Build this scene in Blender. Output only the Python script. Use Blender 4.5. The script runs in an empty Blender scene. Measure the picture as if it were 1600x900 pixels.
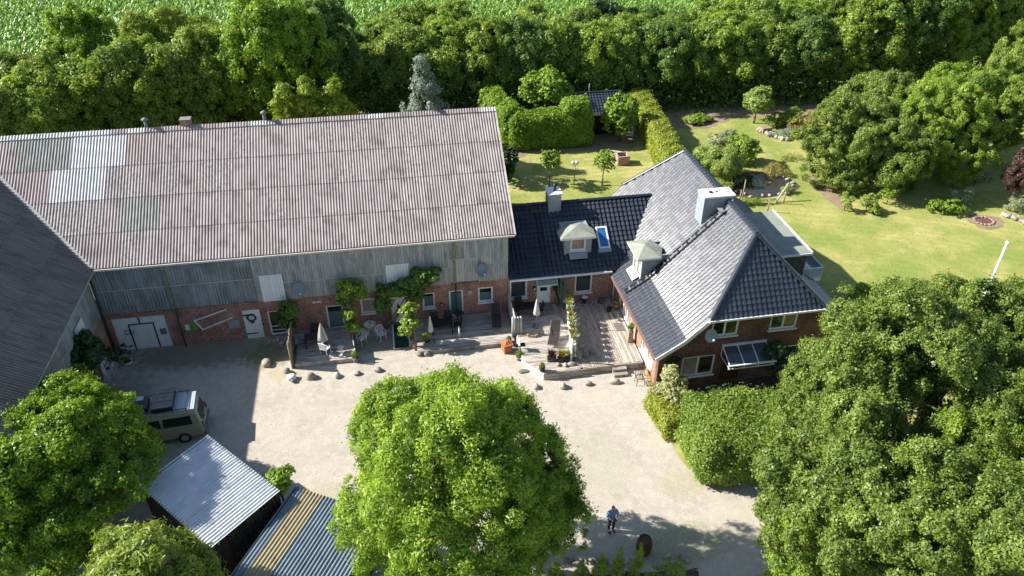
import bpy, bmesh, math, random
import numpy as np
from mathutils import Vector, Matrix

# ------------------------------------------------------------------ camera, light, exposure
S = bpy.context.scene
COL = S.collection
H = 31.0                                        # flying height
FPX = 1222.1                                    # focal length for a 1600 px wide picture
_th, _ro, _ya = math.radians(34.537), math.radians(-0.2565), math.radians(-9.762)
def _rw(v):
    c, s = math.cos(_ya), math.sin(_ya)
    return np.array([c*v[0]-s*v[1], s*v[0]+c*v[1], v[2]])
_R0 = np.array([1, 0, 0.]); _D0 = np.array([0, -math.sin(_th), -math.cos(_th)]); _F0 = np.array([0, math.cos(_th), -math.sin(_th)])
CR = _rw(math.cos(_ro)*_R0 + math.sin(_ro)*_D0); CD = _rw(-math.sin(_ro)*_R0 + math.cos(_ro)*_D0); CF = _rw(_F0)
cam = bpy.data.cameras.new('camera'); cam_o = bpy.data.objects.new('camera', cam); COL.objects.link(cam_o)
cam.sensor_width = 36; cam.lens = FPX*36/1600; cam.clip_start = 0.5; cam.clip_end = 5000
m = Matrix.Identity(4)
for i in range(3):
    m[i][0] = CR[i]; m[i][1] = -CD[i]; m[i][2] = -CF[i]
m[2][3] = H
cam_o.matrix_world = m
S.camera = cam_o

SUN = Vector((-1.37, 0.38, 1.0)).normalized()   # towards the sun
w = bpy.data.worlds.new('World'); S.world = w; w.use_nodes = True
nt = w.node_tree; nt.nodes.clear()
sky = nt.nodes.new('ShaderNodeTexSky'); sky.sky_type = 'NISHITA'; sky.sun_disc = False
sky.sun_elevation = math.asin(SUN.z); sky.sun_rotation = math.atan2(SUN.x, SUN.y)
sky.air_density = 1.0; sky.dust_density = 0.6; sky.ozone_density = 1.0
bg = nt.nodes.new('ShaderNodeBackground'); bg.inputs['Strength'].default_value = 0.084
wo = nt.nodes.new('ShaderNodeOutputWorld')
nt.links.new(sky.outputs[0], bg.inputs[0]); nt.links.new(bg.outputs[0], wo.inputs[0])
sl = bpy.data.lights.new('sun', 'SUN'); sl.energy = 5.0; sl.angle = math.radians(0.5); sl.color = (1.0, 0.95, 0.87)
so = bpy.data.objects.new('sun', sl); COL.objects.link(so)
so.rotation_euler = SUN.to_track_quat('Z', 'Y').to_euler(); so.location = (-60, 20, 60)
S.view_settings.view_transform = 'Standard'; S.view_settings.look = 'None'
S.view_settings.exposure = 1.08; S.view_settings.gamma = 1.0

# ------------------------------------------------------------------ survey helpers: where a line of sight meets a plane
def _ray(px, py): return CF + CR*((px-800)/FPX) + CD*((py-450)/FPX)
_O = np.array([0, 0, H])
def G(px, py, z=0.0):
    d = _ray(px, py); return _O + d*((z-H)/d[2])
def GY(px, py, y):
    d = _ray(px, py); return _O + d*(y/d[1])
def GX(px, py, x):
    d = _ray(px, py); return _O + d*(x/d[0])
def HT(pb, pt, z=0.0):
    b = G(pb[0], pb[1], z); d = _ray(*pt); t = math.hypot(b[0], b[1])/math.hypot(d[0], d[1])
    return b, H + d[2]*t - z

# ------------------------------------------------------------------ materials
MATS = {}
def mat(name, c1, c2=None, scale=4.0, rough=0.75, bump=0.0, spec=0.3, rnd=0.0, stretch=(1, 1, 1), metal=0.0,
        coord='Object', detail=4, c3=None, scale3=0.7, lo=0.35, hi=0.65, bscale=None, coat=0.0, trans=0.0, piece=None):
    if name in MATS: return MATS[name]
    if piece is None: piece = rnd > 0
    mt = bpy.data.materials.new(name); mt.use_nodes = True; n = mt.node_tree; N = n.nodes; L = n.links
    b = N['Principled BSDF']; b.inputs['Roughness'].default_value = rough; b.inputs['Metallic'].default_value = metal
    b.inputs['Specular IOR Level'].default_value = spec
    if coat: b.inputs['Coat Weight'].default_value = coat
    tc = N.new('ShaderNodeTexCoord'); mp = N.new('ShaderNodeMapping'); mp.inputs['Scale'].default_value = stretch
    src = tc.outputs[coord]
    if piece:      # alike pieces share a mesh: shift the pattern from piece to piece
        oi0 = N.new('ShaderNodeObjectInfo'); sc0 = N.new('ShaderNodeVectorMath'); sc0.operation = 'SCALE'; sc0.inputs['Scale'].default_value = 57.0
        cx = N.new('ShaderNodeCombineXYZ'); L.new(oi0.outputs['Random'], cx.inputs[0]); L.new(oi0.outputs['Random'], cx.inputs[1]); L.new(cx.outputs[0], sc0.inputs[0])
        ad = N.new('ShaderNodeVectorMath'); ad.operation = 'ADD'; L.new(src, ad.inputs[0]); L.new(sc0.outputs[0], ad.inputs[1]); src = ad.outputs[0]
    L.new(src, mp.inputs[0])
    col = None
    if c2 is not None:
        t = N.new('ShaderNodeTexNoise'); t.inputs['Scale'].default_value = scale; t.inputs['Detail'].default_value = detail
        L.new(mp.outputs[0], t.inputs[0])
        r = N.new('ShaderNodeMapRange'); r.inputs[1].default_value = lo; r.inputs[2].default_value = hi
        L.new(t.outputs[0], r.inputs[0])
        mx = N.new('ShaderNodeMix'); mx.data_type = 'RGBA'
        mx.inputs['A'].default_value = (*c1, 1); mx.inputs['B'].default_value = (*c2, 1)
        L.new(r.outputs[0], mx.inputs['Factor']); col = mx.outputs['Result']
        if c3 is not None:
            t3 = N.new('ShaderNodeTexNoise'); t3.inputs['Scale'].default_value = scale3; t3.inputs['Detail'].default_value = 5
            L.new(src, t3.inputs[0])
            r3 = N.new('ShaderNodeMapRange'); r3.inputs[1].default_value = 0.48; r3.inputs[2].default_value = 0.7
            L.new(t3.outputs[0], r3.inputs[0])
            m3 = N.new('ShaderNodeMix'); m3.data_type = 'RGBA'; m3.inputs['B'].default_value = (*c3, 1)
            L.new(col, m3.inputs['A']); L.new(r3.outputs[0], m3.inputs['Factor']); col = m3.outputs['Result']
    if rnd:
        oi = N.new('ShaderNodeObjectInfo'); r2 = N.new('ShaderNodeMapRange')
        r2.inputs[3].default_value = 1-rnd; r2.inputs[4].default_value = 1+rnd
        L.new(oi.outputs['Random'], r2.inputs[0])
        mm = N.new('ShaderNodeMix'); mm.data_type = 'RGBA'; mm.blend_type = 'MULTIPLY'; mm.inputs['Factor'].default_value = 1
        if col is None: mm.inputs['A'].default_value = (*c1, 1)
        else: L.new(col, mm.inputs['A'])
        cb = N.new('ShaderNodeCombineColor')
        for i in range(3): L.new(r2.outputs[0], cb.inputs[i])
        L.new(cb.outputs[0], mm.inputs['B']); col = mm.outputs['Result']
    if col is None: b.inputs['Base Color'].default_value = (*c1, 1)
    else: L.new(col, b.inputs['Base Color'])
    if bump:
        t2 = N.new('ShaderNodeTexNoise'); t2.inputs['Scale'].default_value = bscale or scale*4; t2.inputs['Detail'].default_value = 5
        L.new(mp.outputs[0], t2.inputs[0])
        bp = N.new('ShaderNodeBump'); bp.inputs['Strength'].default_value = bump; bp.inputs['Distance'].default_value = 0.03
        L.new(t2.outputs[0], bp.inputs['Height']); L.new(bp.outputs[0], b.inputs['Normal'])
    MATS[name] = mt
    return mt

def brick_mat(name, a, b_, mortar, scale=1.0):
    mt = bpy.data.materials.new(name); mt.use_nodes = True; n = mt.node_tree; N = n.nodes; L = n.links
    b = N['Principled BSDF']; b.inputs['Roughness'].default_value = 0.85; b.inputs['Specular IOR Level'].default_value = 0.2
    uv = N.new('ShaderNodeUVMap'); uv.uv_map = 'uv'
    t = N.new('ShaderNodeTexBrick'); t.inputs['Scale'].default_value = scale
    t.inputs['Brick Width'].default_value = 0.25; t.inputs['Row Height'].default_value = 0.083; t.inputs['Mortar Size'].default_value = 0.011
    t.inputs['Color1'].default_value = (*a, 1); t.inputs['Color2'].default_value = (*b_, 1); t.inputs['Mortar'].default_value = (*mortar, 1)
    t.inputs['Mortar Smooth'].default_value = 0.3; t.inputs['Bias'].default_value = 0.0
    L.new(uv.outputs[0], t.inputs[0])
    no = N.new('ShaderNodeTexNoise'); no.inputs['Scale'].default_value = 1.3; no.inputs['Detail'].default_value = 6
    L.new(uv.outputs[0], no.inputs[0])
    r = N.new('ShaderNodeMapRange'); r.inputs[1].default_value = .3; r.inputs[2].default_value = .7; r.inputs[3].default_value = .65; r.inputs[4].default_value = 1.25
    L.new(no.outputs[0], r.inputs[0])
    no2 = N.new('ShaderNodeTexNoise'); no2.inputs['Scale'].default_value = 9; L.new(uv.outputs[0], no2.inputs[0])
    r2 = N.new('ShaderNodeMapRange'); r2.inputs[1].default_value = .3; r2.inputs[2].default_value = .7; r2.inputs[3].default_value = .6; r2.inputs[4].default_value = 1.4
    L.new(no2.outputs[0], r2.inputs[0])
    mu = N.new('ShaderNodeMath'); mu.operation = 'MULTIPLY'; L.new(r.outputs[0], mu.inputs[0]); L.new(r2.outputs[0], mu.inputs[1])
    vm = N.new('ShaderNodeVectorMath'); vm.operation = 'SCALE'; L.new(t.outputs['Color'], vm.inputs[0]); L.new(mu.outputs[0], vm.inputs['Scale'])
    L.new(vm.outputs[0], b.inputs['Base Color'])
    bp = N.new('ShaderNodeBump'); bp.inputs['Strength'].default_value = .5; bp.inputs['Distance'].default_value = .01; bp.invert = True
    L.new(t.outputs['Fac'], bp.inputs['Height']); L.new(bp.outputs[0], b.inputs['Normal'])
    return mt

def leaf_mat(name, ca, cb, trans=0.35, rough=0.45, tcol=None):
    if name in MATS: return MATS[name]
    mt = bpy.data.materials.new(name); mt.use_nodes = True; n = mt.node_tree; N = n.nodes; L = n.links
    b = N['Principled BSDF']; b.inputs['Roughness'].default_value = rough; b.inputs['Specular IOR Level'].default_value = 0.35
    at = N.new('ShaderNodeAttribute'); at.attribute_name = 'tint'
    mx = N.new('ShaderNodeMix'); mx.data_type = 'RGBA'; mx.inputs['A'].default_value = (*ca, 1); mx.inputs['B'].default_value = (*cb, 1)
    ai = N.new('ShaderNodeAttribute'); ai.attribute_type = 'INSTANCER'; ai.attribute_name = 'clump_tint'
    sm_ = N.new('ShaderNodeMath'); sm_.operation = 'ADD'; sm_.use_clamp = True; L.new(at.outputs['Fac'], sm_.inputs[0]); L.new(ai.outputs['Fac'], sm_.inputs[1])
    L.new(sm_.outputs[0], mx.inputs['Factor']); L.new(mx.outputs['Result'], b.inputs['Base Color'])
    tr = N.new('ShaderNodeBsdfTranslucent')
    ga = N.new('ShaderNodeMix'); ga.data_type = 'RGBA'; ga.blend_type = 'MULTIPLY'; ga.inputs['Factor'].default_value = 1
    ga.inputs['B'].default_value = (1.5, 1.4, 0.5, 1); L.new(mx.outputs['Result'], ga.inputs['A']); L.new(ga.outputs['Result'], tr.inputs[0])
    ms = N.new('ShaderNodeMixShader'); ms.inputs[0].default_value = trans
    L.new(b.outputs[0], ms.inputs[1]); L.new(tr.outputs[0], ms.inputs[2]); L.new(ms.outputs[0], N['Material Output'].inputs[0])
    MATS[name] = mt
    return mt

# ------------------------------------------------------------------ mesh building
def set_uv(me):
    npoly = len(me.polygons)
    if npoly == 0: return
    no = np.empty(npoly*3, np.float32); me.polygons.foreach_get('normal', no); no = no.reshape(-1, 3)
    tot = np.empty(npoly, np.int32); me.polygons.foreach_get('loop_total', tot)
    pi = np.repeat(np.arange(npoly), tot)
    vi = np.empty(len(me.loops), np.int32); me.loops.foreach_get('vertex_index', vi)
    co = np.empty(len(me.vertices)*3, np.float32); me.vertices.foreach_get('co', co); co = co.reshape(-1, 3)
    t = np.stack([-no[:, 1], no[:, 0], np.zeros(npoly)], 1); ln = np.linalg.norm(t, axis=1)
    flat = ln < 0.05; t[flat] = (1, 0, 0); ln[flat] = 1; t /= ln[:, None]
    bt = np.cross(no, t); p = co[vi]
    uv = np.stack([(p*t[pi]).sum(1), (p*bt[pi]).sum(1)], 1).astype(np.float32)
    l = me.uv_layers.new(name='uv'); l.data.foreach_set('uv', uv.ravel())

def link(name, me, parent=None, world=True):
    o = bpy.data.objects.new(name, me); COL.objects.link(o)
    if parent is not None:
        o.parent = parent
        if world: o.matrix_parent_inverse = parent_matrix(parent).inverted()
    return o
def parent_matrix(p):
    mm = Matrix.LocRotScale(p.location, p.rotation_euler, p.scale)
    if p.parent is not None: mm = parent_matrix(p.parent) @ p.matrix_parent_inverse @ mm
    return mm
def props(o, label=None, cat=None, group=None, kind=None):
    if label: o['label'] = label
    if cat: o['category'] = cat
    if group: o['group'] = group
    if kind: o['kind'] = kind
    return o
def nth(i):
    return ['first', 'second', 'third', 'fourth', 'fifth', 'sixth', 'seventh', 'eighth', 'ninth', 'tenth', 'eleventh', 'twelfth', 'thirteenth', 'fourteenth', 'fifteenth', 'sixteenth', 'seventeenth', 'eighteenth', 'nineteenth', 'twentieth', 'twenty first', 'twenty second', 'twenty third', 'twenty fourth', 'twenty fifth', 'twenty sixth'][i]
def thing(name, label, cat, loc=(0, 0, 0), rz=0.0, group=None):
    o = bpy.data.objects.new(name, None); COL.objects.link(o); o.location = [float(a) for a in loc]; o.rotation_euler = (0, 0, rz)
    o.empty_display_size = 0.3
    return props(o, label, cat, group)
def copy_tree(o, parent=None):
    c = o.copy(); COL.objects.link(c)
    if parent is not None: c.parent = parent
    for ch in [x for x in COL.objects if x.parent == o]: copy_tree(ch, c)
    return c

class MB:
    def __init__(s): s.v = []; s.f = []; s.m = []
    def add(s, vs, fs, mi=0):
        k = len(s.v); s.v += [tuple(float(a) for a in q) for q in vs]; s.f += [tuple(k+i for i in f) for f in fs]; s.m += [mi]*len(fs); return s
    def box(s, c, sz, rz=0.0, mi=0, R=None, taper=1.0):
        x, y, z = sz[0]/2, sz[1]/2, sz[2]/2
        vs = [Vector((a*x*(taper if cc > 0 else 1), b*y*(taper if cc > 0 else 1), cc*z)) for cc in (-1, 1) for a, b in ((-1, -1), (1, -1), (1, 1), (-1, 1))]
        M = R if R is not None else Matrix.Rotation(rz, 3, 'Z')
        vs = [M @ q + Vector([float(t) for t in c]) for q in vs]
        return s.add(vs, [(3, 2, 1, 0), (4, 5, 6, 7), (0, 1, 5, 4), (1, 2, 6, 5), (2, 3, 7, 6), (3, 0, 4, 7)], mi)
    def b2(s, a, b, mi=0):
        a = np.array(a, float); b = np.array(b, float); lo = np.minimum(a, b); hi = np.maximum(a, b)
        return s.box((lo+hi)/2, hi-lo, 0, mi)
    def cyl(s, p0, p1, r0, r1=None, n=8, mi=0, caps=True):
        if r1 is None: r1 = r0
        p0 = Vector([float(t) for t in p0]); p1 = Vector([float(t) for t in p1]); d = (p1-p0)
        if d.length < 1e-6: return s
        q = d.to_track_quat('Z', 'Y'); vs = []
        for p, r in ((p0, r0), (p1, r1)):
            for i in range(n):
                a = 2*math.pi*i/n; vs.append(p + q @ Vector((r*math.cos(a), r*math.sin(a), 0)))
        fs = [(i, (i+1) % n, n+(i+1) % n, n+i) for i in range(n)]
        if caps: fs += [tuple(range(n-1, -1, -1)), tuple(range(n, 2*n))]
        return s.add(vs, fs, mi)
    def tube(s, pts, r, n=6, mi=0):
        for a, b in zip(pts[:-1], pts[1:]): s.cyl(a, b, r, r, n, mi)
        return s
    def bar(s, p0, p1, w_, t_, mi=0):
        p0 = Vector([float(t) for t in p0]); p1 = Vector([float(t) for t in p1]); d = p1-p0
        R = d.to_track_quat('X', 'Z').to_matrix()
        return s.box((p0+p1)/2, (d.length, w_, t_), 0, mi, R)
    def lathe(s, c, prof, n=12, mi=0):
        vs = []; fs = []
        for r, z in prof:
            for i in range(n):
                a = 2*math.pi*i/n; vs.append((c[0]+r*math.cos(a), c[1]+r*math.sin(a), c[2]+z))
        for j in range(len(prof)-1):
            for i in range(n): fs.append((j*n+i, j*n+(i+1) % n, (j+1)*n+(i+1) % n, (j+1)*n+i))
        fs.append(tuple(range(n-1, -1, -1))); fs.append(tuple((len(prof)-1)*n+i for i in range(n)))
        return s.add(vs, fs, mi)
    def poly(s, pts, mi=0): return s.add(pts, [tuple(range(len(pts)))], mi)
    def prism(s, pts, z0, z1, mi=0):
        n = len(pts); vs = [(p[0], p[1], z0) for p in pts]+[(p[0], p[1], z1) for p in pts]
        return s.add(vs, [tuple(range(n-1, -1, -1)), tuple(range(n, 2*n))]+[(i, (i+1) % n, n+(i+1) % n, n+i) for i in range(n)], mi)
    def rock(s, c, r, rng, mi=0, n=9):
        bm = bmesh.new(); bmesh.ops.create_icosphere(bm, subdivisions=2, radius=1)
        ax = [rng.uniform(.8, 1.2) for _ in range(3)]; ph = [rng.uniform(0, 6) for _ in range(6)]
        vs = []
        for q in bm.verts:
            p = q.co; k = 1+.13*math.sin(3*p.x+ph[0])+.12*math.sin(4*p.y+ph[1])+.1*math.sin(5*p.z+ph[2])
            vs.append((c[0]+p.x*k*r[0]*ax[0], c[1]+p.y*k*r[1]*ax[1], c[2]+p.z*k*r[2]))
        fs = [tuple(v.index for v in f.verts) for f in bm.faces]; bm.free()
        return s.add(vs, fs, mi)
    def mesh(s, name, mats, smooth=False, uv=True):
        me = bpy.data.meshes.new(name); me.from_pydata(s.v, [], s.f)
        for q in (mats if isinstance(mats, (list, tuple)) else [mats]): me.materials.append(q)
        if any(s.m): me.polygons.foreach_set('material_index', s.m)
        if smooth: me.polygons.foreach_set('use_smooth', [True]*len(s.f))
        me.update()
        if uv: set_uv(me)
        return me
    def obj(s, name, mats, parent=None, smooth=False, uv=True):
        return link(name, s.mesh(name, mats, smooth, uv), parent)

# ------------------------------------------------------------------ foliage
def unit(a): return a/np.maximum(np.linalg.norm(a, axis=1), 1e-9)[:, None]
def leaf_mesh(name, P, Nn, size, aspect, tint, mats, rng, droop=0.0, core=None, tri=False):
    if tri: size *= 1.22; aspect *= 1.15
    k_ = 3 if tri else 4; n = len(P); a = unit(np.cross(Nn, rng.normal(size=(n, 3)))); b = np.cross(Nn, a)
    s = size*rng.uniform(.65, 1.3, n)[:, None]
    a = a*s*.5; b = b*s*.5*aspect
    V = np.empty((n, k_, 3), np.float32)
    if tri: V[:, 0] = P-a; V[:, 1] = P+b+a*.6; V[:, 2] = P-b+a*.8
    else: V[:, 0] = P-a; V[:, 1] = P+b; V[:, 2] = P+a; V[:, 3] = P-b
    if droop and not tri: V[:, 2, 2] -= droop*s[:, 0]; V[:, 0, 2] -= droop*s[:, 0]*.3
    V = V.reshape(-1, 3); nv = len(V)
    me = bpy.data.meshes.new(name)
    cv, cf = ([], []) if core is None else core
    me.vertices.add(nv+len(cv))
    allv = V if not len(cv) else np.concatenate([V, np.array(cv, np.float32)])
    me.vertices.foreach_set('co', allv.ravel())
    li = np.arange(nv, dtype=np.int32)
    ls = np.arange(0, nv, k_, dtype=np.int32)
    if len(cf):
        extra = np.array([i+nv for f in cf for i in f], np.int32)
        ls = np.concatenate([ls, nv+np.arange(0, len(extra), 4, dtype=np.int32)]); li = np.concatenate([li, extra])
    me.loops.add(len(li)); me.loops.foreach_set('vertex_index', li)
    me.polygons.add(len(ls)); me.polygons.foreach_set('loop_start', ls)
    me.update(calc_edges=True)
    tt = np.concatenate([tint, np.zeros(len(cf))]) if len(cf) else tint
    at = me.attributes.new('tint', 'FLOAT', 'FACE'); at.data.foreach_set('value', np.clip(tt, 0, 1).astype(np.float32))
    for q in mats: me.materials.append(q)
    if len(cf):
        mi = np.zeros(len(ls), np.int32); mi[n:] = len(mats)-1; me.polygons.foreach_set('material_index', mi)
    return me
def sph(rng, n, zmin=-1.0):
    d = unit(rng.normal(size=(int(n*2.4)+10, 3))); d = d[d[:, 2] > zmin]
    return d[:n]
def tufts(R, nt, rng, lobes=16, lr=.42, zmin=-.55, shape='round', gap=.18, core=.62, taper=0., rlo=.52, rhi=.86):
    """unit positions and outward directions of leaf tufts on a crown made of lobes"""
    d = sph(rng, lobes, zmin); k = len(d)
    if shape == 'cone':
        t = rng.uniform(0, 1, k)**.8; ang = rng.uniform(0, 6.283, k); rr = (1-t)*.75
        lc = np.stack([rr*np.cos(ang), rr*np.sin(ang), t*1.9-1], 1); lrad = lr*(1.05-t*.75)
    else:
        rad = rng.uniform(rlo, rhi, k); lc = d*rad[:, None]; lrad = lr*rng.uniform(.65, 1.25, k)
        if core: lc = np.concatenate([lc, [[0, 0, .0]]]); lrad = np.append(lrad, core)
    w_ = lrad**2; w_ = w_/w_.sum()
    li = rng.choice(len(lc), nt*4, p=w_)
    td = sph(rng, nt*4, -1); m_ = min(len(td), len(li)); li = li[:m_]; td = td[:m_]
    td[:, 2] = np.where((td[:, 2] < -.25) & (rng.uniform(size=m_) < .7), -td[:, 2], td[:, 2])
    tp = lc[li]+td*lrad[li][:, None]*rng.uniform(.80, 1.14, m_)[:, None]
    keep = np.ones(m_, bool)
    for q in range(len(lc)):
        dd = np.linalg.norm(tp-lc[q], axis=1); keep &= ~((dd < lrad[q]*.80) & (li != q))
    ph = rng.uniform(0, 6.283, 6); f = 3.1
    nz = np.sin(tp[:, 0]*f+ph[0])*np.sin(tp[:, 1]*f+ph[1])+np.sin(tp[:, 2]*f*1.3+ph[2])*np.sin(tp[:, 0]*f*1.7+ph[3])
    if gap: keep &= nz > np.quantile(nz, gap)
    tp = tp[keep][:nt]; td = td[keep][:nt]; nz = nz[keep][:nt]
    tp = tp*(1+.06*nz[:, None])
    if taper: tp[:, :2] *= (1-taper*np.clip(tp[:, 2], -1, 1.1))[:, None]
    sp = rng.uniform(size=len(tp)) < .10; tp = np.where(sp[:, None], tp*rng.uniform(1.03, 1.12, (len(tp), 1)), tp)   # shoots standing out of the outline
    out = unit(tp+np.array([0, 0, .25]))
    return tp, unit(td*.7+out*.6)
def crown(c, R, n, lsize, rng, tuft=.5, per=22, inner=.10, **kw):
    """leaf positions, normals and tints of a small crown"""
    c = np.array(c, float); R = np.array(R, float)
    if kw.get('core') is False: kw['core'] = 0
    tp, td = tufts(R, max(8, n//per), rng, **kw)
    nt = len(tp); per2 = max(3, int(n*(1-inner)/max(nt, 1))); sz = rng.uniform(.6, 1.25, nt)
    TP = np.repeat(tp*R, per2, 0); TD = np.repeat(td, per2, 0); SZ = np.repeat(sz, per2)
    od = unit(rng.normal(size=TP.shape)); od[:, 2] = np.where(od[:, 2] < -.2, -od[:, 2]*.7, od[:, 2])
    off = od*(rng.uniform(.25, 1.0, len(od))*SZ*tuft)[:, None]*np.array([1, 1, .75])
    P = c+TP+off
    Nn = unit(TD*.45+od*.75+np.array([0, 0, .22])+rng.normal(size=TP.shape)*.38)
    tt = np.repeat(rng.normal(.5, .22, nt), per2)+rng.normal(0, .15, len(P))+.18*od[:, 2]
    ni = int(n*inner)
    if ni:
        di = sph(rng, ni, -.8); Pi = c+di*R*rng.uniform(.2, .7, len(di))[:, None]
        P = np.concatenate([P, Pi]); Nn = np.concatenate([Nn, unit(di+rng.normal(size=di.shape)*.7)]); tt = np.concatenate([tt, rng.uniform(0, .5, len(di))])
    return P, Nn, tt
# leaf clumps: twig-end bunches of real leaves, set many times over a crown by geometry nodes
CLUMP = {  # radius, leaves, leaf length, aspect, droop, flatness
 'palmate': (.42, 210, .145, .38, .5, .8), 'broad': (.38, 220, .10, .80, .14, .8), 'long': (.50, 200, .24, .20, .5, .8), 'small': (.34, 230, .085, .65, .10, .85),
 'far': (.55, 150, .17, .75, .12, .85), 'farlong': (.60, 170, .26, .28, .25, .9), 'spray': (.50, 190, .22, .30, .15, .6), 'willow': (.36, 230, .16, .26, .25, 1.0)}
_groups = {}
def clump_group(kind, mt):
    key = (kind, mt.name)
    if key in _groups: return _groups[key]
    r, n, L, asp, droop, fl = CLUMP[kind]
    ng = bpy.data.node_groups.new('leaf_clumps', 'GeometryNodeTree')
    ng.interface.new_socket('Geometry', in_out='INPUT', socket_type='NodeSocketGeometry'); ng.interface.new_socket('Geometry', in_out='OUTPUT', socket_type='NodeSocketGeometry')
    N = ng.nodes; K_ = ng.links; gi = N.new('NodeGroupInput'); go = N.new('NodeGroupOutput'); g2 = N.new('GeometryNodeGeometryToInstance')
    for v in range(5):
        rng = np.random.default_rng(hash((kind, v)) % 1000 if False else sum(map(ord, kind))*7+v)
        d = sph(rng, int(n*1.25), -.35); m_ = len(d); rad = rng.uniform(.35, 1.0, m_)**.7
        lump = 1+.34*np.sin(d[:, 0]*4+v)*np.cos(d[:, 1]*4+v*2)+np.where(rng.uniform(size=m_) < .16, rng.uniform(.1, .6, m_), 0)
        P = d*(rad*lump)[:, None]*r*np.array([1, 1, fl]); Nn = unit(d*.8+np.array([0, 0, .25])+rng.normal(size=d.shape)*.42)
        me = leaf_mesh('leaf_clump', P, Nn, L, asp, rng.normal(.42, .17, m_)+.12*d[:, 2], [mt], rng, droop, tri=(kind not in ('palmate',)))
        o = bpy.data.objects.new('leaf_clump', me); oi = N.new('GeometryNodeObjectInfo'); oi.inputs['Object'].default_value = o
        K_.new(oi.outputs['Geometry'], g2.inputs[0])
    ip = N.new('GeometryNodeInstanceOnPoints'); ip.inputs['Pick Instance'].default_value = True
    def named(nm, ty): a = N.new('GeometryNodeInputNamedAttribute'); a.data_type = ty; a.inputs['Name'].default_value = nm; return a
    K_.new(gi.outputs[0], ip.inputs['Points']); K_.new(g2.outputs[0], ip.inputs['Instance'])
    K_.new(named('pick', 'INT').outputs[0], ip.inputs['Instance Index']); K_.new(named('rot', 'FLOAT_VECTOR').outputs[0], ip.inputs['Rotation']); K_.new(named('scl', 'FLOAT').outputs[0], ip.inputs['Scale'])
    K_.new(ip.outputs[0], go.inputs[0]); _groups[key] = ng
    return ng
def clump_crown(name, c, R, kind, mt, rng, parent, dens=1.0, tint=0.0, **kw):
    c = np.array(c, float); R = np.array(R, float); rc = CLUMP[kind][0]; R = np.maximum(R-.55*rc, .5*R); a, b, d_ = R
    area = 4*math.pi*(((a*b)**1.6+(a*d_)**1.6+(b*d_)**1.6)/3)**(1/1.6); nt = int(dens*1.55*area/(math.pi*rc*rc))
    tp, td = tufts(R, nt, rng, **kw); n = len(tp); P = c+tp*R
    ni = int(n*.14); di = sph(rng, ni, -.6); P = np.concatenate([P, c+di*R*rng.uniform(.25, .62, len(di))[:, None]]); td = np.concatenate([td, di]); n = len(P)   # twigs inside the crown
    z = unit(td+rng.normal(size=td.shape)*.22); x = unit(np.cross(z, rng.normal(size=z.shape))); y = np.cross(z, x)
    rot = np.stack([np.arctan2(y[:, 2], z[:, 2]), -np.arcsin(np.clip(x[:, 2], -1, 1)), np.arctan2(x[:, 1], x[:, 0])], 1)
    me = bpy.data.meshes.new(name); me.vertices.add(n); me.vertices.foreach_set('co', P.astype(np.float32).ravel())
    for nm, ty, v, key in (('rot', 'FLOAT_VECTOR', rot.astype(np.float32).ravel(), 'vector'), ('scl', 'FLOAT', rng.uniform(.55, 1.3, n).astype(np.float32), 'value'), ('pick', 'INT', rng.integers(0, 5, n).astype(np.int32), 'value'), ('clump_tint', 'FLOAT', (rng.normal(tint, .16, n)).astype(np.float32), 'value')):
        at = me.attributes.new(nm, ty, 'POINT'); at.data.foreach_set(key, v)
    me.materials.append(mt); o = link(name, me, parent); o['kind'] = 'stuff'; md = o.modifiers.new('leaves', 'NODES'); md.node_group = clump_group(kind, mt)
    return o
def limb(mb, p0, p1, r0, r1, seg=4, wob=.15, rng=random):
    pts = []
    L = (Vector(p1)-Vector(p0)).length
    for i in range(seg+1):
        t = i/seg; p = Vector(p0).lerp(Vector(p1), t)
        if 0 < i < seg: p += Vector((rng.uniform(-1, 1), rng.uniform(-1, 1), 0))*wob*L*.3
        pts.append(p)
    for i in range(seg):
        a = r0+(r1-r0)*i/seg; b = r0+(r1-r0)*(i+1)/seg
        mb.cyl(pts[i], pts[i+1], a, b, 8)
    return pts
NLEAF = 0
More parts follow.
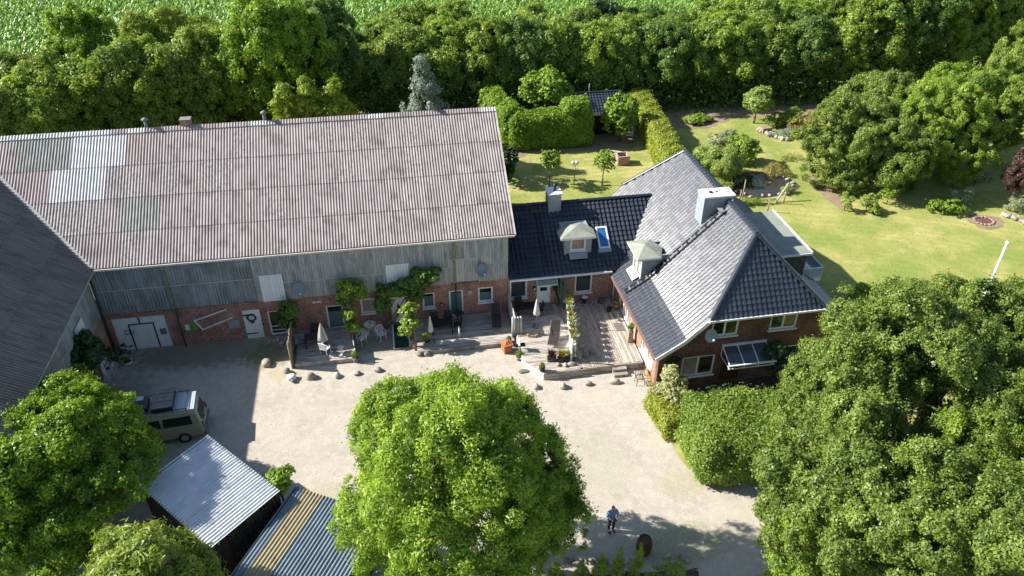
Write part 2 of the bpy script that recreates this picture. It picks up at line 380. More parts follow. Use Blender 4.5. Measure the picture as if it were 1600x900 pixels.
def tree(name, label, cat, base, c, R, n, lsize, mt, seed, group=None, aspect=.5, trunk_r=.2, droop=0., bark=None, limbs=6, tri=False, clump=None, dens=1.0, tint=0.0, **kw):
    global NLEAF
    rng = np.random.default_rng(seed); rr = random.Random(seed)
    root = thing(name, label, cat, base, 0, group)
    mb = MB(); c = np.array(c, float); base = np.array(base, float); R = np.array(R, float)
    fork = Vector(base)+ (Vector(c)-Vector(base))*.62 if R[2] < c[2]*1.1 else Vector(base)+(Vector(c)-Vector(base))*.4
    limb(mb, base, fork, trunk_r, trunk_r*.7, 3, .06, rr)
    for i in range(limbs):
        a = 6.283*i/limbs+rr.uniform(-.3, .3); e = rr.uniform(.1, .9)
        tip = Vector(c)+Vector((math.cos(a)*R[0]*.7*(1-e*.5), math.sin(a)*R[1]*.7*(1-e*.5), R[2]*(-.2+e*.85)))
        pts = limb(mb, fork, tip, trunk_r*.45, trunk_r*.08, 4, .15, rr)
        for k in (1, 2, 3):
            q = pts[k]+Vector((rr.uniform(-1, 1)*R[0], rr.uniform(-1, 1)*R[1], rr.uniform(0, .6)*R[2]))*.35
            limb(mb, pts[k], q, trunk_r*.18, trunk_r*.04, 2, .1, rr)
    mb.obj('trunk', bark or M_BARK, root, smooth=True)
    if clump:
        for k_ in ('tuft', 'per', 'inner'): kw.pop(k_, None)
        clump_crown('crown', c, R, clump, mt, rng, root, dens, tint, **kw); return root
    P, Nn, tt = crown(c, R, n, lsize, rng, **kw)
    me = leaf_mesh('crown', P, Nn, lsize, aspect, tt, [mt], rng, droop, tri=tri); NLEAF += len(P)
    link('crown', me, root)
    return root
def hedge(name, label, pts, width, height, n, lsize, mt, seed, cat='hedge', group=None, rough=.14, aspect=.6, wave=.09, shoots=.03):
    """clipped hedge along a ground polyline: leaves over a twiggy core"""
    global NLEAF
    rng = np.random.default_rng(seed); pts = [np.array(p[:2], float) for p in pts]
    root = thing(name, label, cat, (*pts[0], 0), 0, group)
    P = []; Nn = []; tt = []; mb = MB(); L_all = sum(np.linalg.norm(b-a) for a, b in zip(pts[:-1], pts[1:])); w2 = width/2
    for si, (a, b) in enumerate(zip(pts[:-1], pts[1:])):
        L = np.linalg.norm(b-a); m_ = int(n*L/L_all)*2; e = (b-a)/L; nn = np.array([-e[1], e[0]])
        # sample a superellipsoid-like box: directions pushed out to the rounded box surface
        hl = L/2+w2*.75; bx = np.array([hl, w2, height*.5])
        u = rng.uniform(-1, 1, (m_, 3)); ar = np.array([bx[1]*bx[2], bx[0]*bx[2], bx[0]*bx[1]*.75]); ax = rng.choice(3, m_, p=ar/ar.sum())
        sg = np.where(rng.uniform(size=m_) < .5, -1.0, 1.0); sg = np.where(ax == 2, 1.0, sg); u[np.arange(m_), ax] = sg
        q = u*bx; r_ = min(w2, height*.5)*.55; inn = np.clip(q, -(bx-r_), bx-r_); dv = q-inn; ln = np.linalg.norm(dv, axis=1)[:, None]; nr = dv/np.maximum(ln, 1e-6)
        flat_ = ln[:, 0] < r_*.999; 
        nr = unit(nr); q = inn+nr*r_
        wv = np.sin(q[:, 0]*1.9+seed)*np.cos(q[:, 2]*2.1+q[:, 1]*1.3+seed*.7)+.6*np.sin(q[:, 0]*4.3+q[:, 1]*3.7)*np.sin(q[:, 2]*4.1+seed)
        dep = wave*wv+rng.normal(0, rough*.5, m_); sh = rng.uniform(size=m_) < shoots; dep = np.where(sh, dep+rng.uniform(.05, .3, m_), dep)
        q = q+nr*dep[:, None]; keep = rng.uniform(size=m_) < .5+.25*np.sin(q[:, 0]*7+q[:, 2]*6)*np.sin(q[:, 1]*6+q[:, 2]*5+1)
        q = q[keep]; nr = nr[keep]; wv = wv[keep]; mid = (a+b)/2
        X_ = mid[0]+e[0]*q[:, 0]+nn[0]*q[:, 1]; Y_ = mid[1]+e[1]*q[:, 0]+nn[1]*q[:, 1]; Z_ = q[:, 2]+height*.5
        P.append(np.stack([X_, Y_, np.maximum(Z_, .03)], 1)); wn = np.stack([e[0]*nr[:, 0]+nn[0]*nr[:, 1], e[1]*nr[:, 0]+nn[1]*nr[:, 1], nr[:, 2]], 1)
        Nn.append(unit(wn*.75+np.array([0, 0, .3])+rng.normal(size=wn.shape)*.5)); tt.append(.5+.12*wv+rng.normal(0, .2, len(wv)))
        ang = math.atan2(e[1], e[0]); ins = .28+wave
        mb.box((mid[0], mid[1], (height-ins)/2), (max(2*hl-2*ins, .2), max(width-2*ins, .12), height-ins), ang, taper=.8)
    P = np.concatenate(P); Nn = np.concatenate(Nn); tt = np.concatenate(tt)
    me = leaf_mesh('foliage', P, Nn, lsize, aspect, tt, [mt], rng, tri=True); NLEAF += len(P)
    link('foliage', me, root); mb.obj('branches', M_TWIG, root)
    return root

# ------------------------------------------------------------------ material set
M_BARK = mat('bark', (.10, .08, .06), (.18, .15, .12), 8, .9, .6, .2)
M_TWIG = mat('twigs', (.03, .03, .015), (.05, .045, .025), 10, .95, .5, .1)
M_BRICK = brick_mat('old_red_brick', (.34, .135, .09), (.22, .085, .062), (.50, .41, .35))
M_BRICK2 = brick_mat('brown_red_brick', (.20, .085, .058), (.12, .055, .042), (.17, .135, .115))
M_WHITE = mat('white_paint', (.78, .79, .78), (.68, .69, .68), 3, .5, .05, .4)
M_WHITEW = mat('white_boards', (.80, .81, .81), (.70, .72, .73), 2, .6, .1, .3, rnd=.05, stretch=(1, 1, .2))
M_GLASS = mat('window_glass', (.015, .02, .022), None, rough=.04, spec=.9)
M_GLASSG = mat('glass_with_garden_reflection', (.03, .028, .012), (.10, .08, .035), 2.2, .08, 0, .8)
M_BLIND = mat('blind_behind_glass', (.10, .165, .17), None, rough=.14, spec=.8)
M_BLINDD = mat('dark_blind_behind_glass', (.045, .055, .062), None, rough=.14, spec=.7)
M_BLINDL = mat('pale_curtain_behind_glass', (.24, .22, .17), (.32, .3, .25), 3, .15, 0, .7)
M_DARKM = mat('black_metal', (.02, .02, .022), None, rough=.45, spec=.5)
M_ZINC = mat('zinc_sheet', (.34, .38, .41), (.28, .32, .35), 1.5, .38, .05, .5, metal=.35)
M_SLATE = mat('fibre_cement_panel', (.30, .34, .36), (.25, .29, .31), 2, .55, 0, .4)
M_TILE = mat('glazed_black_roof_tile', (.012, .016, .026), (.024, .030, .044), 1.2, .45, .0, .5, lo=.3, hi=.7, coat=1.0)
M_TILE.node_tree.nodes['Principled BSDF'].inputs['Coat Roughness'].default_value = .26
M_TILEB = mat('annex_roof_tile', (.014, .019, .030), (.026, .034, .048), 1.5, .40, .0, .6, lo=.3, hi=.7)
M_PINK = mat('weathered_fibre_cement', (.295, .255, .24), (.385, .34, .32), 1.2, .82, .3, .2, rnd=.05, stretch=(2.2, .35, 1), c3=(.225, .175, .165), scale3=1.0, bscale=30)
M_RED = mat('rust_red_fibre_cement', (.29, .225, .21), (.38, .325, .305), 3, .82, .3, .2, rnd=.06, stretch=(2.5, .4, 1), bscale=30)
M_PALE = mat('new_pale_fibre_cement', (.42, .405, .40), (.52, .505, .50), 3, .75, .1, .25, rnd=.05, stretch=(2.5, .4, 1))
M_OLIVE = mat('grey_green_fibre_cement', (.19, .19, .17), (.32, .315, .285), 3, .8, .2, .2, rnd=.06, stretch=(4, .4, 1))
M_SPOT = mat('mottled_fibre_cement', (.32, .285, .265), (.40, .36, .335), 2, .85, .4, .2, rnd=.06, stretch=(2.2, .4, 1), c3=(.23, .195, .18), scale3=4.0, bscale=30)
M_DKSH = mat('dark_lichened_sheet', (.15, .128, .115), (.235, .205, .185), 2, .85, .25, .2, rnd=.07, stretch=(2.5, .3, 1), c3=(.20, .175, .16), scale3=1, bscale=30)
M_DKPLAIN = mat('dark_wall_sheet', (.18, .20, .21), (.33, .355, .365), 1.2, .7, .1, .3, rnd=.1, stretch=(2.2, 2.2, .35), c3=(.12, .135, .125), scale3=.8)
M_BOARD = mat('weathered_grey_board', (.31, .31, .30), (.44, .445, .435), 3, .85, .2, .2, rnd=.15, stretch=(6, 6, .6), c3=(.25, .25, .24), scale3=.6)
M_BOARD2 = mat('newer_grey_board', (.38, .37, .35), (.50, .49, .47), 3, .85, .2, .2, rnd=.12, stretch=(6, 6, .6))
M_DECK = mat('weathered_deck_board', (.34, .30, .26), (.50, .46, .40), 3, .8, .25, .25, rnd=.26, stretch=(1, 8, 1), c3=(.22, .19, .16), scale3=.9)
M_DECKY = mat('weathered_deck_board_lengthwise', (.36, .31, .26), (.54, .48, .41), 3, .8, .25, .25, rnd=.26, stretch=(8, 1, 1), c3=(.27, .22, .18), scale3=.9)
M_WOOD = mat('grey_brown_wood', (.26, .21, .15), (.36, .31, .24), 5, .8, .2, .2, stretch=(1, 1, .3))
M_ROUGHB = mat('rough_bark_board', (.20, .16, .115), (.33, .275, .20), 5, .9, .5, .15, rnd=.2, stretch=(1, 1, .3))
M_STONE = mat('fieldstone', (.30, .26, .22), (.45, .40, .34), 3, .8, .4, .3, rnd=.22, c3=(.20, .18, .16), scale3=4)
M_BITUMEN = mat('beige_grey_bitumen', (.25, .26, .215), (.31, .32, .27), 3, .9, .25, .15, bscale=60)
M_FLAT = mat('flat_roof_felt', (.22, .245, .21), (.27, .295, .255), 1.2, .9, .2, .15, bscale=50)
M_STEEL = mat('galvanised_sheet', (.55, .58, .60), (.66, .68, .70), 1.5, .42, .05, .5, metal=.25, rnd=.05)
M_BLUESH = mat('blue_grey_sheet', (.115, .155, .195), (.16, .205, .245), 1.5, .55, .1, .4, rnd=.08)
M_YELSH = mat('yellowed_translucent_sheet', (.30, .255, .15), (.38, .325, .20), 2, .5, .1, .4, rnd=.06, c3=(.22, .18, .11), scale3=2)
M_LAMELLA = mat('dark_creosoted_boards', (.018, .016, .015), (.035, .03, .026), 5, .9, .2, .2, rnd=.2)
M_CREAM = mat('cream_panel', (.50, .44, .32), (.58, .52, .40), 3, .7)
M_TERRA = mat('terracotta', (.38, .12, .05), (.46, .17, .08), 6, .8, .2)
M_GREENMAT = mat('dark_green_carpet', (.02, .05, .035), (.03, .07, .05), 20, .95, .2, .1)
M_CUSHION = mat('dark_grey_textile', (.035, .032, .03), (.055, .05, .046), 10, .9, .2, .1)
M_UMB = mat('grey_white_canvas', (.55, .53, .50), (.45, .43, .41), 6, .85, .1, .15)
M_UMBS = mat('grey_stripe_canvas', (.30, .28, .27), (.36, .34, .33), 6, .85, .1, .15)
M_SOIL = mat('potting_soil', (.05, .035, .025), (.09, .065, .045), 12, .95, .5, .1)
M_GREYP = mat('grey_pot', (.16, .16, .16), (.22, .22, .21), 6, .8, .1)
M_RUBBER = mat('tyre_rubber', (.02, .02, .02), None, rough=.8)

LF_HC = leaf_mat('chestnut_leaf', (.085, .19, .016), (.37, .50, .065), .36)
LF_MAPLE = leaf_mat('maple_leaf', (.070, .165, .014), (.30, .44, .04), .38)
LF_BIGL = leaf_mat('big_long_leaf', (.09, .17, .020), (.33, .39, .07), .32)
LF_OLIVE = leaf_mat('dusty_leaf', (.060, .120, .016), (.245, .315, .060), .30)
LF_FIELD = leaf_mat('hedgerow_leaf', (.075, .15, .020), (.29, .38, .06), .35)
LF_FIELD2 = leaf_mat('hedgerow_leaf_light', (.09, .185, .020), (.34, .44, .065), .38)
LF_FIELD3 = leaf_mat('hedgerow_leaf_dark', (.045, .105, .018), (.18, .27, .05), .32)
LF_BEECH = leaf_mat('beech_leaf', (.085, .18, .014), (.30, .43, .045), .38)
LF_BEECHY = leaf_mat('yellow_beech_leaf', (.18, .25, .028), (.40, .43, .07), .38)
LF_PINE = leaf_mat('blue_green_needle', (.14, .19, .14), (.30, .36, .28), .15, .7)
LF_CONI = leaf_mat('conifer_spray', (.10, .18, .014), (.36, .44, .04), .25)
LF_WILLOW = leaf_mat('willow_leaf', (.17, .26, .045), (.42, .50, .15), .38)
LF_SILVER = leaf_mat('silvery_leaf', (.15, .20, .10), (.34, .38, .22), .25)
LF_VAR = leaf_mat('variegated_leaf', (.20, .24, .08), (.50, .50, .26), .3)
LF_RED = leaf_mat('copper_leaf', (.05, .03, .025), (.12, .06, .05), .2)
LF_CORN = leaf_mat('corn_leaf', (.09, .23, .03), (.34, .52, .12), .35)
LF_GOLD = leaf_mat('golden_grass', (.22, .20, .05), (.38, .33, .09), .3)
LF_DARKG = leaf_mat('dark_shrub_leaf', (.018, .05, .012), (.05, .10, .025), .2)
LF_BOX = leaf_mat('topiary_leaf', (.09, .16, .02), (.20, .28, .03), .25)
# ------------------------------------------------------------------ ground
def ground_mat(name, cols, scales, fine, fine_amt, bump, bscale, detail=6, stripes=None, spots=()):
    mt = bpy.data.materials.new(name); mt.use_nodes = True; n = mt.node_tree; N = n.nodes; L = n.links
    b = N['Principled BSDF']; b.inputs['Roughness'].default_value = .95; b.inputs['Specular IOR Level'].default_value = .08
    tc = N.new('ShaderNodeTexCoord'); col = None
    for i, (c, (sc, lo, hi)) in enumerate(zip(cols[1:], scales)):
        t = N.new('ShaderNodeTexNoise'); t.inputs['Scale'].default_value = sc; t.inputs['Detail'].default_value = detail
        t.inputs['Roughness'].default_value = .62
        mp = N.new('ShaderNodeMapping'); mp.inputs['Location'].default_value = (i*17.3, i*5.1, 0); L.new(tc.outputs['Object'], mp.inputs[0]); L.new(mp.outputs[0], t.inputs[0])
        r = N.new('ShaderNodeMapRange'); r.inputs[1].default_value = lo; r.inputs[2].default_value = hi; L.new(t.outputs[0], r.inputs[0])
        mx = N.new('ShaderNodeMix'); mx.data_type = 'RGBA'; mx.inputs['B'].default_value = (*c, 1); L.new(r.outputs[0], mx.inputs['Factor'])
        if col is None: mx.inputs['A'].default_value = (*cols[0], 1)
        else: L.new(col, mx.inputs['A'])
        col = mx.outputs['Result']
    if stripes:
        # mowing lanes: arcs round a far centre
        mp = N.new('ShaderNodeMapping'); mp.inputs['Location'].default_value = (-stripes[0], -stripes[1], 0); L.new(tc.outputs['Object'], mp.inputs[0])
        wv = N.new('ShaderNodeTexWave'); wv.wave_type = 'RINGS'; wv.rings_direction = 'Z'; wv.inputs['Scale'].default_value = stripes[2]
        wv.inputs['Distortion'].default_value = 2.0; wv.inputs['Detail'].default_value = 3; wv.inputs['Detail Scale'].default_value = 1.2
        L.new(mp.outputs[0], wv.inputs[0])
        r = N.new('ShaderNodeMapRange'); r.inputs[3].default_value = 0; r.inputs[4].default_value = stripes[3]; L.new(wv.outputs['Fac'], r.inputs[0])
        mx = N.new('ShaderNodeMix'); mx.data_type = 'RGBA'; mx.inputs['B'].default_value = (*cols[0], 1); L.new(r.outputs[0], mx.inputs['Factor']); L.new(col, mx.inputs['A']); col = mx.outputs['Result']
    for (sx, sy, rx, ry, sc_, amt) in spots:      # weeds, moss and damp dirt that lie in known places of the yard
        mp = N.new('ShaderNodeMapping'); mp.vector_type = 'POINT'; mp.inputs['Scale'].default_value = (1/rx, 1/ry, 0); mp.inputs['Location'].default_value = (-sx/rx, -sy/ry, 0); L.new(tc.outputs['Object'], mp.inputs[0])
        gr = N.new('ShaderNodeTexGradient'); gr.gradient_type = 'SPHERICAL'; L.new(mp.outputs[0], gr.inputs[0])
        nn = N.new('ShaderNodeTexNoise'); nn.inputs['Scale'].default_value = 2.6; nn.inputs['Detail'].default_value = 7; nn.inputs['Roughness'].default_value = .7; L.new(tc.outputs['Object'], nn.inputs[0])
        ad = N.new('ShaderNodeMath'); ad.operation = 'MULTIPLY_ADD'; ad.inputs[1].default_value = .9; L.new(gr.outputs['Fac'], ad.inputs[0]); L.new(nn.outputs[0], ad.inputs[2])
        r = N.new('ShaderNodeMapRange'); r.inputs[1].default_value = .66; r.inputs[2].default_value = 1.0; r.inputs[3].default_value = 0; r.inputs[4].default_value = amt; L.new(ad.outputs[0], r.inputs[0])
        mm = N.new('ShaderNodeMath'); mm.operation = 'MULTIPLY'; sg = N.new('ShaderNodeMath'); sg.operation = 'GREATER_THAN'; sg.inputs[1].default_value = .001; L.new(gr.outputs['Fac'], sg.inputs[0]); L.new(r.outputs[0], mm.inputs[0]); L.new(sg.outputs[0], mm.inputs[1])
        mx = N.new('ShaderNodeMix'); mx.data_type = 'RGBA'; mx.inputs['B'].default_value = (*sc_, 1); L.new(mm.outputs[0], mx.inputs['Factor']); L.new(col, mx.inputs['A']); col = mx.outputs['Result']
    f = N.new('ShaderNodeTexNoise'); f.inputs['Scale'].default_value = fine; f.inputs['Detail'].default_value = 3; f.inputs['Roughness'].default_value = .7
    L.new(tc.outputs['Object'], f.inputs[0])
    r = N.new('ShaderNodeMapRange'); r.inputs[1].default_value = .3; r.inputs[2].default_value = .7; r.inputs[3].default_value = 1-fine_amt; r.inputs[4].default_value = 1+fine_amt
    L.new(f.outputs[0], r.inputs[0])
    vm = N.new('ShaderNodeVectorMath'); vm.operation = 'SCALE'; L.new(col, vm.inputs[0]); L.new(r.outputs[0], vm.inputs['Scale']); L.new(vm.outputs[0], b.inputs['Base Color'])
    t2 = N.new('ShaderNodeTexNoise'); t2.inputs['Scale'].default_value = bscale; t2.inputs['Detail'].default_value = 4; L.new(tc.outputs['Object'], t2.inputs[0])
    bp = N.new('ShaderNodeBump'); bp.inputs['Strength'].default_value = bump; bp.inputs['Distance'].default_value = .05
    L.new(t2.outputs[0], bp.inputs['Height']); L.new(bp.outputs[0], b.inputs['Normal'])
    return mt
M_LAWN = ground_mat('dry_lawn', [(.27, .285, .08), (.44, .395, .16), (.20, .26, .06)], [(.35, .38, .62), (.22, .45, .60)], 16, .10, .3, 20, stripes=(20, 5, .40, .50))
M_GRAVEL = ground_mat('pale_gravel', [(.455, .41, .338), (.385, .348, .295), (.495, .45, .38), (.385, .375, .29)], [(.5, .4, .65), (2.2, .45, .7), (.28, .62, .78)], 42, .34, .45, 48, spots=[(-12.5, 40.6, 7.5, 2.4, (.20, .18, .12), .8), (-8.6, 39.6, 2.2, 1.8, (.17, .17, .09), .85), (-7.6, 37.7, 1.3, .8, (.44, .36, .20), .5), (-1.5, 39.6, 2.6, 1.6, (.22, .19, .14), .7), (9.6, 28.0, 2.4, 4.5, (.36, .355, .25), .4), (7.4, 26.5, 1.6, 4, (.37, .345, .25), .5), (12.0, 22.0, 3.2, 1.8, (.26, .27, .14), .6), (13.6, 25.6, 2.5, 1.4, (.37, .35, .22), .5), (-4.5, 27.4, 2.6, 1.6, (.38, .36, .24), .5), (-16.5, 36, 2.4, 5, (.24, .22, .18), .6), (-1.5, 34.3, 6.0, 1.0, (.40, .36, .29), .4), (1.0, 31.0, 6.0, 1.0, (.40, .36, .29), .35)])
M_DIRT = ground_mat('bare_earth', [(.30, .23, .155), (.22, .165, .11), (.18, .19, .06)], [(1.2, .4, .65), (.9, .55, .7)], 14, .25, .6, 12)
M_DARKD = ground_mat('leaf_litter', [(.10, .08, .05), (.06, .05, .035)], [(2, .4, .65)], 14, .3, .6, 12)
M_PAVE = brick_mat('brown_clinker_paving', (.12, .07, .055), (.085, .055, .045), (.07, .06, .055))
def ragged(cx, cy, rx, ry, n, rng, amt=.12, rot=0):
    out = []; ph = [rng.uniform(0, 6) for _ in range(4)]
    for i in range(n):
        a = 6.283*i/n; k = 1+amt*(math.sin(3*a+ph[0])+.6*math.sin(5*a+ph[1])+.4*math.sin(11*a+ph[2]))
        x, y = rx*k*math.cos(a), ry*k*math.sin(a)
        out.append((cx+x*math.cos(rot)-y*math.sin(rot), cy+x*math.sin(rot)+y*math.cos(rot)))
    return out
def sheet(name, pts, z, mt, kind='structure'):
    o = MB().poly([(p[0], p[1], z) for p in pts]).obj(name, mt); props(o, kind=kind); return o
R0_ = random.Random(5)
sheet('ground', [(-700, -500), (900, -500), (900, 1500), (-700, 1500)], -.02, M_LAWN)
def rag_line(pts, amp, step, rng):
    out = []
    for a, b in zip(pts, pts[1:]+pts[:1]):
        L = math.hypot(b[0]-a[0], b[1]-a[1]); k = max(1, int(L/step))
        for i in range(k):
            t = i/k; out.append((a[0]+(b[0]-a[0])*t+rng.uniform(-amp, amp), a[1]+(b[1]-a[1])*t+rng.uniform(-amp, amp)))
    return out
sheet('gravel_yard', rag_line([(-18.2, 41.7), (-18.2, 8), (-6, 4), (14, 4), (26, 8), (21, 21.5), (19.0, 24.3), (16.0, 25.6), (13.9, 26.4), (13.8, 28.6), (13.3, 29.6), (13.9, 32.8), (14.3, 41.7)], .12, .5, R0_), -.012, M_GRAVEL)
sheet('front_patio', [(14.2, 29.6), (22.5, 29.7), (22.6, 32.7), (14.3, 32.7)], -.006, M_PAVE)
sheet('earth_path', rag_line([tuple(G(x, y)[:2]) for x, y in [(560, 236), (800, 246), (880, 236), (985, 232), (1000, 216), (1040, 182), (1140, 186), (1250, 180), (1420, 178), (1420, 150), (560, 150)]], .35, .9, R0_), -.014, M_DIRT)
sheet('trampled_earth', [tuple(p) for p in ragged(*G(1090, 190)[:2], 3.2, 1.5, 40, R0_)], -.009, M_DIRT)
sheet('worn_ring', [tuple(p) for p in ragged(*G(1540, 346)[:2], 1.4, 1.2, 30, R0_, .08)], -.004, M_DIRT)
sheet('bare_strip', rag_line([tuple(G(x, y)[:2]) for x, y in [(1250, 275), (1268, 272), (1330, 318), (1316, 330)]], .15, .6, R0_), -.007, M_DIRT)
sheet('field_soil', [(-120, 98), (160, 98), (160, 260), (-120, 260)], -.011, M_DARKD)
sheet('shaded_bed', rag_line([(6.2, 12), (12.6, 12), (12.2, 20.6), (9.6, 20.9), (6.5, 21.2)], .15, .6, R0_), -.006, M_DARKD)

# scattered pebbles and weeds in the yard
def scatter_stones(name, n, seed, area, smin, smax, mt, kind='stuff'):
    rng = np.random.default_rng(seed); V = []; F = []; k = 0
    for i in range(n):
        x, y = area(rng)
        s = rng.uniform(smin, smax); a = rng.uniform(0, 6.28)
        for j in range(5):
            V.append((x+s*math.cos(a+j*1.257)*rng.uniform(.8, 1.2), y+s*math.sin(a+j*1.257)*rng.uniform(.8, 1.2), -.01))
        V.append((x, y, s*.25)); F += [(k+j, k+(j+1) % 5, k+5) for j in range(5)]; k += 6
    me = bpy.data.meshes.new(name); me.from_pydata(V, [], F); me.materials.append(mt); o = link(name, me); props(o, 'loose pale stones scattered over the gravel yard', 'gravel', None, kind); return o
M_PEB = mat('pebble', (.36, .33, .29), (.62, .56, .48), 1.7, .8, 0, .2)
scatter_stones('loose_gravel', 20000, 3, lambda r: (r.uniform(-18, 13.4), r.uniform(18, 38)), .012, .032, M_PEB)

# ------------------------------------------------------------------ walls with openings
def wall(mb, O, e, nout, L, top, holes=(), thick=.3, mi=0, rev=.12, z0=-.05, kinks=()):
    """strip-built outer face with real openings; holes = (s0, s1, z0, z1)"""
    O = np.array(O, float); e = np.array(e, float); nout = np.array(nout, float)
    if not callable(top): tv = top; top = lambda s: tv
    xs = sorted(set([0, L]+[h[0] for h in holes]+[h[1] for h in holes]+list(kinks)))
    pt = lambda s, z, d=0: O+e*s+np.array([0, 0, z])-nout*d
    flip = np.dot(np.cross(e, [0, 0, 1]), nout) < 0
    def q(a, b, c, d): mb.add([a, b, c, d], [(3, 2, 1, 0) if flip else (0, 1, 2, 3)], mi)
    for a, b in zip(xs[:-1], xs[1:]):
        hs = sorted([h for h in holes if h[0] <= a+1e-6 and h[1] >= b-1e-6], key=lambda h: h[2]); z = z0
        for h in hs:
            if h[2] > z: q(pt(a, z), pt(b, z), pt(b, h[2]), pt(a, h[2]))
            z = h[3]
        q(pt(a, z), pt(b, z), pt(b, top(b)), pt(a, top(a)))
        q(pt(b, z0, thick), pt(a, z0, thick), pt(a, top(a), thick), pt(b, top(b), thick))
        q(pt(a, top(a)), pt(b, top(b)), pt(b, top(b), thick), pt(a, top(a), thick))
    for s in (0, L): q(*( [pt(s, z0, thick), pt(s, z0), pt(s, top(s)), pt(s, top(s), thick)] if s == 0 else [pt(s, z0), pt(s, z0, thick), pt(s, top(s), thick), pt(s, top(s))]))
    for s0, s1, a, b in holes:
        q(pt(s0, a, rev), pt(s0, a), pt(s0, b), pt(s0, b, rev)); q(pt(s1, a), pt(s1, a, rev), pt(s1, b, rev), pt(s1, b))
        q(pt(s0, a, rev), pt(s1, a, rev), pt(s1, a), pt(s0, a)); q(pt(s0, b), pt(s1, b), pt(s1, b, rev), pt(s0, b, rev))
def window(parent, O, e, nout, h, glass=None, mull=1, fw=.09, depth=.07, sill=True, name='window', frame_mat=None, bars=(), label=None, low=None):
    """frame with panes as sub-parts; h = (s0, s1, z0, z1)"""
    O = Vector([float(x) for x in O]); e = Vector([float(x) for x in e]); nn = Vector([float(x) for x in nout]); s0, s1, z0, z1 = h
    P = lambda s, z, d=0: O+e*s+Vector((0, 0, z))-nn*d
    R = Matrix((e, -nn, Vector((0, 0, 1)))).transposed()
    mb = MB(); F = lambda a, b, c, d, dd=depth, t=.07, mi=0: mb.box(P((a+b)/2, (c+d)/2, dd), (b-a, t, d-c), 0, mi, R)
    F(s0, s0+fw, z0, z1); F(s1-fw, s1, z0, z1); F(s0+fw, s1-fw, z1-fw, z1); F(s0+fw, s1-fw, z0, z0+fw)
    ws = (s1-s0-2*fw-(mull-1)*fw)/mull
    for i in range(1, mull):
        a = s0+fw+ws*i+fw*(i-1); F(a, a+fw, z0+fw, z1-fw, depth-.005)
    for zb in bars: F(s0+fw, s1-fw, zb-.025, zb+.025, depth+.005, .05)
    fr = mb.obj(name, frame_mat or M_WHITE, parent)
    if label: fr['label'] = label
    for i in range(mull):
        a = s0+fw+(ws+fw)*i; g = glass[i % len(glass)] if isinstance(glass, (list, tuple)) else (glass or M_GLASS)
        zz = [z0+fw]+([low] if low else [])+[z1-fw]
        gs = [g] if not low else [g, M_GLASS]
        for (c, d), gm in zip(zip(zz[:-1], zz[1:]), gs):
            pm = MB(); pm.box(P(a+ws/2, (c+d)/2, depth+.03), (ws+.01, .02, d-c+.005), 0, 0, R); pm.obj('pane', gm, fr)
    if sill:
        sm = MB(); sm.box(P((s0+s1)/2, z0-.025, -.03), (s1-s0+.12, .2, .05), 0, 0, R); sm.obj('sill', M_WHITE if frame_mat is None else frame_mat, fr)
    return fr

X, Y, Z = np.eye(3)
# ------------------------------------------------------------------ corrugated sheets
WV = .177
def corr(mb, x0, x1, y0, y1, amp=.026, seg=6, mi=0, off=0.0, lift0=0.0, lift1=0.0, ny=1):
    nx = max(2, int(round((x1-x0)/WV*seg))); vs = []
    for j in range(ny+1):
        y = y0+(y1-y0)*j/ny; lf = lift0+(lift1-lift0)*j/ny
        for i in range(nx+1):
            x = x0+(x1-x0)*i/nx; vs.append((x, y, lf+amp*math.cos(2*math.pi*(x+off)/WV)))
    k = nx+1; fs = [(j*k+i, j*k+i+1, (j+1)*k+i+1, (j+1)*k+i) for j in range(ny) for i in range(nx)]
    base = len(vs); vs += [(vs[i][0], y0, vs[i][2]-.014) for i in range(k)]+[tuple(vs[i]) for i in range(k)]
    fs += [(base+i, base+i+1, base+k+i+1, base+k+i) for i in range(nx)]
    return mb.add(vs, fs, mi)
SHW = 6*WV
def frame_mat4(O, ex, ey):
    ex = Vector(ex).normalized(); ey = Vector(ey).normalized(); ez = ex.cross(ey)
    M4 = Matrix((ex, ey, ez)).transposed().to_4x4(); M4.translation = Vector(O); return M4
def sheet_roof(parent, O, ex, ey, ncol, nrow, rl, pick, start=0, clips=(), name='roof_sheet', smooth=True, amp=.022):
    """corrugated sheets laid one by one; clips = world planes (co, no) cutting away the side no points to"""
    M4 = frame_mat4(O, ex, ey); shared = {}
    for c in range(start, ncol):
        for r in range(nrow):
            x0 = c*SHW; y0 = r*rl; mt = pick(c, r)
            corners = [M4 @ Vector((x0+a*SHW, y0+b*(rl+.08), 0)) for a in (0, 1) for b in (0, 1)]
            sides = [[(q-Vector(co)).dot(Vector(no)) for q in corners] for co, no in clips]
            if any(min(s) >= 0 for s in sides): continue
            cut = any(max(s) > 0 for s in sides)
            loc = M4 @ Matrix.Translation((x0, y0, 0))
            if not cut:
                if mt.name not in shared:
                    mb = MB(); corr(mb, 0, SHW, 0, rl+.08, amp, lift0=.02, lift1=0.0); shared[mt.name] = mb.mesh('roof_sheet', mt, smooth)
                o = bpy.data.objects.new(name, shared[mt.name]); COL.objects.link(o)
            else:
                mb = MB(); corr(mb, 0, SHW, 0, rl+.08, amp, lift0=.02, lift1=0.0, ny=1); me = mb.mesh('roof_sheet', mt, smooth)
                bm = bmesh.new(); bm.from_mesh(me); inv = loc.inverted()
                for co, no in clips:
                    bmesh.ops.bisect_plane(bm, geom=bm.verts[:]+bm.edges[:]+bm.faces[:], plane_co=inv @ Vector(co), plane_no=inv.to_3x3() @ Vector(no), clear_outer=True)
                bm.to_mesh(me); bm.free(); o = bpy.data.objects.new(name, me); COL.objects.link(o)
            o.parent = parent; o.matrix_parent_inverse = parent_matrix(parent).inverted(); o.matrix_world = loc
            o.matrix_basis = loc

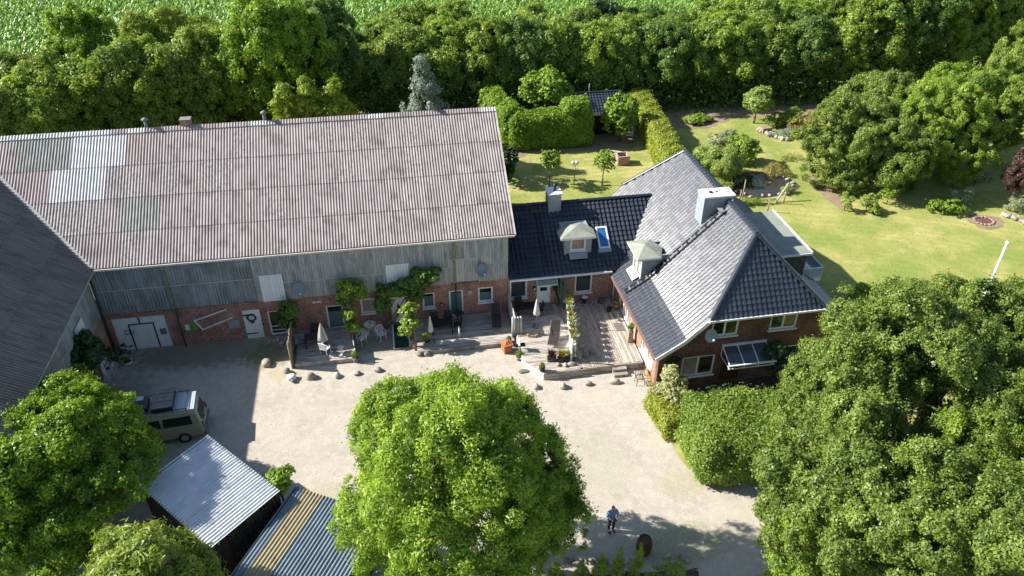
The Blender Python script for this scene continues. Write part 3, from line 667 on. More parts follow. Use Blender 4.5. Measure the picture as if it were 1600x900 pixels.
# ------------------------------------------------------------------ main barn (its own walls, cladding, sheeted roof)
YW = 41.48; XW0, XW1 = -18.0, 6.84; ZB = 2.80; ZE = 6.10
EAVE = (0, 41.30, 6.19); RIDGE_Y, RIDGE_Z = 49.48, 11.25
barn = thing('barn', 'long barn with pinkish grey corrugated roof and red brick ground floor across the yard', 'barn', (-5, 49.5, 0))
mb = MB()
HB = [(-17.55, -14.45, -.05, 2.44), (-9.92, -8.86, -.05, 2.2), (-8.43, -7.41, .12, 1.98), (-4.83, -3.79, .13, 1.96), (-2.64, -1.70, 1.12, 2.23),
      (-.76, .20, .15, 2.15), (1.30, 2.08, 1.08, 2.24), (3.0, 3.92, .20, 2.24), (4.90, 5.87, 1.12, 2.28)]
hb = [(a-XW0, b-XW0, c, d) for a, b, c, d in HB]
wall(mb, (XW0, YW, 0), X, -Y, XW1-XW0, ZB, hb, .3)
wall(mb, (XW1, YW+.3, 0), Y, X, 15.7, lambda s: ZE+ (s if s < 8 else 16-s)*.60, (), .3, kinks=(8,))
wall(mb, (XW1-.3, 57.5, 0), -X, Y, 40, 5.9, (), .3)
# rowlock course on top of the brick, and plinth
mb.obj('brick_wall', M_BRICK, barn)
mb = MB(); mb.b2((XW0, YW-.035, ZB-.12), (XW1+.02, YW+.1, ZB+.0)); mb.obj('brick_ledge', M_BRICK, barn)
# cladding: corrugated sheets on the left bay, boards on the rest
mb = MB()
def clad_corr(x0, x1, z0, z1, nm, mt):
    q = MB(); corr(q, x0, x1, 0, z1-z0, .022)
    q.v = [(v[0], YW+.02-v[2], z0+v[1]) for v in q.v]; return q.obj(nm, mt, barn, True)
xx = -18.0
while xx < -8.9:
    x2 = min(xx+SHW, -8.8)
    for z0, z1 in ((2.8, 4.5), (4.48, 6.1)): clad_corr(xx, x2-.004, z0, z1, 'cladding_sheet', M_DKPLAIN)
    xx += SHW
rr = random.Random(11); bw = .176; x = -8.79; bme = {}
def board_mesh(h, mt):
    k = (round(h, 2), mt.name)
    if k not in bme: bme[k] = MB().box((0, 0, h/2), (bw-.018, .024, h)).mesh('cladding_board', mt)
    return bme[k]
while x < XW1-.02:
    seg = [(2.8, 4.05, M_BOARD), (4.05, 6.12, M_BOARD)]
    if 3.26 < x+.1 < 4.88: seg = [(2.94, 4.62, M_BOARD2), (4.62, 6.12, M_BOARD)]
    if -8.48 < x+.09 < -7.08: seg = [(4.68, 6.12, M_BOARD)]
    if -.87 < x+.09 < .56: seg = [(4.66, 6.12, M_BOARD)]
    for i, (a, b, mt) in enumerate(seg):
        o = link('cladding_board', board_mesh(b-a-.01, mt), barn); o.location = (x+bw/2, YW-.012-rr.uniform(0, .012)-(.02 if mt is M_BOARD2 else 0)-(.014 if i else 0), a)
    x += bw
MB().b2((XW0, YW+.02, 2.8), (XW1, YW+.3, 6.1)).obj('upper_wall', M_DKPLAIN, barn)
# rails between rows of boards
mb = MB(); mb.b2((-8.8, YW-.06, 4.02), (3.2, YW-.028, 4.07)); mb.b2((3.24, YW-.075, 4.62), (4.9, YW-.045, 4.67)); mb.b2((-18, YW-.03, 4.47), (-8.85, YW-.012, 4.52)); mb.obj('cladding_rail', M_BOARD2, barn)
for a, b, c, d in ((-8.46, -7.09, 2.82, 4.66), (-.86, .56, 2.95, 4.64)):
    sh = MB()
    sh.b2((a-.04, YW-.10, c-.03), (b+.04, YW-.03, c)); sh.b2((a-.04, YW-.10, d), (b+.04, YW-.03, d+.04))
    sh = sh.obj('hatch', M_WHITE, barn); k = 9
    for i in range(k):
        x0 = a+(b-a)*i/k; q = MB().b2((x0+.006, YW-.085, c+.005), (x0+(b-a)/k-.006, YW-.055, d-.005)).obj('hatch_board', M_WHITEW, sh)
# posts / downpipes
mat('greenish_board', (.17, .17, .10), (.26, .25, .17), 3, .8, .2)
MB().b2((-13.84, YW-.10, 2.7), (-13.66, YW-.045, 6.1)).obj('cover_strip', MATS['greenish_board'], barn); MB().b2((3.33, YW-.11, 2.7), (3.5, YW-.05, 6.1)).obj('cover_strip', MATS['greenish_board'], barn)
for px_ in (-13.68, 3.45):
    MB().cyl((px_, YW-.12, 0), (px_, YW-.12, 2.9 if px_ > 0 else 2.9), .05).obj('downpipe', mat('dark_pipe', (.06, .055, .05), None, rough=.5), barn, True)
MB().cyl((-17.86, YW-.14, 0), (-17.80, YW-.14, 6.0), .055).obj('downpipe', MATS['dark_pipe'], barn, True)
# openings
O_ = (0, YW, 0)
def W_(h, **k): return window(barn, O_, X, -Y, h, **k)
W_((-8.43, -7.41, .12, 1.98), glass=M_GLASSG, bars=(.75, .45), sill=False)
W_((-4.83, -3.79, .13, 1.96), glass=M_BLIND, low=1.45, sill=False)
W_((-2.64, -1.70, 1.12, 2.23), glass=M_BLINDL)
W_((1.30, 2.08, 1.08, 2.24), glass=M_BLIND, low=1.95)
W_((3.0, 3.92, .20, 2.24), glass=M_BLIND, low=2.0, fw=.10, sill=False)
W_((4.90, 5.87, 1.12, 2.28), glass=M_BLIND, low=1.85, fw=.10)
# big double gate with a wicket door outlined in black
g = MB(); g.b2((-17.55, YW+.06, 0), (-16.02, YW+.12, 2.44)); g.b2((-15.98, YW+.06, 0), (-14.45, YW+.12, 2.44))
g = g.obj('gate', M_WHITEW, barn); g['label'] = 'white double barn gate'
q = MB().b2((-16.62, YW+.03, .04), (-15.28, YW+.058, 1.86)); wk = q.obj('wicket_door', M_WHITEW, g)
q = MB(); q.b2((-16.70, YW+.02, .0), (-16.63, YW+.055, 1.92)); q.b2((-15.27, YW+.02, .0), (-15.2, YW+.055, 1.92)); q.b2((-16.63, YW+.02, 1.87), (-15.27, YW+.055, 1.94)); q.b2((-16.03, YW+.02, 1.95), (-15.96, YW+.055, 2.44))
q.obj('seal_strip', M_DARKM, g)
q = MB(); q.b2((-14.98, YW+.02, .98), (-14.62, YW+.058, 1.40))
for i in range(4): q.b2((-14.96, YW+.0, 1.02+i*.1), (-14.64, YW+.02, 1.05+i*.1))
q.obj('vent_grille', M_GREYP, g)
q = MB(); q.tube([(-17.0, YW+.03, 1.50), (-16.72, YW+.03, 1.52), (-16.72, YW+.03, 1.25), (-17.0, YW+.03, 1.22), (-17.0, YW+.03, 1.5)], .018); q.tube([(-16.5, YW+.01, 1.5), (-16.5, YW+.01, 1.2)], .025); q.obj('handle', M_DARKM, g)
# stable door with hinges
g = MB().b2((-9.92, YW+.03, .0), (-8.86, YW+.09, 2.2)).obj('door', M_WHITEW, barn)
q = MB(); q.b2((-9.97, YW-.01, 1.80), (-9.4, YW+.029, 1.87)); q.b2((-9.97, YW-.01, .35), (-9.2, YW+.029, .41)); q.obj('hinge', M_DARKM, g)
q = MB(); q.b2((-8.84, YW-.05, .98), (-8.76, YW-.003, 1.12)); q.cyl((-9.0, YW+.03, 1.05), (-9.0, YW-.06, 1.05), .02); q.obj('lock', M_DARKM, g)
# house door with leaf-shaped light
g = MB(); g.b2((-.76, YW+.05, .15), (.20, YW+.11, 2.15)); g.b2((-.80, YW+.0, .15), (-.745, YW+.1, 2.2)); g.b2((.185, YW+.0, .15), (.24, YW+.1, 2.2)); g = g.obj('door', M_WHITE, barn)
pts = [(-.34+.17*math.sin(t*math.pi/10)*(1 if t <= 10 else .15), YW+.04, .70+.95*(t/10 if t <= 10 else (20-t)/10)) for t in range(20)]
MB().poly(pts).poly([(p[0], p[1]+.003, p[2]) for p in pts[::-1]]).obj('leaf_shaped_pane', M_GLASS, g)
q = MB().cyl((.08, YW+.05, 1.15), (.08, YW-.04, 1.15), .02).cyl((.08, YW-.04, 1.15), (-.04, YW-.04, 1.15), .015); q.obj('handle', M_DARKM, g)
# cream transom canopy above the door
q = MB(); q.box((-.28, YW-.30, 2.42), (1.25, .62, .05), R=Matrix.Rotation(math.radians(-24), 3, 'X')); q.b2((-.86, YW-.05, 2.2), (.32, YW-.002, 2.5)); q.obj('door_canopy', M_CREAM, barn)
# vents grilles on the brick
for x0, z0 in ((-5.6, 2.3), (-5.3, 2.3)): MB().b2((x0, YW-.03, z0), (x0+.24, YW-.002, z0+.09)).obj('wall_vent', M_WHITE, barn)
# soldier course hint over long openings
for a, b, z0 in ((-17.7, -14.3, 2.46), (-8.6, -7.2, 2.0), (-5.0, -3.6, 1.98), (2.85, 4.05, 2.26), (4.75, 6.0, 2.30)):
    MB().b2((a, YW-.012, z0), (b, YW-.002, z0+.22)).obj('brick_lintel', M_BRICK, barn)
# eaves fascia, gutter
q = MB(); q.b2((-17.6, 41.20, 6.06), (7.26, 41.26, 6.17)); q.obj('fascia', mat('white_eaves_board', (.62, .60, .54), (.52, .5, .45), 3, .7), barn)
# roof
sl_ = math.hypot(RIDGE_Y-EAVE[1], RIDGE_Z-EAVE[2]); ey = (0, (RIDGE_Y-EAVE[1])/sl_, (RIDGE_Z-EAVE[2])/sl_); RL = (sl_-.35)/4
NC = 38; X0 = 7.30-NC*SHW
_pr = random.Random(4); _tab = {(c, r): _pr.random() for c in range(60) for r in range(6)}
def pick_main(c, r):
    xc = X0+(c+.5)*SHW; t = _tab[(c, r)]
    if r == 3 and -22.8 < xc < -19.4: return M_OLIVE
    if r == 2 and -22.9 < xc < -20.6: return M_RED
    if r == 3 and -19.4 < xc < -16.4: return M_PALE
    if r == 2 and -20.6 < xc < -17.3: return M_PALE
    if r == 1 and -15.6 < xc < -14.4: return M_OLIVE
    if r == 3 and -16.4 < xc < -14.2: return M_RED
    if r == 1 and xc < -17.6: return M_SPOT
    if r == 2 and -17.3 < xc < -15.2: return M_SPOT
    if r == 0 and -17.6 < xc < -16.3: return M_RED
    if t > .985: return M_RED
    if t < .10: return M_SPOT
    return M_PINK
vco = (-17.55, 41.30, 6.19); vno = (-1, -1, 0)        # valley between the two barns
sheet_roof(barn, (X0, EAVE[1], EAVE[2]+.02), (1, 0, 0), ey, NC, 4, RL, pick_main, clips=[(vco, vno)])
ey2 = (0, -ey[1], ey[2])
q = MB(); corr(q, 0, 7.3-X0, 0, sl_, seg=4); M4 = frame_mat4((7.30, 2*RIDGE_Y-EAVE[1], EAVE[2]+.02), (-1, 0, 0), ey2)
q.v = [tuple(M4 @ Vector(v)) for v in q.v]; q.obj('rear_roof', M_PINK, barn, True)
# ridge caps
k = 0; x = 7.3
while x > X0:
    q = MB(); a = min(SHW, x-X0)
    for sgn in (-1, 1):
        qq = MB(); corr(qq, 0, a, 0, .36, .024, 6); q.add([(x-a+v[0], RIDGE_Y+sgn*(.36-v[1])*.86, RIDGE_Z+.04-(.36-v[1])*.5+v[2]+.03) for v in qq.v], [f if sgn < 0 else f[::-1] for f in qq.f])
    pr = [(-.36, -.19), (-.10, -.02), (0, .035), (.10, -.02), (.36, -.19)]; vs = [(xx_, RIDGE_Y+u, RIDGE_Z+.09+z) for xx_ in (x-a-.03, x) for u, z in pr]
    o = q.obj('ridge_cap', M_PALE if -23.5 < x < -16.8 else (M_PINK if k % 7 else M_PALE), barn, True); x -= SHW; k += 1
# verge strip and valley flashing
q = MB(); q.bar((7.32, EAVE[1]-.05, EAVE[2]-.02), (7.32, RIDGE_Y, RIDGE_Z-.02), .03, .14); q.obj('verge_board', MATS['white_eaves_board'], barn)
q = MB(); q.bar((-17.55, 41.30, 6.27), (-25.7, 49.45, 11.33), .30, .02); q.obj('valley_flashing', M_PALE, barn)
for px_, py_ in ((228, 198), (413, 186), (672, 171)):
    p = GY(px_, py_, RIDGE_Y); t = thing('roof_vent', {228: 'small capped vent pipe on the barn ridge, leftmost of three', 413: 'small capped vent pipe on the barn ridge near the conifers', 672: 'small capped vent pipe on the barn ridge near its right end'}[px_], 'vent', (p[0], RIDGE_Y, RIDGE_Z), 0, 'vent pipes on the barn ridge')
    MB().cyl((p[0], RIDGE_Y+.1, RIDGE_Z-.1), (p[0], RIDGE_Y+.1, RIDGE_Z+.52), .10).obj('pipe', M_GREYP, t, True)
    MB().lathe((p[0], RIDGE_Y+.1, RIDGE_Z+.52), [(.2, 0), (.21, .06), (.06, .16)], 10).obj('cap', M_GREYP, t, True)
p = GY(290, 194, RIDGE_Y); t = thing('roof_chimney', 'small square brick chimney stub on the barn ridge', 'chimney', (p[0], RIDGE_Y, RIDGE_Z))
MB().b2((p[0]-.3, RIDGE_Y-.05, RIDGE_Z-.2), (p[0]+.3, RIDGE_Y+.45, RIDGE_Z+.38)).obj('shaft', M_BRICK, t); MB().b2((p[0]-.34, RIDGE_Y-.09, RIDGE_Z+.38), (p[0]+.34, RIDGE_Y+.49, RIDGE_Z+.45)).obj('cap', M_GREYP, t)

# ------------------------------------------------------------------ left barn
lb = thing('side_barn', 'dark roofed corrugated barn wing at the left edge of the yard', 'barn', (-25.6, 34, 0))
LX = -18.0; LY0 = 27.0
mb = MB(); hl_ = [(GX(160, 530, LX)[1], GX(174, 575, LX)[1])]
wall(mb, (LX, 41.45, 0), -Y, X, 41.45-LY0, 2.7, [(1.2, 2.35, -.05, 2.1)], .3); wall(mb, (LX, LY0, 0), -X, -Y, 15.2, lambda s: 6+(s if s < 7.6 else 15.2-s)*.62, (), .3, kinks=(7.6,))
wall(mb, (-33.2, LY0, 0), Y, -X, 30.5, 6.0, (), .3)
mb.obj('brick_wall', M_BRICK, lb)
MB().b2((LX-.02, LY0, 2.7), (LX-.3, 41.45, 6.1)).obj('upper_wall', M_DKPLAIN, lb)
M_LGREY = mat('pale_grey_wall_sheet', (.27, .28, .27), (.36, .37, .36), 1.4, .75, .1, .2, rnd=.12, stretch=(1.5, 1.5, .5), c3=(.2, .2, .19))
yy = 41.43
while yy > LY0+.1:
    y2 = max(yy-SHW, LY0)
    for z0, z1 in ((2.72, 4.4), (4.38, 6.08)):
        q = MB(); corr(q, 0, yy-y2-.004, 0, z1-z0, .015, 4); q.v = [(LX+v[2], yy-v[0], z0+v[1]) for v in q.v]; q.obj('cladding_sheet', M_LGREY, lb, True)
    yy -= SHW
g = MB().b2((LX+.02, 40.22, 0), (LX-.05, 39.12, 2.08)).obj('door', M_WHITEW, lb); q = MB(); q.b2((LX+.05, 40.2, 1.75), (LX+.021, 39.5, 1.81)); q.b2((LX+.05, 40.2, .4), (LX+.021, 39.5, .46)); q.obj('hinge', M_DARKM, g)
hatch = MB().b2((LX+.05, 38.9, 2.9), (LX+.10, 37.6, 4.6)).obj('hatch', M_WHITEW, lb)
q = MB().b2((LX+.05, 36.9, .3), (LX+.10, 35.6, 2.0)).obj('door', M_WHITEW, lb)
ex = (0, 1, 0); s45 = (-.8536, 0, .5209); sLB = (-ey[1], 0, ey[2])
NL = int((50.5-(LY0-.35))/SHW)+1
def pick_lb(c, r): return M_DKSH
LBO = (-17.42, LY0-.35, 6.16)
def lbclips(): return [((-17.55, 41.30, 6.19), (1, 1, 0))]
sheet_roof(lb, LBO, (0, 1, 0), sLB, NL, 4, RL, pick_lb, clips=lbclips(), smooth=False, amp=.044)
q = MB(); corr(q, 0, 24, 0, sl_, seg=4); M4 = frame_mat4((-33.8, LY0+23.6, 6.16), (0, -1, 0), (ey[1], 0, ey[2]))
q.v = [tuple(M4 @ Vector(v)) for v in q.v]; q.obj('rear_roof', M_DKSH, lb, True)
q = MB(); q.bar((-17.40, LY0-.35, 6.12), (-17.40, 41.2, 6.12), .04, .08); q.obj('eaves_board', M_SLATE, lb)
q = MB(); q.bar((-25.6, LY0-.35, 11.32), (-25.6, 49.5, 11.32), .5, .06); q.obj('ridge_cap', M_DKSH, lb)

# ------------------------------------------------------------------ annex between barn and house
def tile_roof(O, e, hd, prof, L, clips=(), pitch=.30, course=.34, pj=0.0, mt=None, name='roof_tiles', parent=None, seed=0):
    """rows of S-profile tiles following an eave-to-ridge profile [(h, z)...]"""
    O = Vector(O); e = Vector(e); hd = Vector(hd)
    seg = []; tot = 0
    for a, b in zip(prof[:-1], prof[1:]):
        l = math.hypot(b[0]-a[0], b[1]-a[1]); seg.append((tot, l, a, b)); tot += l
    def at(t):
        for s0, l, a, b in seg:
            if t <= s0+l or (s0, l, a, b) == seg[-1]:
                f = (t-s0)/l; h = a[0]+(b[0]-a[0])*f; z = a[1]+(b[1]-a[1])*f; nh, nz = -(b[1]-a[1])/l, (b[0]-a[0])/l
                return h, z, nh, nz
    nc = int(round(L/pitch)); pitch = L/nc; nr = int(round(tot/course)); course = tot/nr
    px = [0, .30, .55, .70, .82]; ph = [0, .032, .056, .038, .006]
    cols = [(c+p)*pitch for c in range(nc) for p in px]+[L]; hs = [h for c in range(nc) for h in ph]+[0]
    n = len(cols); vs = []; fs = []; rng = random.Random(seed)
    jit = [[rng.uniform(-.006, .006) for _ in range(nc+1)] for _ in range(nr)]
    for j in range(nr):
        for t, lift in ((j*course, .052), ((j+1)*course, .006)):
            h, z, nh, nz = at(t)
            for i in range(n):
                k = hs[i]+lift+(jit[j][min(i//5, nc)] if lift > .02 else 0); p = O+e*cols[i]+hd*(h+nh*k); vs.append((p.x, p.y, p.z+z+nz*k))
        b = j*2*n; fs += [(b+i, b+i+1, b+n+i+1, b+n+i) for i in range(n-1)]
        if j: fs += [(b-n+i, b-n+i+1, b+i+1, b+i) for i in range(n-1)]
        else:
            k0 = len(vs); h, z, nh, nz = at(0)
            lowrow = [(O+e*cols[i]+hd*(h+nh*-.01)) for i in range(n)]
            low_i = (k0, [(p.x, p.y, p.z+z-.02) for p in lowrow])
    k0 = len(vs); vs += low_i[1]; fs += [(k0+i, k0+i+1, i+1, i) for i in range(n-1)]
    mb = MB(); mb.v = vs; mb.f = fs; mb.m = [0]*len(fs)
    if e.cross(Vector((0, 0, 1))).dot(hd) > 0: mb.f = [f[::-1] for f in mb.f]
    me = mb.mesh(name, mt or M_TILE)
    bm = bmesh.new(); bm.from_mesh(me)
    for co, no in clips: bmesh.ops.bisect_plane(bm, geom=bm.verts[:]+bm.edges[:]+bm.faces[:], plane_co=Vector(co), plane_no=Vector(no), clear_outer=True)
    bm.to_mesh(me); bm.free()
    o = link(name, me, parent); o['kind'] = 'stuff'; return o
_rt = {}
def ridge_tiles(p0, p1, parent, mt, r=.13, step=.38):
    p0 = Vector(p0); p1 = Vector(p1); d = p1-p0; n = int(d.length/step); step = d.length/n
    key = (mt.name, r)
    if key not in _rt:
        q = MB(); k = 8; vs = []
        for x_, rr_ in ((0, r*1.12), (.42, r*.95)):
            for i in range(k+1):
                a = math.pi*i/k; vs.append((x_, rr_*math.cos(a)*1.05, rr_*math.sin(a)*.8))
        q.add(vs, [(i, i+1, k+2+i, k+1+i) for i in range(k)]+[tuple(range(k+1))]); _rt[key] = q.mesh('ridge_tile', mt, False)
    ex = d.normalized(); eyv = Vector((0, 0, 1)).cross(ex).normalized(); M3 = Matrix((ex, eyv, ex.cross(eyv))).transposed().to_4x4()
    for i in range(n):
        o = bpy.data.objects.new('ridge_tile', _rt[key]); COL.objects.link(o); o.parent = parent; o.matrix_parent_inverse = parent_matrix(parent).inverted()
        mm = M3.copy(); mm.translation = p0+d*(i/n); o.matrix_basis = mm
an = thing('annex', 'low brick annex with black tiled roof joining the barn to the farmhouse', 'house', (10.5, 45.5, 0))
AO = 6.9
mb = MB(); HA = [(6.98, 8.15, 1.17, 2.64), (8.84, 9.66, .60, 2.42), (11.35, 12.53, 1.13, 2.62)]
wall(mb, (6.86, YW, 0), X, -Y, 14.3-6.86, 2.86, [(a-6.86, b-6.86, c, d) for a, b, c, d in HA], .3)
mb.obj('brick_wall', M_BRICK, an); mb = MB(); wall(mb, (18, 49.5, 0), -X, Y, 11, 2.86, (), .3); mb.obj('rear_wall', M_BRICK, an)
O_ = (0, YW, 0)
window(an, O_, X, -Y, HA[0], glass=M_BLINDD, fw=.11); window(an, O_, X, -Y, HA[2], glass=M_BLINDD, fw=.11, low=2.25)
g = MB(); g.b2((8.90, YW+.03, .62), (9.60, YW+.09, 2.4)); g.b2((8.80, YW-.01, .60), (8.89, YW+.09, 2.44)); g.b2((9.61, YW-.01, .60), (9.70, YW+.09, 2.44)); g = g.obj('door', M_WHITE, an)
MB().b2((9.02, YW+.015, 1.55), (9.48, YW+.028, 1.85)).obj('pane', M_GLASS, g); MB().cyl((9.52, YW+.02, 1.4), (9.52, YW-.06, 1.4), .02).obj('handle', M_DARKM, g)
q = MB(); q.b2((8.7, YW-.9, .0), (9.8, YW-.02, .57)); q.obj('door_step', M_GREYP, an)
t = MB(); t.bar((9.36, YW-.02, 2.80), (9.36, YW-.62, 2.44), .03, 1.0)
t = MB(); R_ = Matrix.Rotation(math.radians(31), 3, 'X'); t.box((9.37, YW-.33, 2.60), (1.32, .70, .025), R=R_); aw = t.obj('awning', mat('smoky_acrylic', (.20, .22, .19), (.26, .28, .24), 4, .25, 0, .5), an)
t = MB(); t.bar((8.70, YW-.01, 2.82), (8.70, YW-.64, 2.43), .03, .06); t.bar((10.04, YW-.01, 2.82), (10.04, YW-.64, 2.43), .03, .06); t.bar((8.70, YW-.64, 2.42), (10.04, YW-.64, 2.42), .03, .04); t.obj('awning_frame', M_WHITE, aw)
AE = (41.20, 2.88); AR = (45.5, 5.86); _cz = lambda p: p
tile_roof((6.9, AE[0], 0), (1, 0, 0), (0, 1, 0), [(0, AE[1]), (AR[0]-AE[0], AR[1])], 11.4, parent=an, mt=M_TILEB, seed=1)
tile_roof((6.9, 49.8, 0), (1, 0, 0), (0, -1, 0), [(0, AE[1]), (AR[0]-AE[0], AR[1])], 11.0, parent=an, mt=M_TILEB, seed=2)
ridge_tiles((7.25, 45.5, 5.90), (17.6, 45.5, 5.90), an, M_TILEB)
q = MB(); q.b2((6.95, 41.08, 2.76), (13.75, 41.20, 2.88)); q.obj('gutter', M_WHITE, an)
MB().cyl((10.38, YW-.09, .5), (10.38, YW-.09, 2.8), .045).obj('downpipe', M_ZINC, an, True)
# roof ladder
def aroof(x, y, d=.10): return (x, y-d*.57, AE[1]+(y-AE[0])*(AR[1]-AE[1])/(AR[0]-AE[0])+d*.82)
q = MB(); q.bar(aroof(9.22, 41.7), aroof(9.28, 44.9), .035, .03); q.bar(aroof(9.54, 41.7), aroof(9.60, 44.9), .035, .03)
ld = q.obj('roof_ladder', M_DARKM, an); rme = None
for i in range(13):
    y = 41.85+i*.24; a = aroof(9.22+.06*i/13, y, .13); b = aroof(9.60, y, .13); MB().bar(a, b, .05, .02).obj('rung', M_DARKM, ld)
q = MB(); q.bar(aroof(9.0, 45.0, .25), aroof(9.95, 45.0, .25), .03, .22); q.obj('step_grating', M_DARKM, ld)
# chimney clad in zinc
ch = MB(); ch.b2((10.16, 44.9, 5.0), (11.02, 45.9, 6.78)); ch = ch.obj('chimney', M_ZINC, an); ch['label'] = 'zinc clad chimney on the annex ridge'
MB().b2((10.10, 44.84, 6.78), (11.08, 45.96, 6.86)).obj('chimney_cap', mat('pale_cap', (.72, .74, .75), (.62, .64, .66), 4, .6), ch)
MB().b2((10.15, 44.7, 5.28), (11.04, 44.9, 5.36)).obj('flashing', M_ZINC, ch)
MB().cyl((10.68, 45.4, 6.86), (10.68, 45.4, 7.25), .09).lathe((10.68, 45.4, 7.25), [(.16, 0), (.16, .06), (.05, .14)], 8).obj('flue', M_DARKM, ch, True)
# annex dormer
q = MB(); q.b2((10.74, 42.32, 3.6), (11.12, 44.2, 5.12)); q.b2((12.16, 42.32, 3.6), (12.56, 44.2, 5.12)); q.b2((11.12, 42.40, 3.6), (12.16, 44.2, 3.98)); q.b2((11.12, 42.40, 4.98), (12.16, 44.2, 5.12))
dm = q.obj('dormer', M_SLATE, an)
window(dm, (0, 42.32, 0), X, -Y, (11.13, 12.15, 3.98, 5.0), glass=mat('net_curtain', (.18, .13, .09), (.33, .25, .18), 6, .2, 0, .6, stretch=(1, 1, .3)), fw=.10, depth=.03, sill=True)
MB().bar((11.64, 42.28, 3.9), (11.64, 41.86, 3.58), 1.2, .03).obj('apron', M_ZINC, dm)
def pav(base, apex, thick, zt, nm, parent, cmat, fmat):
    q = MB(); n = len(base); vs = [(x_, y_, z_) for x_, y_, z_ in base]+[apex]; q.add(vs, [(i, (i+1) % n, n) for i in range(n)])
    r_ = q.obj(nm, cmat, parent); q = MB(); vs = [(x_, y_, z_-.004) for x_, y_, z_ in base]+[(x_, y_, z_-thick) for x_, y_, z_ in base]
    q.add(vs, [(i, n+i, n+(i+1) % n, (i+1) % n) for i in range(n)]+[tuple(range(2*n-1, n-1, -1))]); q.obj('eaves_fascia', fmat, r_); return r_
pav([(10.40, 41.98, 5.12), (12.74, 41.98, 5.12), (12.78, 43.0, 5.12), (12.2, 43.9, 5.16), (11.1, 43.9, 5.16), (10.40, 43.1, 5.12)], (11.58, 42.8, 5.52), .14, 0, 'dormer_roof', dm, M_BITUMEN, M_WHITE)
# skylight
def rq(mb, x0, x1, y0, y1, d0, d1, mi=0):
    a = [aroof(x_, y_, d0) for x_, y_ in ((x0, y0), (x1, y0), (x1, y1), (x0, y1))]; b = [aroof(x_, y_, d1) for x_, y_ in ((x0, y0), (x1, y0), (x1, y1), (x0, y1))]
    mb.add(a+b, [(3, 2, 1, 0), (4, 5, 6, 7), (0, 1, 5, 4), (1, 2, 6, 5), (2, 3, 7, 6), (3, 0, 4, 7)], mi)
q = MB(); rq(q, 13.14, 13.24, 42.5, 43.8, 0, .16); rq(q, 13.80, 13.90, 42.5, 43.8, 0, .16); rq(q, 13.24, 13.80, 43.70, 43.8, 0, .16); rq(q, 13.24, 13.80, 42.5, 42.58, 0, .16); sk = q.obj('skylight', M_WHITE, an)
q = MB(); rq(q, 13.24, 13.80, 42.58, 43.70, 0, .12); q.obj('pane', mat('skylight_blue', (.02, .13, .36), (.03, .17, .42), 2, .08, 0, .8), sk)
q = MB(); rq(q, 13.05, 13.95, 42.28, 42.49, 0, .10); q.obj('flashing', M_ZINC, sk)
MB().bar((13.1, YW-.05, 2.7), (13.1, YW-.05, 2.71), .02, .02)

# ------------------------------------------------------------------ farmhouse (local frame: u right, v away, z up)
HB0 = np.array([14.19, 32.68, 0]); HR = math.radians(.7); hx = np.array([math.cos(HR), math.sin(HR), 0]); hy = np.array([-math.sin(HR), math.cos(HR), 0])
hs = thing('farmhouse', 'red brick farmhouse with glazed black half hipped tile roof', 'house', HB0, HR)
HM = Matrix.Translation(HB0) @ Matrix.Rotation(HR, 4, 'Z')
class LP:  # proxy: builds land in house-local coordinates
    pass
def HO(mbx, name, mt, parent=None, smooth=False):
    mbx.v = [tuple(HM @ Vector(v)) for v in mbx.v]; return mbx.obj(name, mt, parent or hs, smooth)
def HP(u, v, z=0): return np.array(HM @ Vector((u, v, z)))
def HUV(px, py, v0=None, u0=None):
    d = _ray(px, py); 
    if v0 is not None: P0 = HB0+hy*v0; t = ((P0-_O)@hy)/(d@hy)
    else: P0 = HB0+hx*u0; t = ((P0-_O)@hx)/(d@hx)
    q = _O+d*t-HB0; return np.array([q@hx, q@hy, q[2]])
HL = 16.0
ptop = lambda u: (min(u, 12-u) < 1.3) and 2.75+min(u, 12-u)*.65 or min(2.28+min(u, 12-u), 4.98)
mb = MB()
HH = [(1.44, 3.46, .68, 2.15), (2.92, 4.52, 3.47, 4.72), (6.45, 8.12, 3.5, 4.78), (3.95, 5.15, .05, 2.1), (7.0, 9.9, .68, 2.15)]
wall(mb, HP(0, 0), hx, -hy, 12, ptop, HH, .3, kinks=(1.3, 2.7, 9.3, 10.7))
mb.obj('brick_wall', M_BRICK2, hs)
mb = MB(); WH = [(16-7.6, 16-5.0, .5, 2.4), (16-4.55, 16-3.95, .5, 2.3), (16-2.9, 16-.9, .75, 2.2)]
wall(mb, HP(0, 16.0), -hy, -hx, 16-.302, 2.6, WH, .3)
wall(mb, HP(12, .302), hy, hx, 15.7, 2.6, (), .3); wall(mb, HP(12, 16), -hx, hy, 12, ptop, (), .3, kinks=(1.3, 2.7, 9.3, 10.7))
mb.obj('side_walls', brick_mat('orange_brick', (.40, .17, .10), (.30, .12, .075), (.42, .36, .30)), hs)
for h, gl in zip(HH, ([M_BLINDL, M_GLASSG], [M_GLASS, M_GLASSG], [M_GLASSG, M_GLASSG], None, [M_BLINDL, M_GLASS])):
    if gl is None: continue
    window(hs, HP(0, 0), hx, -hy, h, glass=gl, mull=3 if h[1]-h[0] > 2.5 else 2, fw=.10)
# front door in its recess
g = MB(); g.b2((3.95, .05, .05), (5.15, .11, 2.1)); g = HO(g, 'front_door', mat('dark_wood_door', (.05, .03, .02), (.08, .045, .03), 5, .5)); HO(MB().b2((4.2, .03, 1.0), (4.5, .049, 1.8)), 'pane', M_GLASS, g)
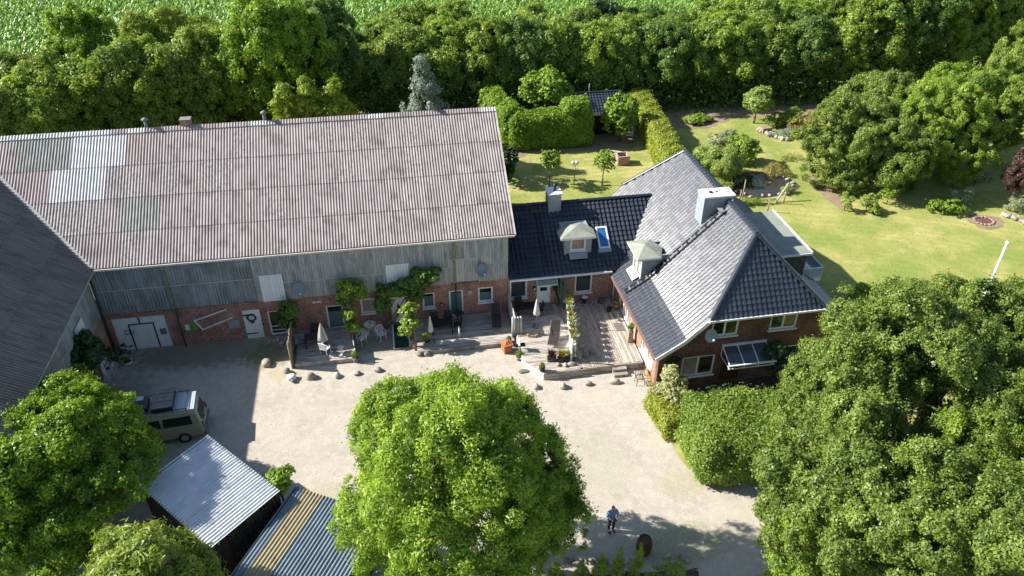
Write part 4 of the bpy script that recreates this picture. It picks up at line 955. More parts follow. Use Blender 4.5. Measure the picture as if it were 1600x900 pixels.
# west side doors and windows (white)
window(hs, HP(0, 16.0), -hy, -hx, WH[0], glass=[M_BLINDL, M_BLINDL, M_BLINDL], mull=3, fw=.13, sill=False); window(hs, HP(0, 16.0), -hy, -hx, WH[2], glass=[M_BLINDL]*2, mull=2, fw=.12)
g = MB(); g.b2((-.0, 3.95, .5), (.08, 4.55, 2.3)); HO(g, 'side_door', M_WOOD)
# roofs
EZ = 2.62; PROF = [(0, EZ), (1.65, 3.72), (6.35, 8.42)]
fr0, fr1 = (6, 2.68, 8.4), (2.6, -.32, 5); re0, re1 = (6, 13.96, 8.4), (2.6, 16.2, 5)
def pl(p, q, side):   # vertical plane through p-q; normal points to the side to remove
    d = Vector(q)-Vector(p); n = Vector((d.y, -d.x, 0)).normalized(); 
    if n.dot(Vector(side)) < 0: n = -n
    return (HM @ Vector((p[0], p[1], 0)), HM.to_3x3() @ n)
me_ = lambda P: tuple(P)
tile_roof(HP(-.35, -.32), hy, hx, PROF, 16.55, parent=hs, seed=3, clips=[pl(fr0, fr1, (1, -1, 0)), pl(re0, re1, (1, 1, 0))])
e0, e1 = (6, 2.68, 8.4), (9.4, -.32, 5); e2, e3 = (6, 13.96, 8.4), (9.4, 16.2, 5)
tile_roof(HP(12.35, -.32), hy, -hx, PROF, 16.55, parent=hs, seed=4, clips=[pl(e0, e1, (-1, -1, 0)), pl(e2, e3, (-1, 1, 0))])
tile_roof(HP(2.45, -.36), hx, hy, [(0, 4.98), (3.04, 8.42)], 7.1, parent=hs, seed=5, clips=[pl(fr0, fr1, (-1, 1, 0)), pl(e0, e1, (1, 1, 0))])
tile_roof(HP(2.45, 16.24), hx, -hy, [(0, 4.98), (2.28, 8.42)], 7.1, parent=hs, seed=6, clips=[pl(re0, re1, (-1, -1, 0)), pl(e2, e3, (1, -1, 0))])
H3 = lambda p: tuple(HM @ Vector(p))
ridge_tiles(H3((6, 2.6, 8.46)), H3((6, 14.0, 8.46)), hs, M_TILE, .15)
for a, b in ((fr1, fr0), (e1, e0), (re1, re0), (e3, e2)): ridge_tiles(H3((a[0], a[1], a[2]+.07)), H3((b[0], b[1], b[2]+.07)), hs, M_TILE, .15)
# closing boards under the roof, bargeboards, gutters
for s in (1, -1):
    q = MB(); U = lambda u: u if s > 0 else 12-u
    q.bar((U(-.35), -.36, EZ-.10), (U(1.3), -.36, 3.62), .05, .24); q.bar((U(1.3), -.36, 3.62), (U(2.6), -.36, 4.92), .05, .24)
    HO(q, 'bargeboard', M_WHITE)
HO(MB().b2((2.45, -.50, 4.86), (9.55, -.37, 4.98)), 'gutter', M_WHITE)
q = MB(); q.b2((-.48, -.3, EZ-.12), (-.36, 8.6, EZ-.01)); HO(q, 'gutter', mat('copper_brown_gutter', (.22, .13, .10), None, rough=.5))
q = MB(); q.b2((12.36, -.3, EZ-.12), (12.48, 16.2, EZ-.01)); HO(q, 'gutter', MATS['copper_brown_gutter'])
q = MB(); q.cyl((-.10, 8.55, .5), (-.10, 8.55, 2.5), .06); HO(q, 'downpipe', M_WHITE, None, True)
q = MB(); q.add([(-.3, -.28, EZ-.08), (-.3, 16, EZ-.08), (0.1, 16, 2.6), (0.1, -.28, 2.6)], [(0, 1, 2, 3)]); q.add([(-.3, -.3, EZ-.09), (1.3, -.3, 3.60), (1.3, 0, 3.6), (-.3, 0, EZ-.09)], [(0, 1, 2, 3)]); q.add([(1.3, -.3, 3.6), (2.6, -.3, 4.9), (2.6, 0, 4.9), (1.3, 0, 3.6)], [(0, 1, 2, 3)]); q.add([(2.6, -.36, 4.93), (9.4, -.36, 4.93), (9.4, 0, 4.93), (2.6, 0, 4.93)], [(0, 1, 2, 3)]); HO(q, 'soffit', M_WHITE)
# big chimney
c = MB(); c.b2((4.45, 6.62, 6.2), (6.35, 7.62, 8.74)); c = HO(c, 'chimney', M_ZINC); c['label'] = 'wide zinc clad chimney beside the ridge'
HO(MB().b2((4.40, 6.56, 8.74), (6.40, 7.68, 8.84)), 'chimney_cap', MATS['pale_cap'], c)
q = MB(); q.cyl((5.0, 7.15, 8.84), (5.0, 7.15, 8.90), .13); q.cyl((5.4, 7.2, 8.84), (5.4, 7.2, 8.88), .07); HO(q, 'flue', M_DARKM, c, True)
HO(MB().cyl((5.95, 7.1, 8.84), (5.95, 7.1, 9.15), .05), 'flue', M_WHITE, c, True)
HO(MB().bar((4.42, 6.5, 6.88), (6.2, 6.5, 8.6), .22, .05), 'flashing', M_ZINC, c)
HO(MB().b2((4.43, 6.6, 6.8), (4.445, 7.64, 8.7)), 'cladding_sheet', M_SLATE, c)
# roof ladder of frames
def hroof(u, v, d=.12):
    t = u+.35
    if t < 1.65: z = EZ+t*1.10/1.65; nz, nu = .832, -.555
    else: z = 3.72+(t-1.65); nz, nu = .707, -.707
    return (u+nu*d, v, z+nz*d)
q = MB()
for v in (5.88, 6.22):
    q.bar(hroof(-.15, v, .16), hroof(1.3, v, .16), .05, .07); q.bar(hroof(1.3, v, .16), hroof(5.7, v, .16), .05, .07)
ld = HO(q, 'roof_ladder', M_DARKM)
for i in range(22):
    u = -.1+i*.262; HO(MB().bar(hroof(u, 5.88, .17), hroof(u, 6.22, .17), .10, .05), 'rung', M_ZINC if i % 2 else M_DARKM, ld)
HO(MB().bar(hroof(5.55, 5.8, .3), hroof(5.55, 6.4, .3), .30, .03), 'step_grating', M_ZINC, ld)
# west dormer
q = MB(); q.b2((.86, 6.40, 3.1), (2.5, 6.50, 5.12)); q.b2((.86, 8.0, 3.1), (2.5, 8.1, 5.12)); q.b2((.86, 6.5, 3.1), (.95, 8.0, 3.42)); dm = HO(q, 'dormer', M_SLATE)
q = MB(); q.add([(1.0, 6.39, 5.1), (2.5, 6.39, 5.1), (2.5, 6.39, 5.0), (1, 6.39, 3.5)], [(3, 2, 1, 0)]);
window(dm, HP(.86, 8.0), -hy, -hx, (.03, 1.47, 3.42, 5.0), glass=M_BLINDL, mull=2, fw=.10, depth=.02, sill=False)
HO(MB().b2((.80, 6.36, 3.5), (.88, 6.5, 5.1)), 'corner_post', M_WHITE, dm)
HO(MB().bar((.85, 7.25, 3.58), (.38, 7.25, 3.27), 1.3, .04), 'apron', M_WHITE, dm)
bs = [(.42, 6.1, 5.14), (1.95, 6.1, 5.14), (2.35, 7.2, 5.18), (1.95, 8.35, 5.14), (.42, 8.35, 5.14)]; ap = (1.2, 7.2, 5.52)
pav([tuple(HM @ Vector(b)) for b in bs], tuple(HM @ Vector(ap)), .13, 0, 'dormer_roof', dm, M_BITUMEN, M_WHITE)
# flat-roofed east dormer with balcony
q = MB(); q.b2((8.2, 4.42, 5.46), (10.98, 9.80, 5.58)); fl = HO(q, 'flat_roof', M_FLAT); HO(MB().b2((10.98, 4.38, 5.44), (11.07, 9.84, 5.63)).b2((8.6, 4.35, 5.42), (10.98, 4.42, 5.55)), 'edge_trim', M_WHITE, fl)
q = MB(); q.b2((8.4, 4.6, 2.9), (10.85, 9.65, 5.46)); ed = HO(q, 'east_dormer', mat('dark_grey_boards', (.05, .055, .055), (.08, .085, .085), 4, .8))
q = MB(); q.b2((11.2, 5.62, 0), (12.75, 9.8, 2.55)); bl = HO(q, 'bay', M_BRICK2)
q = MB(); q.b2((11.15, 5.50, 2.55), (12.85, 9.9, 2.72)); HO(q, 'balcony_floor', M_WHITE, bl)
q = MB()
for a, b in (((11.2, 5.52), (12.82, 5.52)), ((12.82, 5.52), (12.82, 9.8))):
    q.bar((*a, 3.58), (*b, 3.58), .05, .05); q.bar((*a, 2.85), (*b, 2.85), .05, .05)
for p in ((11.2, 5.52), (12.0, 5.52), (12.82, 5.52), (12.82, 7.6), (12.82, 9.8)): q.cyl((*p, 2.7), (*p, 3.6), .03)
HO(q, 'railing', M_WHITE, bl)
q = MB(); q.b2((11.2, 5.51, 2.88), (12.8, 5.53, 3.52)); q.b2((12.81, 5.55, 2.88), (12.83, 9.8, 3.52)); HO(q, 'railing_panel', mat('pale_blue_panel', (.30, .40, .46), None, rough=.3), bl)
HO(MB().cyl((6.05, 2.5, 8.5), (6.05, 2.2, 8.75), .06), 'ridge_end_vent', M_TILE)
# glass porch canopy
cz1, cz0 = 2.74, 2.22; q = MB(); ux = [3.78, 4.66, 5.54, 6.42]
for u in ux: q.bar((u, 0, cz1), (u, -1.25, cz0), .05, .05); q.bar((u, -1.25, cz0), (u, -1.25, cz0-.22), .04, .04)
q.b2((3.75, -.10, cz1-.02), (6.45, -.002, cz1+.1)); q.b2((3.65, -1.30, cz0-.04), (6.60, -1.22, cz0+.04)); q.bar((3.78, -.05, cz0-.2), (3.78, -1.25, cz0-.22), .04, .04); q.bar((3.78, -.03, cz1), (3.78, -.03, cz0-.2), .04, .04); q.bar((6.42, -.05, cz0-.2), (6.42, -1.25, cz0-.22), .04, .04); q.b2((3.7, -1.28, cz0-.24), (6.5, -1.24, cz0-.19))
cn = HO(q, 'porch_canopy', M_WHITE)
for a, b in zip(ux[:-1], ux[1:]):
    HO(MB().add([(a+.03, -.05, cz1), (b-.03, -.05, cz1), (b-.03, -1.2, cz0+.02), (a+.03, -1.2, cz0+.02), (a+.03, -.05, cz1-.01), (b-.03, -.05, cz1-.01), (b-.03, -1.2, cz0+.01), (a+.03, -1.2, cz0+.01)], [(3, 2, 1, 0), (4, 5, 6, 7)]), 'pane', mat('canopy_glass', (.05, .065, .085), None, rough=.06, spec=.8), cn)
# ------------------------------------------------------------------ sheds at the bottom left
def lean_shed(name, label, corners, hgt, mt_fn, wallmat, cat='shed'):
    """corners: world xyz of the roof: back-left, back-right, front-right, front-left; sheets run back-left -> front"""
    A, B, C, D = [Vector([float(t) for t in c]) for c in corners]
    root = thing(name, label, cat, ((A+B+C+D)/4*Vector((1, 1, 0)) if False else ((A.x+B.x+C.x+D.x)/4, (A.y+B.y+C.y+D.y)/4, 0)))
    ex = (B-A).normalized(); ey_ = (D-A); ey_ = (ey_-ex*ey_.dot(ex)); Lr = ey_.length; ey_.normalize(); Wd = (B-A).length; n = max(1, int(math.ceil(Wd/SHW)))
    M4 = frame_mat4(A, ex, ey_)
    for c in range(n):
        mb = MB(); x1 = min(SHW, Wd-c*SHW); corr(mb, 0, x1, 0, Lr, .034, 6); me = mb.mesh('roof_sheet', mt_fn(c), True)
        o = bpy.data.objects.new('roof_sheet', me); COL.objects.link(o); o.parent = root; o.matrix_parent_inverse = parent_matrix(root).inverted(); o.matrix_basis = M4 @ Matrix.Translation((c*SHW, 0, .002*(c % 2)))
    P = [A, B, B+ey_*Lr, A+ey_*Lr]; ins = sum(P, Vector())/4
    P = [ins+(p-ins)*.965 for p in P]
    for a, b in zip(P, P[1:]+P[:1]):
        L = math.hypot(b.x-a.x, b.y-a.y); k = int(L/.2)
        for i in range(k):
            t0, t1 = i/k, (i+1)/k-.04/L; p, q = a.lerp(b, t0), a.lerp(b, t1); th = Vector((-(b-a).y, (b-a).x, 0)).normalized()*.02
            zt0, zt1 = p.z-.06, q.z-.06
            vs = [(p.x-th.x, p.y-th.y, 0), (q.x-th.x, q.y-th.y, 0), (q.x+th.x, q.y+th.y, 0), (p.x+th.x, p.y+th.y, 0)]; vs += [(v[0], v[1], zt0 if j in (0, 3) else zt1) for j, v in enumerate(vs)]
            MB().add(vs, [(3, 2, 1, 0), (4, 5, 6, 7), (0, 1, 5, 4), (1, 2, 6, 5), (2, 3, 7, 6), (3, 0, 4, 7)]).obj('wall_board', wallmat, root)
    q = MB(); pm = Vector((0, 0, .08)); q.bar(P[1]-pm, P[2]-pm, .10, .12); q.bar(P[0]-pm, P[1]-pm, .10, .12); q.bar(P[3]-pm, P[2]-pm, .1, .12); q.obj('roof_beam', wallmat, root)
    return root, P
# white sheet roof: sheets run from lower-left to upper-right, so e along the short side
a1 = G(325, 680, 2.9); b1 = G(438, 767, 2.9); c1 = G(328, 858, 2.6); d1 = a1+(c1-b1)
ex_ = b1-a1
lean_shed('sheet_roof_shed', 'open shed with pale ribbed sheet roof dappled by tree shade beside the van', [b1, a1, d1, c1], 2.6, lambda c: M_STEEL, M_LAMELLA)
a2 = G(461, 760, 2.3); b2 = a2+(G(530, 782, 2.3)-a2)*2.0; c2v = G(352, 900, 2.1)-a2; c2v[2] = -.3; c2v = c2v*1.55
n_ = (b2-a2)/np.linalg.norm(b2-a2); c2v = c2v
lean_shed('striped_roof_shed', 'low shed with blue grey and yellowed ribbed roof sheets at the bottom edge', [b2, a2, a2+c2v, b2+c2v], 2.3, lambda c: M_YELSH if c in (3,) else M_BLUESH, M_LAMELLA)

# ------------------------------------------------------------------ garden shed
gs = thing('garden_shed', 'small garden shed with black tiled roof behind the clipped hedges', 'shed', (20.3, 70, 0))
p = G(900, 184, 2.2)
q = MB(); wall(q, (17.2, 69.2, 0), X, -Y, 5.4, 2.15); wall(q, (22.6, 69.2, 0), Y, X, 3.6, 2.6); wall(q, (17.2, 72.8, 0), -Y, -X, 3.6, 2.6); q.obj('walls', M_LAMELLA, gs)
tile_roof((16.9, 68.8, 0), (1, 0, 0), (0, 1, 0), [(0, 2.25), (2.2, 3.6)], 6.0, parent=gs, seed=7); tile_roof((16.9, 73.2, 0), (1, 0, 0), (0, -1, 0), [(0, 2.25), (2.2, 3.6)], 6.0, parent=gs, seed=8)
ridge_tiles((16.9, 71, 3.64), (22.9, 71, 3.64), gs, M_TILE, .12)
q = MB().b2((16.9, 68.66, 2.14), (22.9, 68.78, 2.24)); q.obj('gutter', M_GREYP, gs)
MB().cyl((19.8, 71.3, 3.4), (19.8, 71.3, 4.4), .06).obj('flue', M_GREYP, gs, True)

# ------------------------------------------------------------------ decks
def deck(name, label, x0, x1, y0, y1, z, mt, along='x', front=None, bw_=.145, poly=None):
    root = thing(name, label, 'deck', ((x0+x1)/2, (y0+y1)/2, 0)); rr = random.Random(int(x0*10)+7)
    n = int(((y1-y0) if along == 'x' else (x1-x0))/bw_); cache = {}
    for i in range(n):
        if along == 'x':
            yy_ = y0+(i+.5)*bw_; a, b = x0, x1
            if poly: a, b = poly(yy_)
            if b-a < .1: continue
            o = MB().box((0, 0, 0), (b-a, bw_-.022, .028)).mesh('deck_board', mt); c_ = ((a+b)/2, yy_)
        else:
            xx_ = x0+(i+.5)*bw_; a, b = y0, y1
            if poly: a, b = poly(xx_)
            if b-a < .1: continue
            o = MB().box((0, 0, 0), (bw_-.022, b-a, .028)).mesh('deck_board', mt); c_ = (xx_, (a+b)/2)
        ob = link('deck_board', o, root); ob.location = (c_[0], c_[1], z-.014+rr.uniform(-.003, .003))
    return root
DK1 = deck('timber_deck', 'grey timber deck beside the bark screen with parasol and dark table', -6.70, -3.25, 38.25, YW-.03, .28, M_DECK)
MB().b2((-6.75, 38.10, 0), (-3.2, 38.23, .27)).obj('fascia_board', M_DECK, DK1); MB().b2((-6.6, 38.4, .0), (-3.35, 41.3, .2)).obj('joists', M_LAMELLA, DK1)
DK2 = deck('timber_deck', 'grey timber deck under the green glazed door and small window', .62, 6.75, 38.22, YW-.03, .28, M_DECK)
MB().b2((.6, 38.08, 0), (6.72, 38.20, .27)).obj('fascia_board', M_DECK, DK2); MB().b2((.75, 38.4, .0), (6.6, 41.3, .2)).obj('joists', M_LAMELLA, DK2)
DZ = .50
f3a = G(812, 560, DZ); f3b = G(850, 583, DZ); f4 = G(985, 566, DZ)
def d3(y):
    a = 6.95; 
    if y < f3a[1]: a = f3a[0]+(f3a[1]-y)/(f3a[1]-f3b[1])*(f3b[0]-f3a[0])
    return a, 10.14
DK3 = deck('timber_deck', 'middle timber deck with parasol base and grey lounger before the annex door', 6.95, 10.8, float(f3b[1])+.02, YW-.04, DZ, M_DECK, poly=d3)
q = MB(); q.prism([(7.1, f3a[1]+.15), (f3b[0]+.1, f3b[1]+.2), (10.1, f3b[1]+.2), (10.1, 41.3), (7.1, 41.3)], 0, DZ-.06); q.obj('joists', M_LAMELLA, DK3)
q = MB(); th = .05
for k in range(4):
    a = Vector((6.90, float(f3a[1])+.25, .06+k*.125)); b = Vector((float(f3b[0])-.02, float(f3b[1])-.02, .06+k*.125)); o_ = MB().bar(a, b, .05, .115).obj('skirt_board', M_WHITEW, DK3)
for k in range(4): MB().bar(Vector((float(f3b[0]), float(f3b[1])-.03, .06+k*.125)), Vector((10.3, float(f3b[1])-.03, .06+k*.125)), .05, .115).obj('skirt_board', M_DECK, DK3)
def d4(x): return float(f4[1])+.0, YW-.04
DK4 = deck('timber_deck', 'sunlit timber deck with lengthwise boards between planter wall and farmhouse', 10.15, 14.16, float(f4[1]), YW-.04, DZ, M_DECKY, 'y', poly=d4)
MB().b2((10.3, float(f4[1])+.05, 0), (14.1, 41.3, DZ-.06)).obj('joists', M_LAMELLA, DK4)
for k in range(3): MB().b2((10.32, float(f4[1])-.06, .02+k*.155), (14.05, float(f4[1])-.01, .16+k*.155)).obj('skirt_board', M_DECK, DK4)
st = thing('garden_step', 'two timber steps up to the sunlit deck beside small boulders', 'steps', (12.5, float(f4[1])-.3, 0))
MB().b2((12.1, float(f4[1])-.36, 0), (12.95, float(f4[1])-.07, .34)).obj('tread', M_DECK, st); MB().b2((12.1, float(f4[1])-.66, 0), (12.95, float(f4[1])-.37, .17)).obj('tread', M_DECK, st)
# white planter wall between decks
wa = G(880, 476, .5); wb = G(897, 560, .5)
pw = thing('planter_wall', 'waist high white board screen topped with flower boxes between two decks', 'screen', ((wa[0]+wb[0])/2, (wa[1]+wb[1])/2, 0))
A_ = Vector((10.62, 40.6, 0)); _b = G(894, 566, .5); B_ = Vector((float(_b[0]), float(_b[1])+.15, 0)); d_ = (B_-A_); nb = 34
for i in range(nb):
    t = (i+.5)/nb; p = A_+d_*t; MB().box((p.x, p.y, .5+.60), (.03, d_.length/nb-.012, 1.2), math.atan2(d_.y, d_.x)+math.pi/2).obj('screen_board', M_WHITEW, pw)
q = MB().bar(A_+Vector((.06, 0, 1.72)), B_+Vector((.06, 0, 1.72)), .30, .05); q.bar(A_+Vector((.2, 0, 1.3)), B_+Vector((.2, 0, 1.3)), .05, 1.0); q.obj('top_shelf', M_WHITEW, pw)
MB().cyl((B_.x-.05, B_.y-.1, .0), (B_.x-.05, B_.y-.1, 2.25), .06).obj('post', M_WHITE, pw, True)
# bark plank screen left of deck 1
sc = thing('bark_screen', 'tall screen of rough bark edged planks at the left end of the deck', 'screen', (-6.95, 39.2, 0)); rr = random.Random(2)
for i in range(14): MB().box((-6.95+rr.uniform(-.03, .03), 38.15+i*.155, .95), (.05, .145, 1.9+rr.uniform(-.08, .1)), rr.uniform(-.05, .05)).obj('plank', M_ROUGHB, sc)
q = MB().cyl((-6.95, 38.05, 0), (-6.95, 38.05, 2.0), .05); q.cyl((-7.0, 38.1, 1.5), (-7.0, 40.3, 1.5), .03); q.obj('post', M_WOOD, sc, True)
# corrugated plastic/board screen between deck 2 and 3
sc = thing('slat_screen', 'grey slatted privacy screen between the left and middle decks', 'screen', (6.86, 40, 0))
for i in range(18): MB().box((6.86, 38.75+i*.152, .28+.78), (.03, .14, 1.56)).obj('slat', M_BOARD2, sc)
for i in range(4): MB().cyl((6.70+i*.17, 38.60, .28), (6.70+i*.17, 38.60, 1.80), .075).obj('round_post', M_BOARD2, sc, True)
# low board at deck 1 right
sc = thing('low_screen', 'short light board edging at the right side of the left deck', 'screen', (-3.2, 38.8, 0)); MB().bar((-3.3, 39.9, .55), (-3.16, 38.2, .55), .05, .55).obj('board', M_BOARD2, sc); MB().cyl((-3.15, 38.15, 0), (-3.15, 38.15, .95), .05).obj('post', M_WHITE, sc)
# green carpet ramp
g = thing('entrance_mat', 'long dark green entrance mat with pale kerbs before the white door', 'mat', (-.28, 40, 0))
MB().b2((-.72, 38.95, 0), (.16, 41.3, .10)).obj('carpet', M_GREENMAT, g); MB().b2((-.82, 38.9, 0), (-.73, 41.35, .14)).obj('kerb', M_WHITE, g); MB().b2((.17, 38.9, 0), (.26, 41.35, .14)).obj('kerb', M_WHITE, g); MB().b2((-.82, 38.80, 0), (.26, 38.9, .09)).obj('kerb', M_GREYP, g)

# ------------------------------------------------------------------ furniture
def parasol(loc, h, label, spread=.16, tilt=0, stripe=True):
    t = thing('closed_parasol', label, 'parasol', loc, 0, 'closed parasols on the decks'); x_, y_, z_ = [float(v) for v in loc]
    MB().cyl((x_, y_, z_), (x_, y_, z_+h), .022).obj('pole', M_GREYP, t, True); MB().lathe((x_, y_, z_), [(.27, 0), (.27, .05), (.06, .10), (.05, .3)], 14).obj('base', M_GREYP, t, True)
    q = MB(); n = 16; vs = []; prof = [(1.0, .55), (.95, .62), (.75, 1.0), (.45, h-.75), (.12, h-.05)] if False else None
    zs = [h*.42, h*.45, h*.6, h*.8, h*.98]; rs = [spread*.9, spread*1.25, spread*1.0, spread*.6, .03]
    for z2, r in zip(zs, rs):
        for i in range(n):
            a = 6.283*i/n; k = r*(1+.28*(i % 2)); vs.append((x_+k*math.cos(a), y_+k*math.sin(a), z_+z2))
    fs = [(j*n+i, j*n+(i+1) % n, (j+1)*n+(i+1) % n, (j+1)*n+i) for j in range(4) for i in range(n)]
    q.add(vs, fs); q.m = [(1 if (k % n) % 4 < 2 and stripe else 0) for k in range(len(fs))]; q.obj('canopy', [M_UMB, M_UMBS], t, True); return t
pp = G(508, 550, .28); parasol((pp[0], pp[1], .28), 2.25, 'striped closed parasol on the deck beside the bark screen', .22)
pp = G(672, 537, .28); parasol((pp[0]+.1, pp[1]+.1, .28), 2.1, 'slim closed parasol left of the slatted table under the vine', .12, stripe=False)
pp = G(838, 510, .5); parasol((pp[0], pp[1], .5), 2.2, 'white closed parasol on the middle deck before the light blue door', .14, stripe=False)
def table(loc, lx, ly, h, label, mt, rz=0, round_=False):
    t = thing('garden_table', label, 'table', loc, rz); x_, y_, z_ = [float(v) for v in loc]; R = Matrix.Rotation(rz, 3, 'Z')
    if round_:
        MB().lathe((x_, y_, z_+h-.03), [(lx/2, 0), (lx/2, .03)], 18).obj('tabletop', mt, t)
        for i in range(4): a = i*1.571+.4; MB().cyl((x_+.22*math.cos(a), y_+.22*math.sin(a), z_), (x_+.08*math.cos(a), y_+.08*math.sin(a), z_+h-.03), .018).obj('leg', mt, t)
    else:
        n = 7
        for i in range(n): p = R @ Vector((0, -ly/2+ly*(i+.5)/n, 0)); MB().box((x_+p.x, y_+p.y, z_+h-.02), (lx, ly/n-.012, .03), rz).obj('table_slat', mt, t)
        for a in (-1, 1):
            for b in (-1, 1): p = R @ Vector((a*(lx/2-.06), b*(ly/2-.06), 0)); MB().box((x_+p.x, y_+p.y, z_+(h-.04)/2), (.06, .06, h-.04), rz).obj('leg', mt, t)
    return t
def chair(loc, rz, label, mt, seatm=None, h=.88, group=None, w_=.5):
    t = thing('garden_chair', label, 'chair', loc, rz, group); x_, y_, z_ = [float(v) for v in loc]; R = Matrix.Rotation(rz, 3, 'Z')
    def B(nm, c_, s_, m_, rx=0):
        p = R @ Vector((c_[0], c_[1], 0)); MB().box((x_+p.x, y_+p.y, z_+c_[2]), s_, R=R @ Matrix.Rotation(rx, 3, 'X')).obj(nm, m_, t)
    B('seat', (0, 0, .43), (w_, .46, .04), seatm or mt); B('backrest', (0, .25, .70), (w_, .035, .50), seatm or mt, -.18)
    for a in (-1, 1):
        for b in (-1, 1): B('leg', (a*(w_/2-.03), b*.21, .21), (.035, .035, .42), mt)
        B('armrest', (a*(w_/2), .02, .64), (.04, .42, .03), mt); B('arm_post', (a*(w_/2), -.17, .53), (.03, .03, .2), mt)
    return t
pp = G(487, 527, .28); table((-5.55, 39.75, .28), 1.3, .8, .72, 'dark table in the shade behind the striped parasol', M_CUSHION)
chair((-4.95, 38.85, .28), 2.6, 'white folding chair in front of the dark table by the striped parasol', M_WHITE)
chair((-6.3, 39.7, .28), 1.57, 'blue grey seat chair left of the dark table on the left deck', M_GREYP, mat('blue_grey_seat', (.10, .14, .17), None)); chair((-5.6, 40.5, .28), 0, 'dark chair behind the table against the brick wall on the left deck', M_DARKM, M_CUSHION)
MB_ = thing('side_table', 'small round pale side table at the sunny edge of the left deck', 'table', (-4.0, 38.8, .28)); MB().lathe((-4.0, 38.75, .28+.4), [(.2, 0), (.2, .025)], 14).obj('tabletop', M_WHITE, MB_); MB().cyl((-4.0, 38.75, .28), (-4.0, 38.75, .68), .02).obj('leg', M_WHITE, MB_)
# white cast bistro set
def bistro_chair(loc, rz, label):
    t = thing('bistro_chair', label, 'chair', loc, rz, 'white cast metal bistro chairs'); x_, y_, z_ = [float(v) for v in loc]; R = Matrix.Rotation(rz, 3, 'Z')
    def P(a, b, c_): p = R @ Vector((a, b, 0)); return (x_+p.x, y_+p.y, z_+c_)
    q = MB(); 
    for i in range(6): q.cyl(P(-.2+.08*i, -.2, .44), P(-.2+.08*i, .2, .44), .014, n=5)
    for i in range(4): q.cyl(P(-.22, -.2+.133*i, .44), P(.22, -.2+.133*i, .44), .014, n=5)
    q.obj('seat', M_WHITE, t); q = MB()
    for i in range(5): q.cyl(P(-.18+.09*i, .22, .46), P(-.20+.10*i, .30, .88), .013, n=5)
    q.tube([P(-.23, .22, .46), P(-.25, .30, .86), P(-.1, .32, .93), P(.1, .32, .93), P(.25, .30, .86), P(.23, .22, .46)], .02, 5); q.tube([P(-.22, .26, .66), P(.22, .26, .66)], .012, 5); q.obj('backrest', M_WHITE, t)
    for a in (-1, 1):
        q = MB(); q.tube([P(a*.24, .27, .68), P(a*.27, .0, .66), P(a*.25, -.18, .63), P(a*.21, -.2, .45)], .018, 5); q.obj('armrest', M_WHITE, t)
        for b in (-1, 1): MB().tube([P(a*.20, b*.19, .43), P(a*.19, b*.18, .2), P(a*.24, b*.23, 0)], .018, 5).obj('leg', M_WHITE, t)
bt = G(579, 520); bistro_chair(G(566, 537), -.9, 'white cast bistro chair left of the round white table'); bistro_chair(G(597, 530), .55, 'white cast bistro chair right of the round white table')
t = thing('bistro_table', 'round white cast bistro table under the brick wall window', 'table', (*bt[:2], 0)); x_, y_ = float(bt[0]), float(bt[1])
q = MB(); q.lathe((x_, y_, .70), [(.38, 0), (.38, .025)], 20); q.obj('tabletop', M_WHITE, t)
for i in range(3): a = i*2.09; MB().tube([(x_+.12*math.cos(a), y_+.12*math.sin(a), .7), (x_+.06*math.cos(a), y_+.06*math.sin(a), .4), (x_+.3*math.cos(a), y_+.3*math.sin(a), 0)], .02).obj('leg', M_WHITE, t)
q = MB().lathe((x_+.05, y_+.02, .73), [(.06, 0), (.08, .12), (.05, .13)], 10); props(q.obj('flower_pot', M_GREYP, None), 'small grey pot standing on the round white bistro table', 'pot')
# middle deck furniture
table((2.35, 39.9, .28), 1.35, .85, .73, 'dark slatted rectangular table beside the downpipe', M_LAMELLA)
for i, (dx, dy, rz_, s) in enumerate([(-.45, .62, 0, 'back left'), (.45, .62, 0, 'back right'), (1.0, .0, -1.57, 'right')]): chair((2.35+dx, 39.9+dy, .28), rz_, 'dark garden chair at the %s of the slatted table' % s, M_LAMELLA, M_CUSHION, group='dark chairs round the slatted table')
table((3.55, 40.75, .28), .62, .6, .70, 'round black side table below the glazed door', M_DARKM, round_=True)
pz = G(718, 527, .28); q = thing('bollard_light', 'slim pale post standing on the deck under the glazed door', 'light', (pz[0], pz[1], .28)); MB().cyl(pz, pz+np.array([0, 0, .75]), .045).obj('post', M_WHITE, q, True); MB().cyl(pz+np.array([0, 0, .75]), pz+np.array([0, 0, .82]), .06).obj('lamp_head', M_GREYP, q, True)
def lounger(loc, rz, label, back=50, mt=M_CUSHION):
    t = thing('sun_lounger', label, 'lounger', loc, rz, 'grey textile loungers'); x_, y_, z_ = [float(v) for v in loc]; R = Matrix.Rotation(rz, 3, 'Z')
    def P(a, b, c_): p = R @ Vector((a, b, 0)); return Vector((x_+p.x, y_+p.y, z_+c_))
    b_ = math.radians(back)
    q = MB().box(P(0, -.35, .36), (.60, 1.15, .04), R=R @ Matrix.Rotation(math.radians(8), 3, 'X')); q.obj('seat', mt, t)
    q = MB().box(P(0, .22+.36*math.cos(b_), .42+.36*math.sin(b_)), (.60, .78, .04), R=R @ Matrix.Rotation(b_, 3, 'X')); q.obj('backrest', mt, t)
    q = MB(); 
    for a in (-1, 1): q.tube([P(a*.31, -.95, .26), P(a*.31, .22, .43), P(a*.31, .22+.74*math.cos(b_), .43+.74*math.sin(b_))], .02, 6)
    q.obj('frame', M_GREYP, t)
    for a in (-1, 1):
        MB().tube([P(a*.31, -.75, .3), P(a*.31, -.6, 0)], .018).obj('leg', M_GREYP, t); MB().tube([P(a*.31, .1, .4), P(a*.31, .35, 0)], .018).obj('leg', M_GREYP, t)
        MB().tube([P(a*.36, .35, .62), P(a*.36, -.15, .6), P(a*.33, -.15, .38)], .018).obj('armrest', M_GREYP, t)
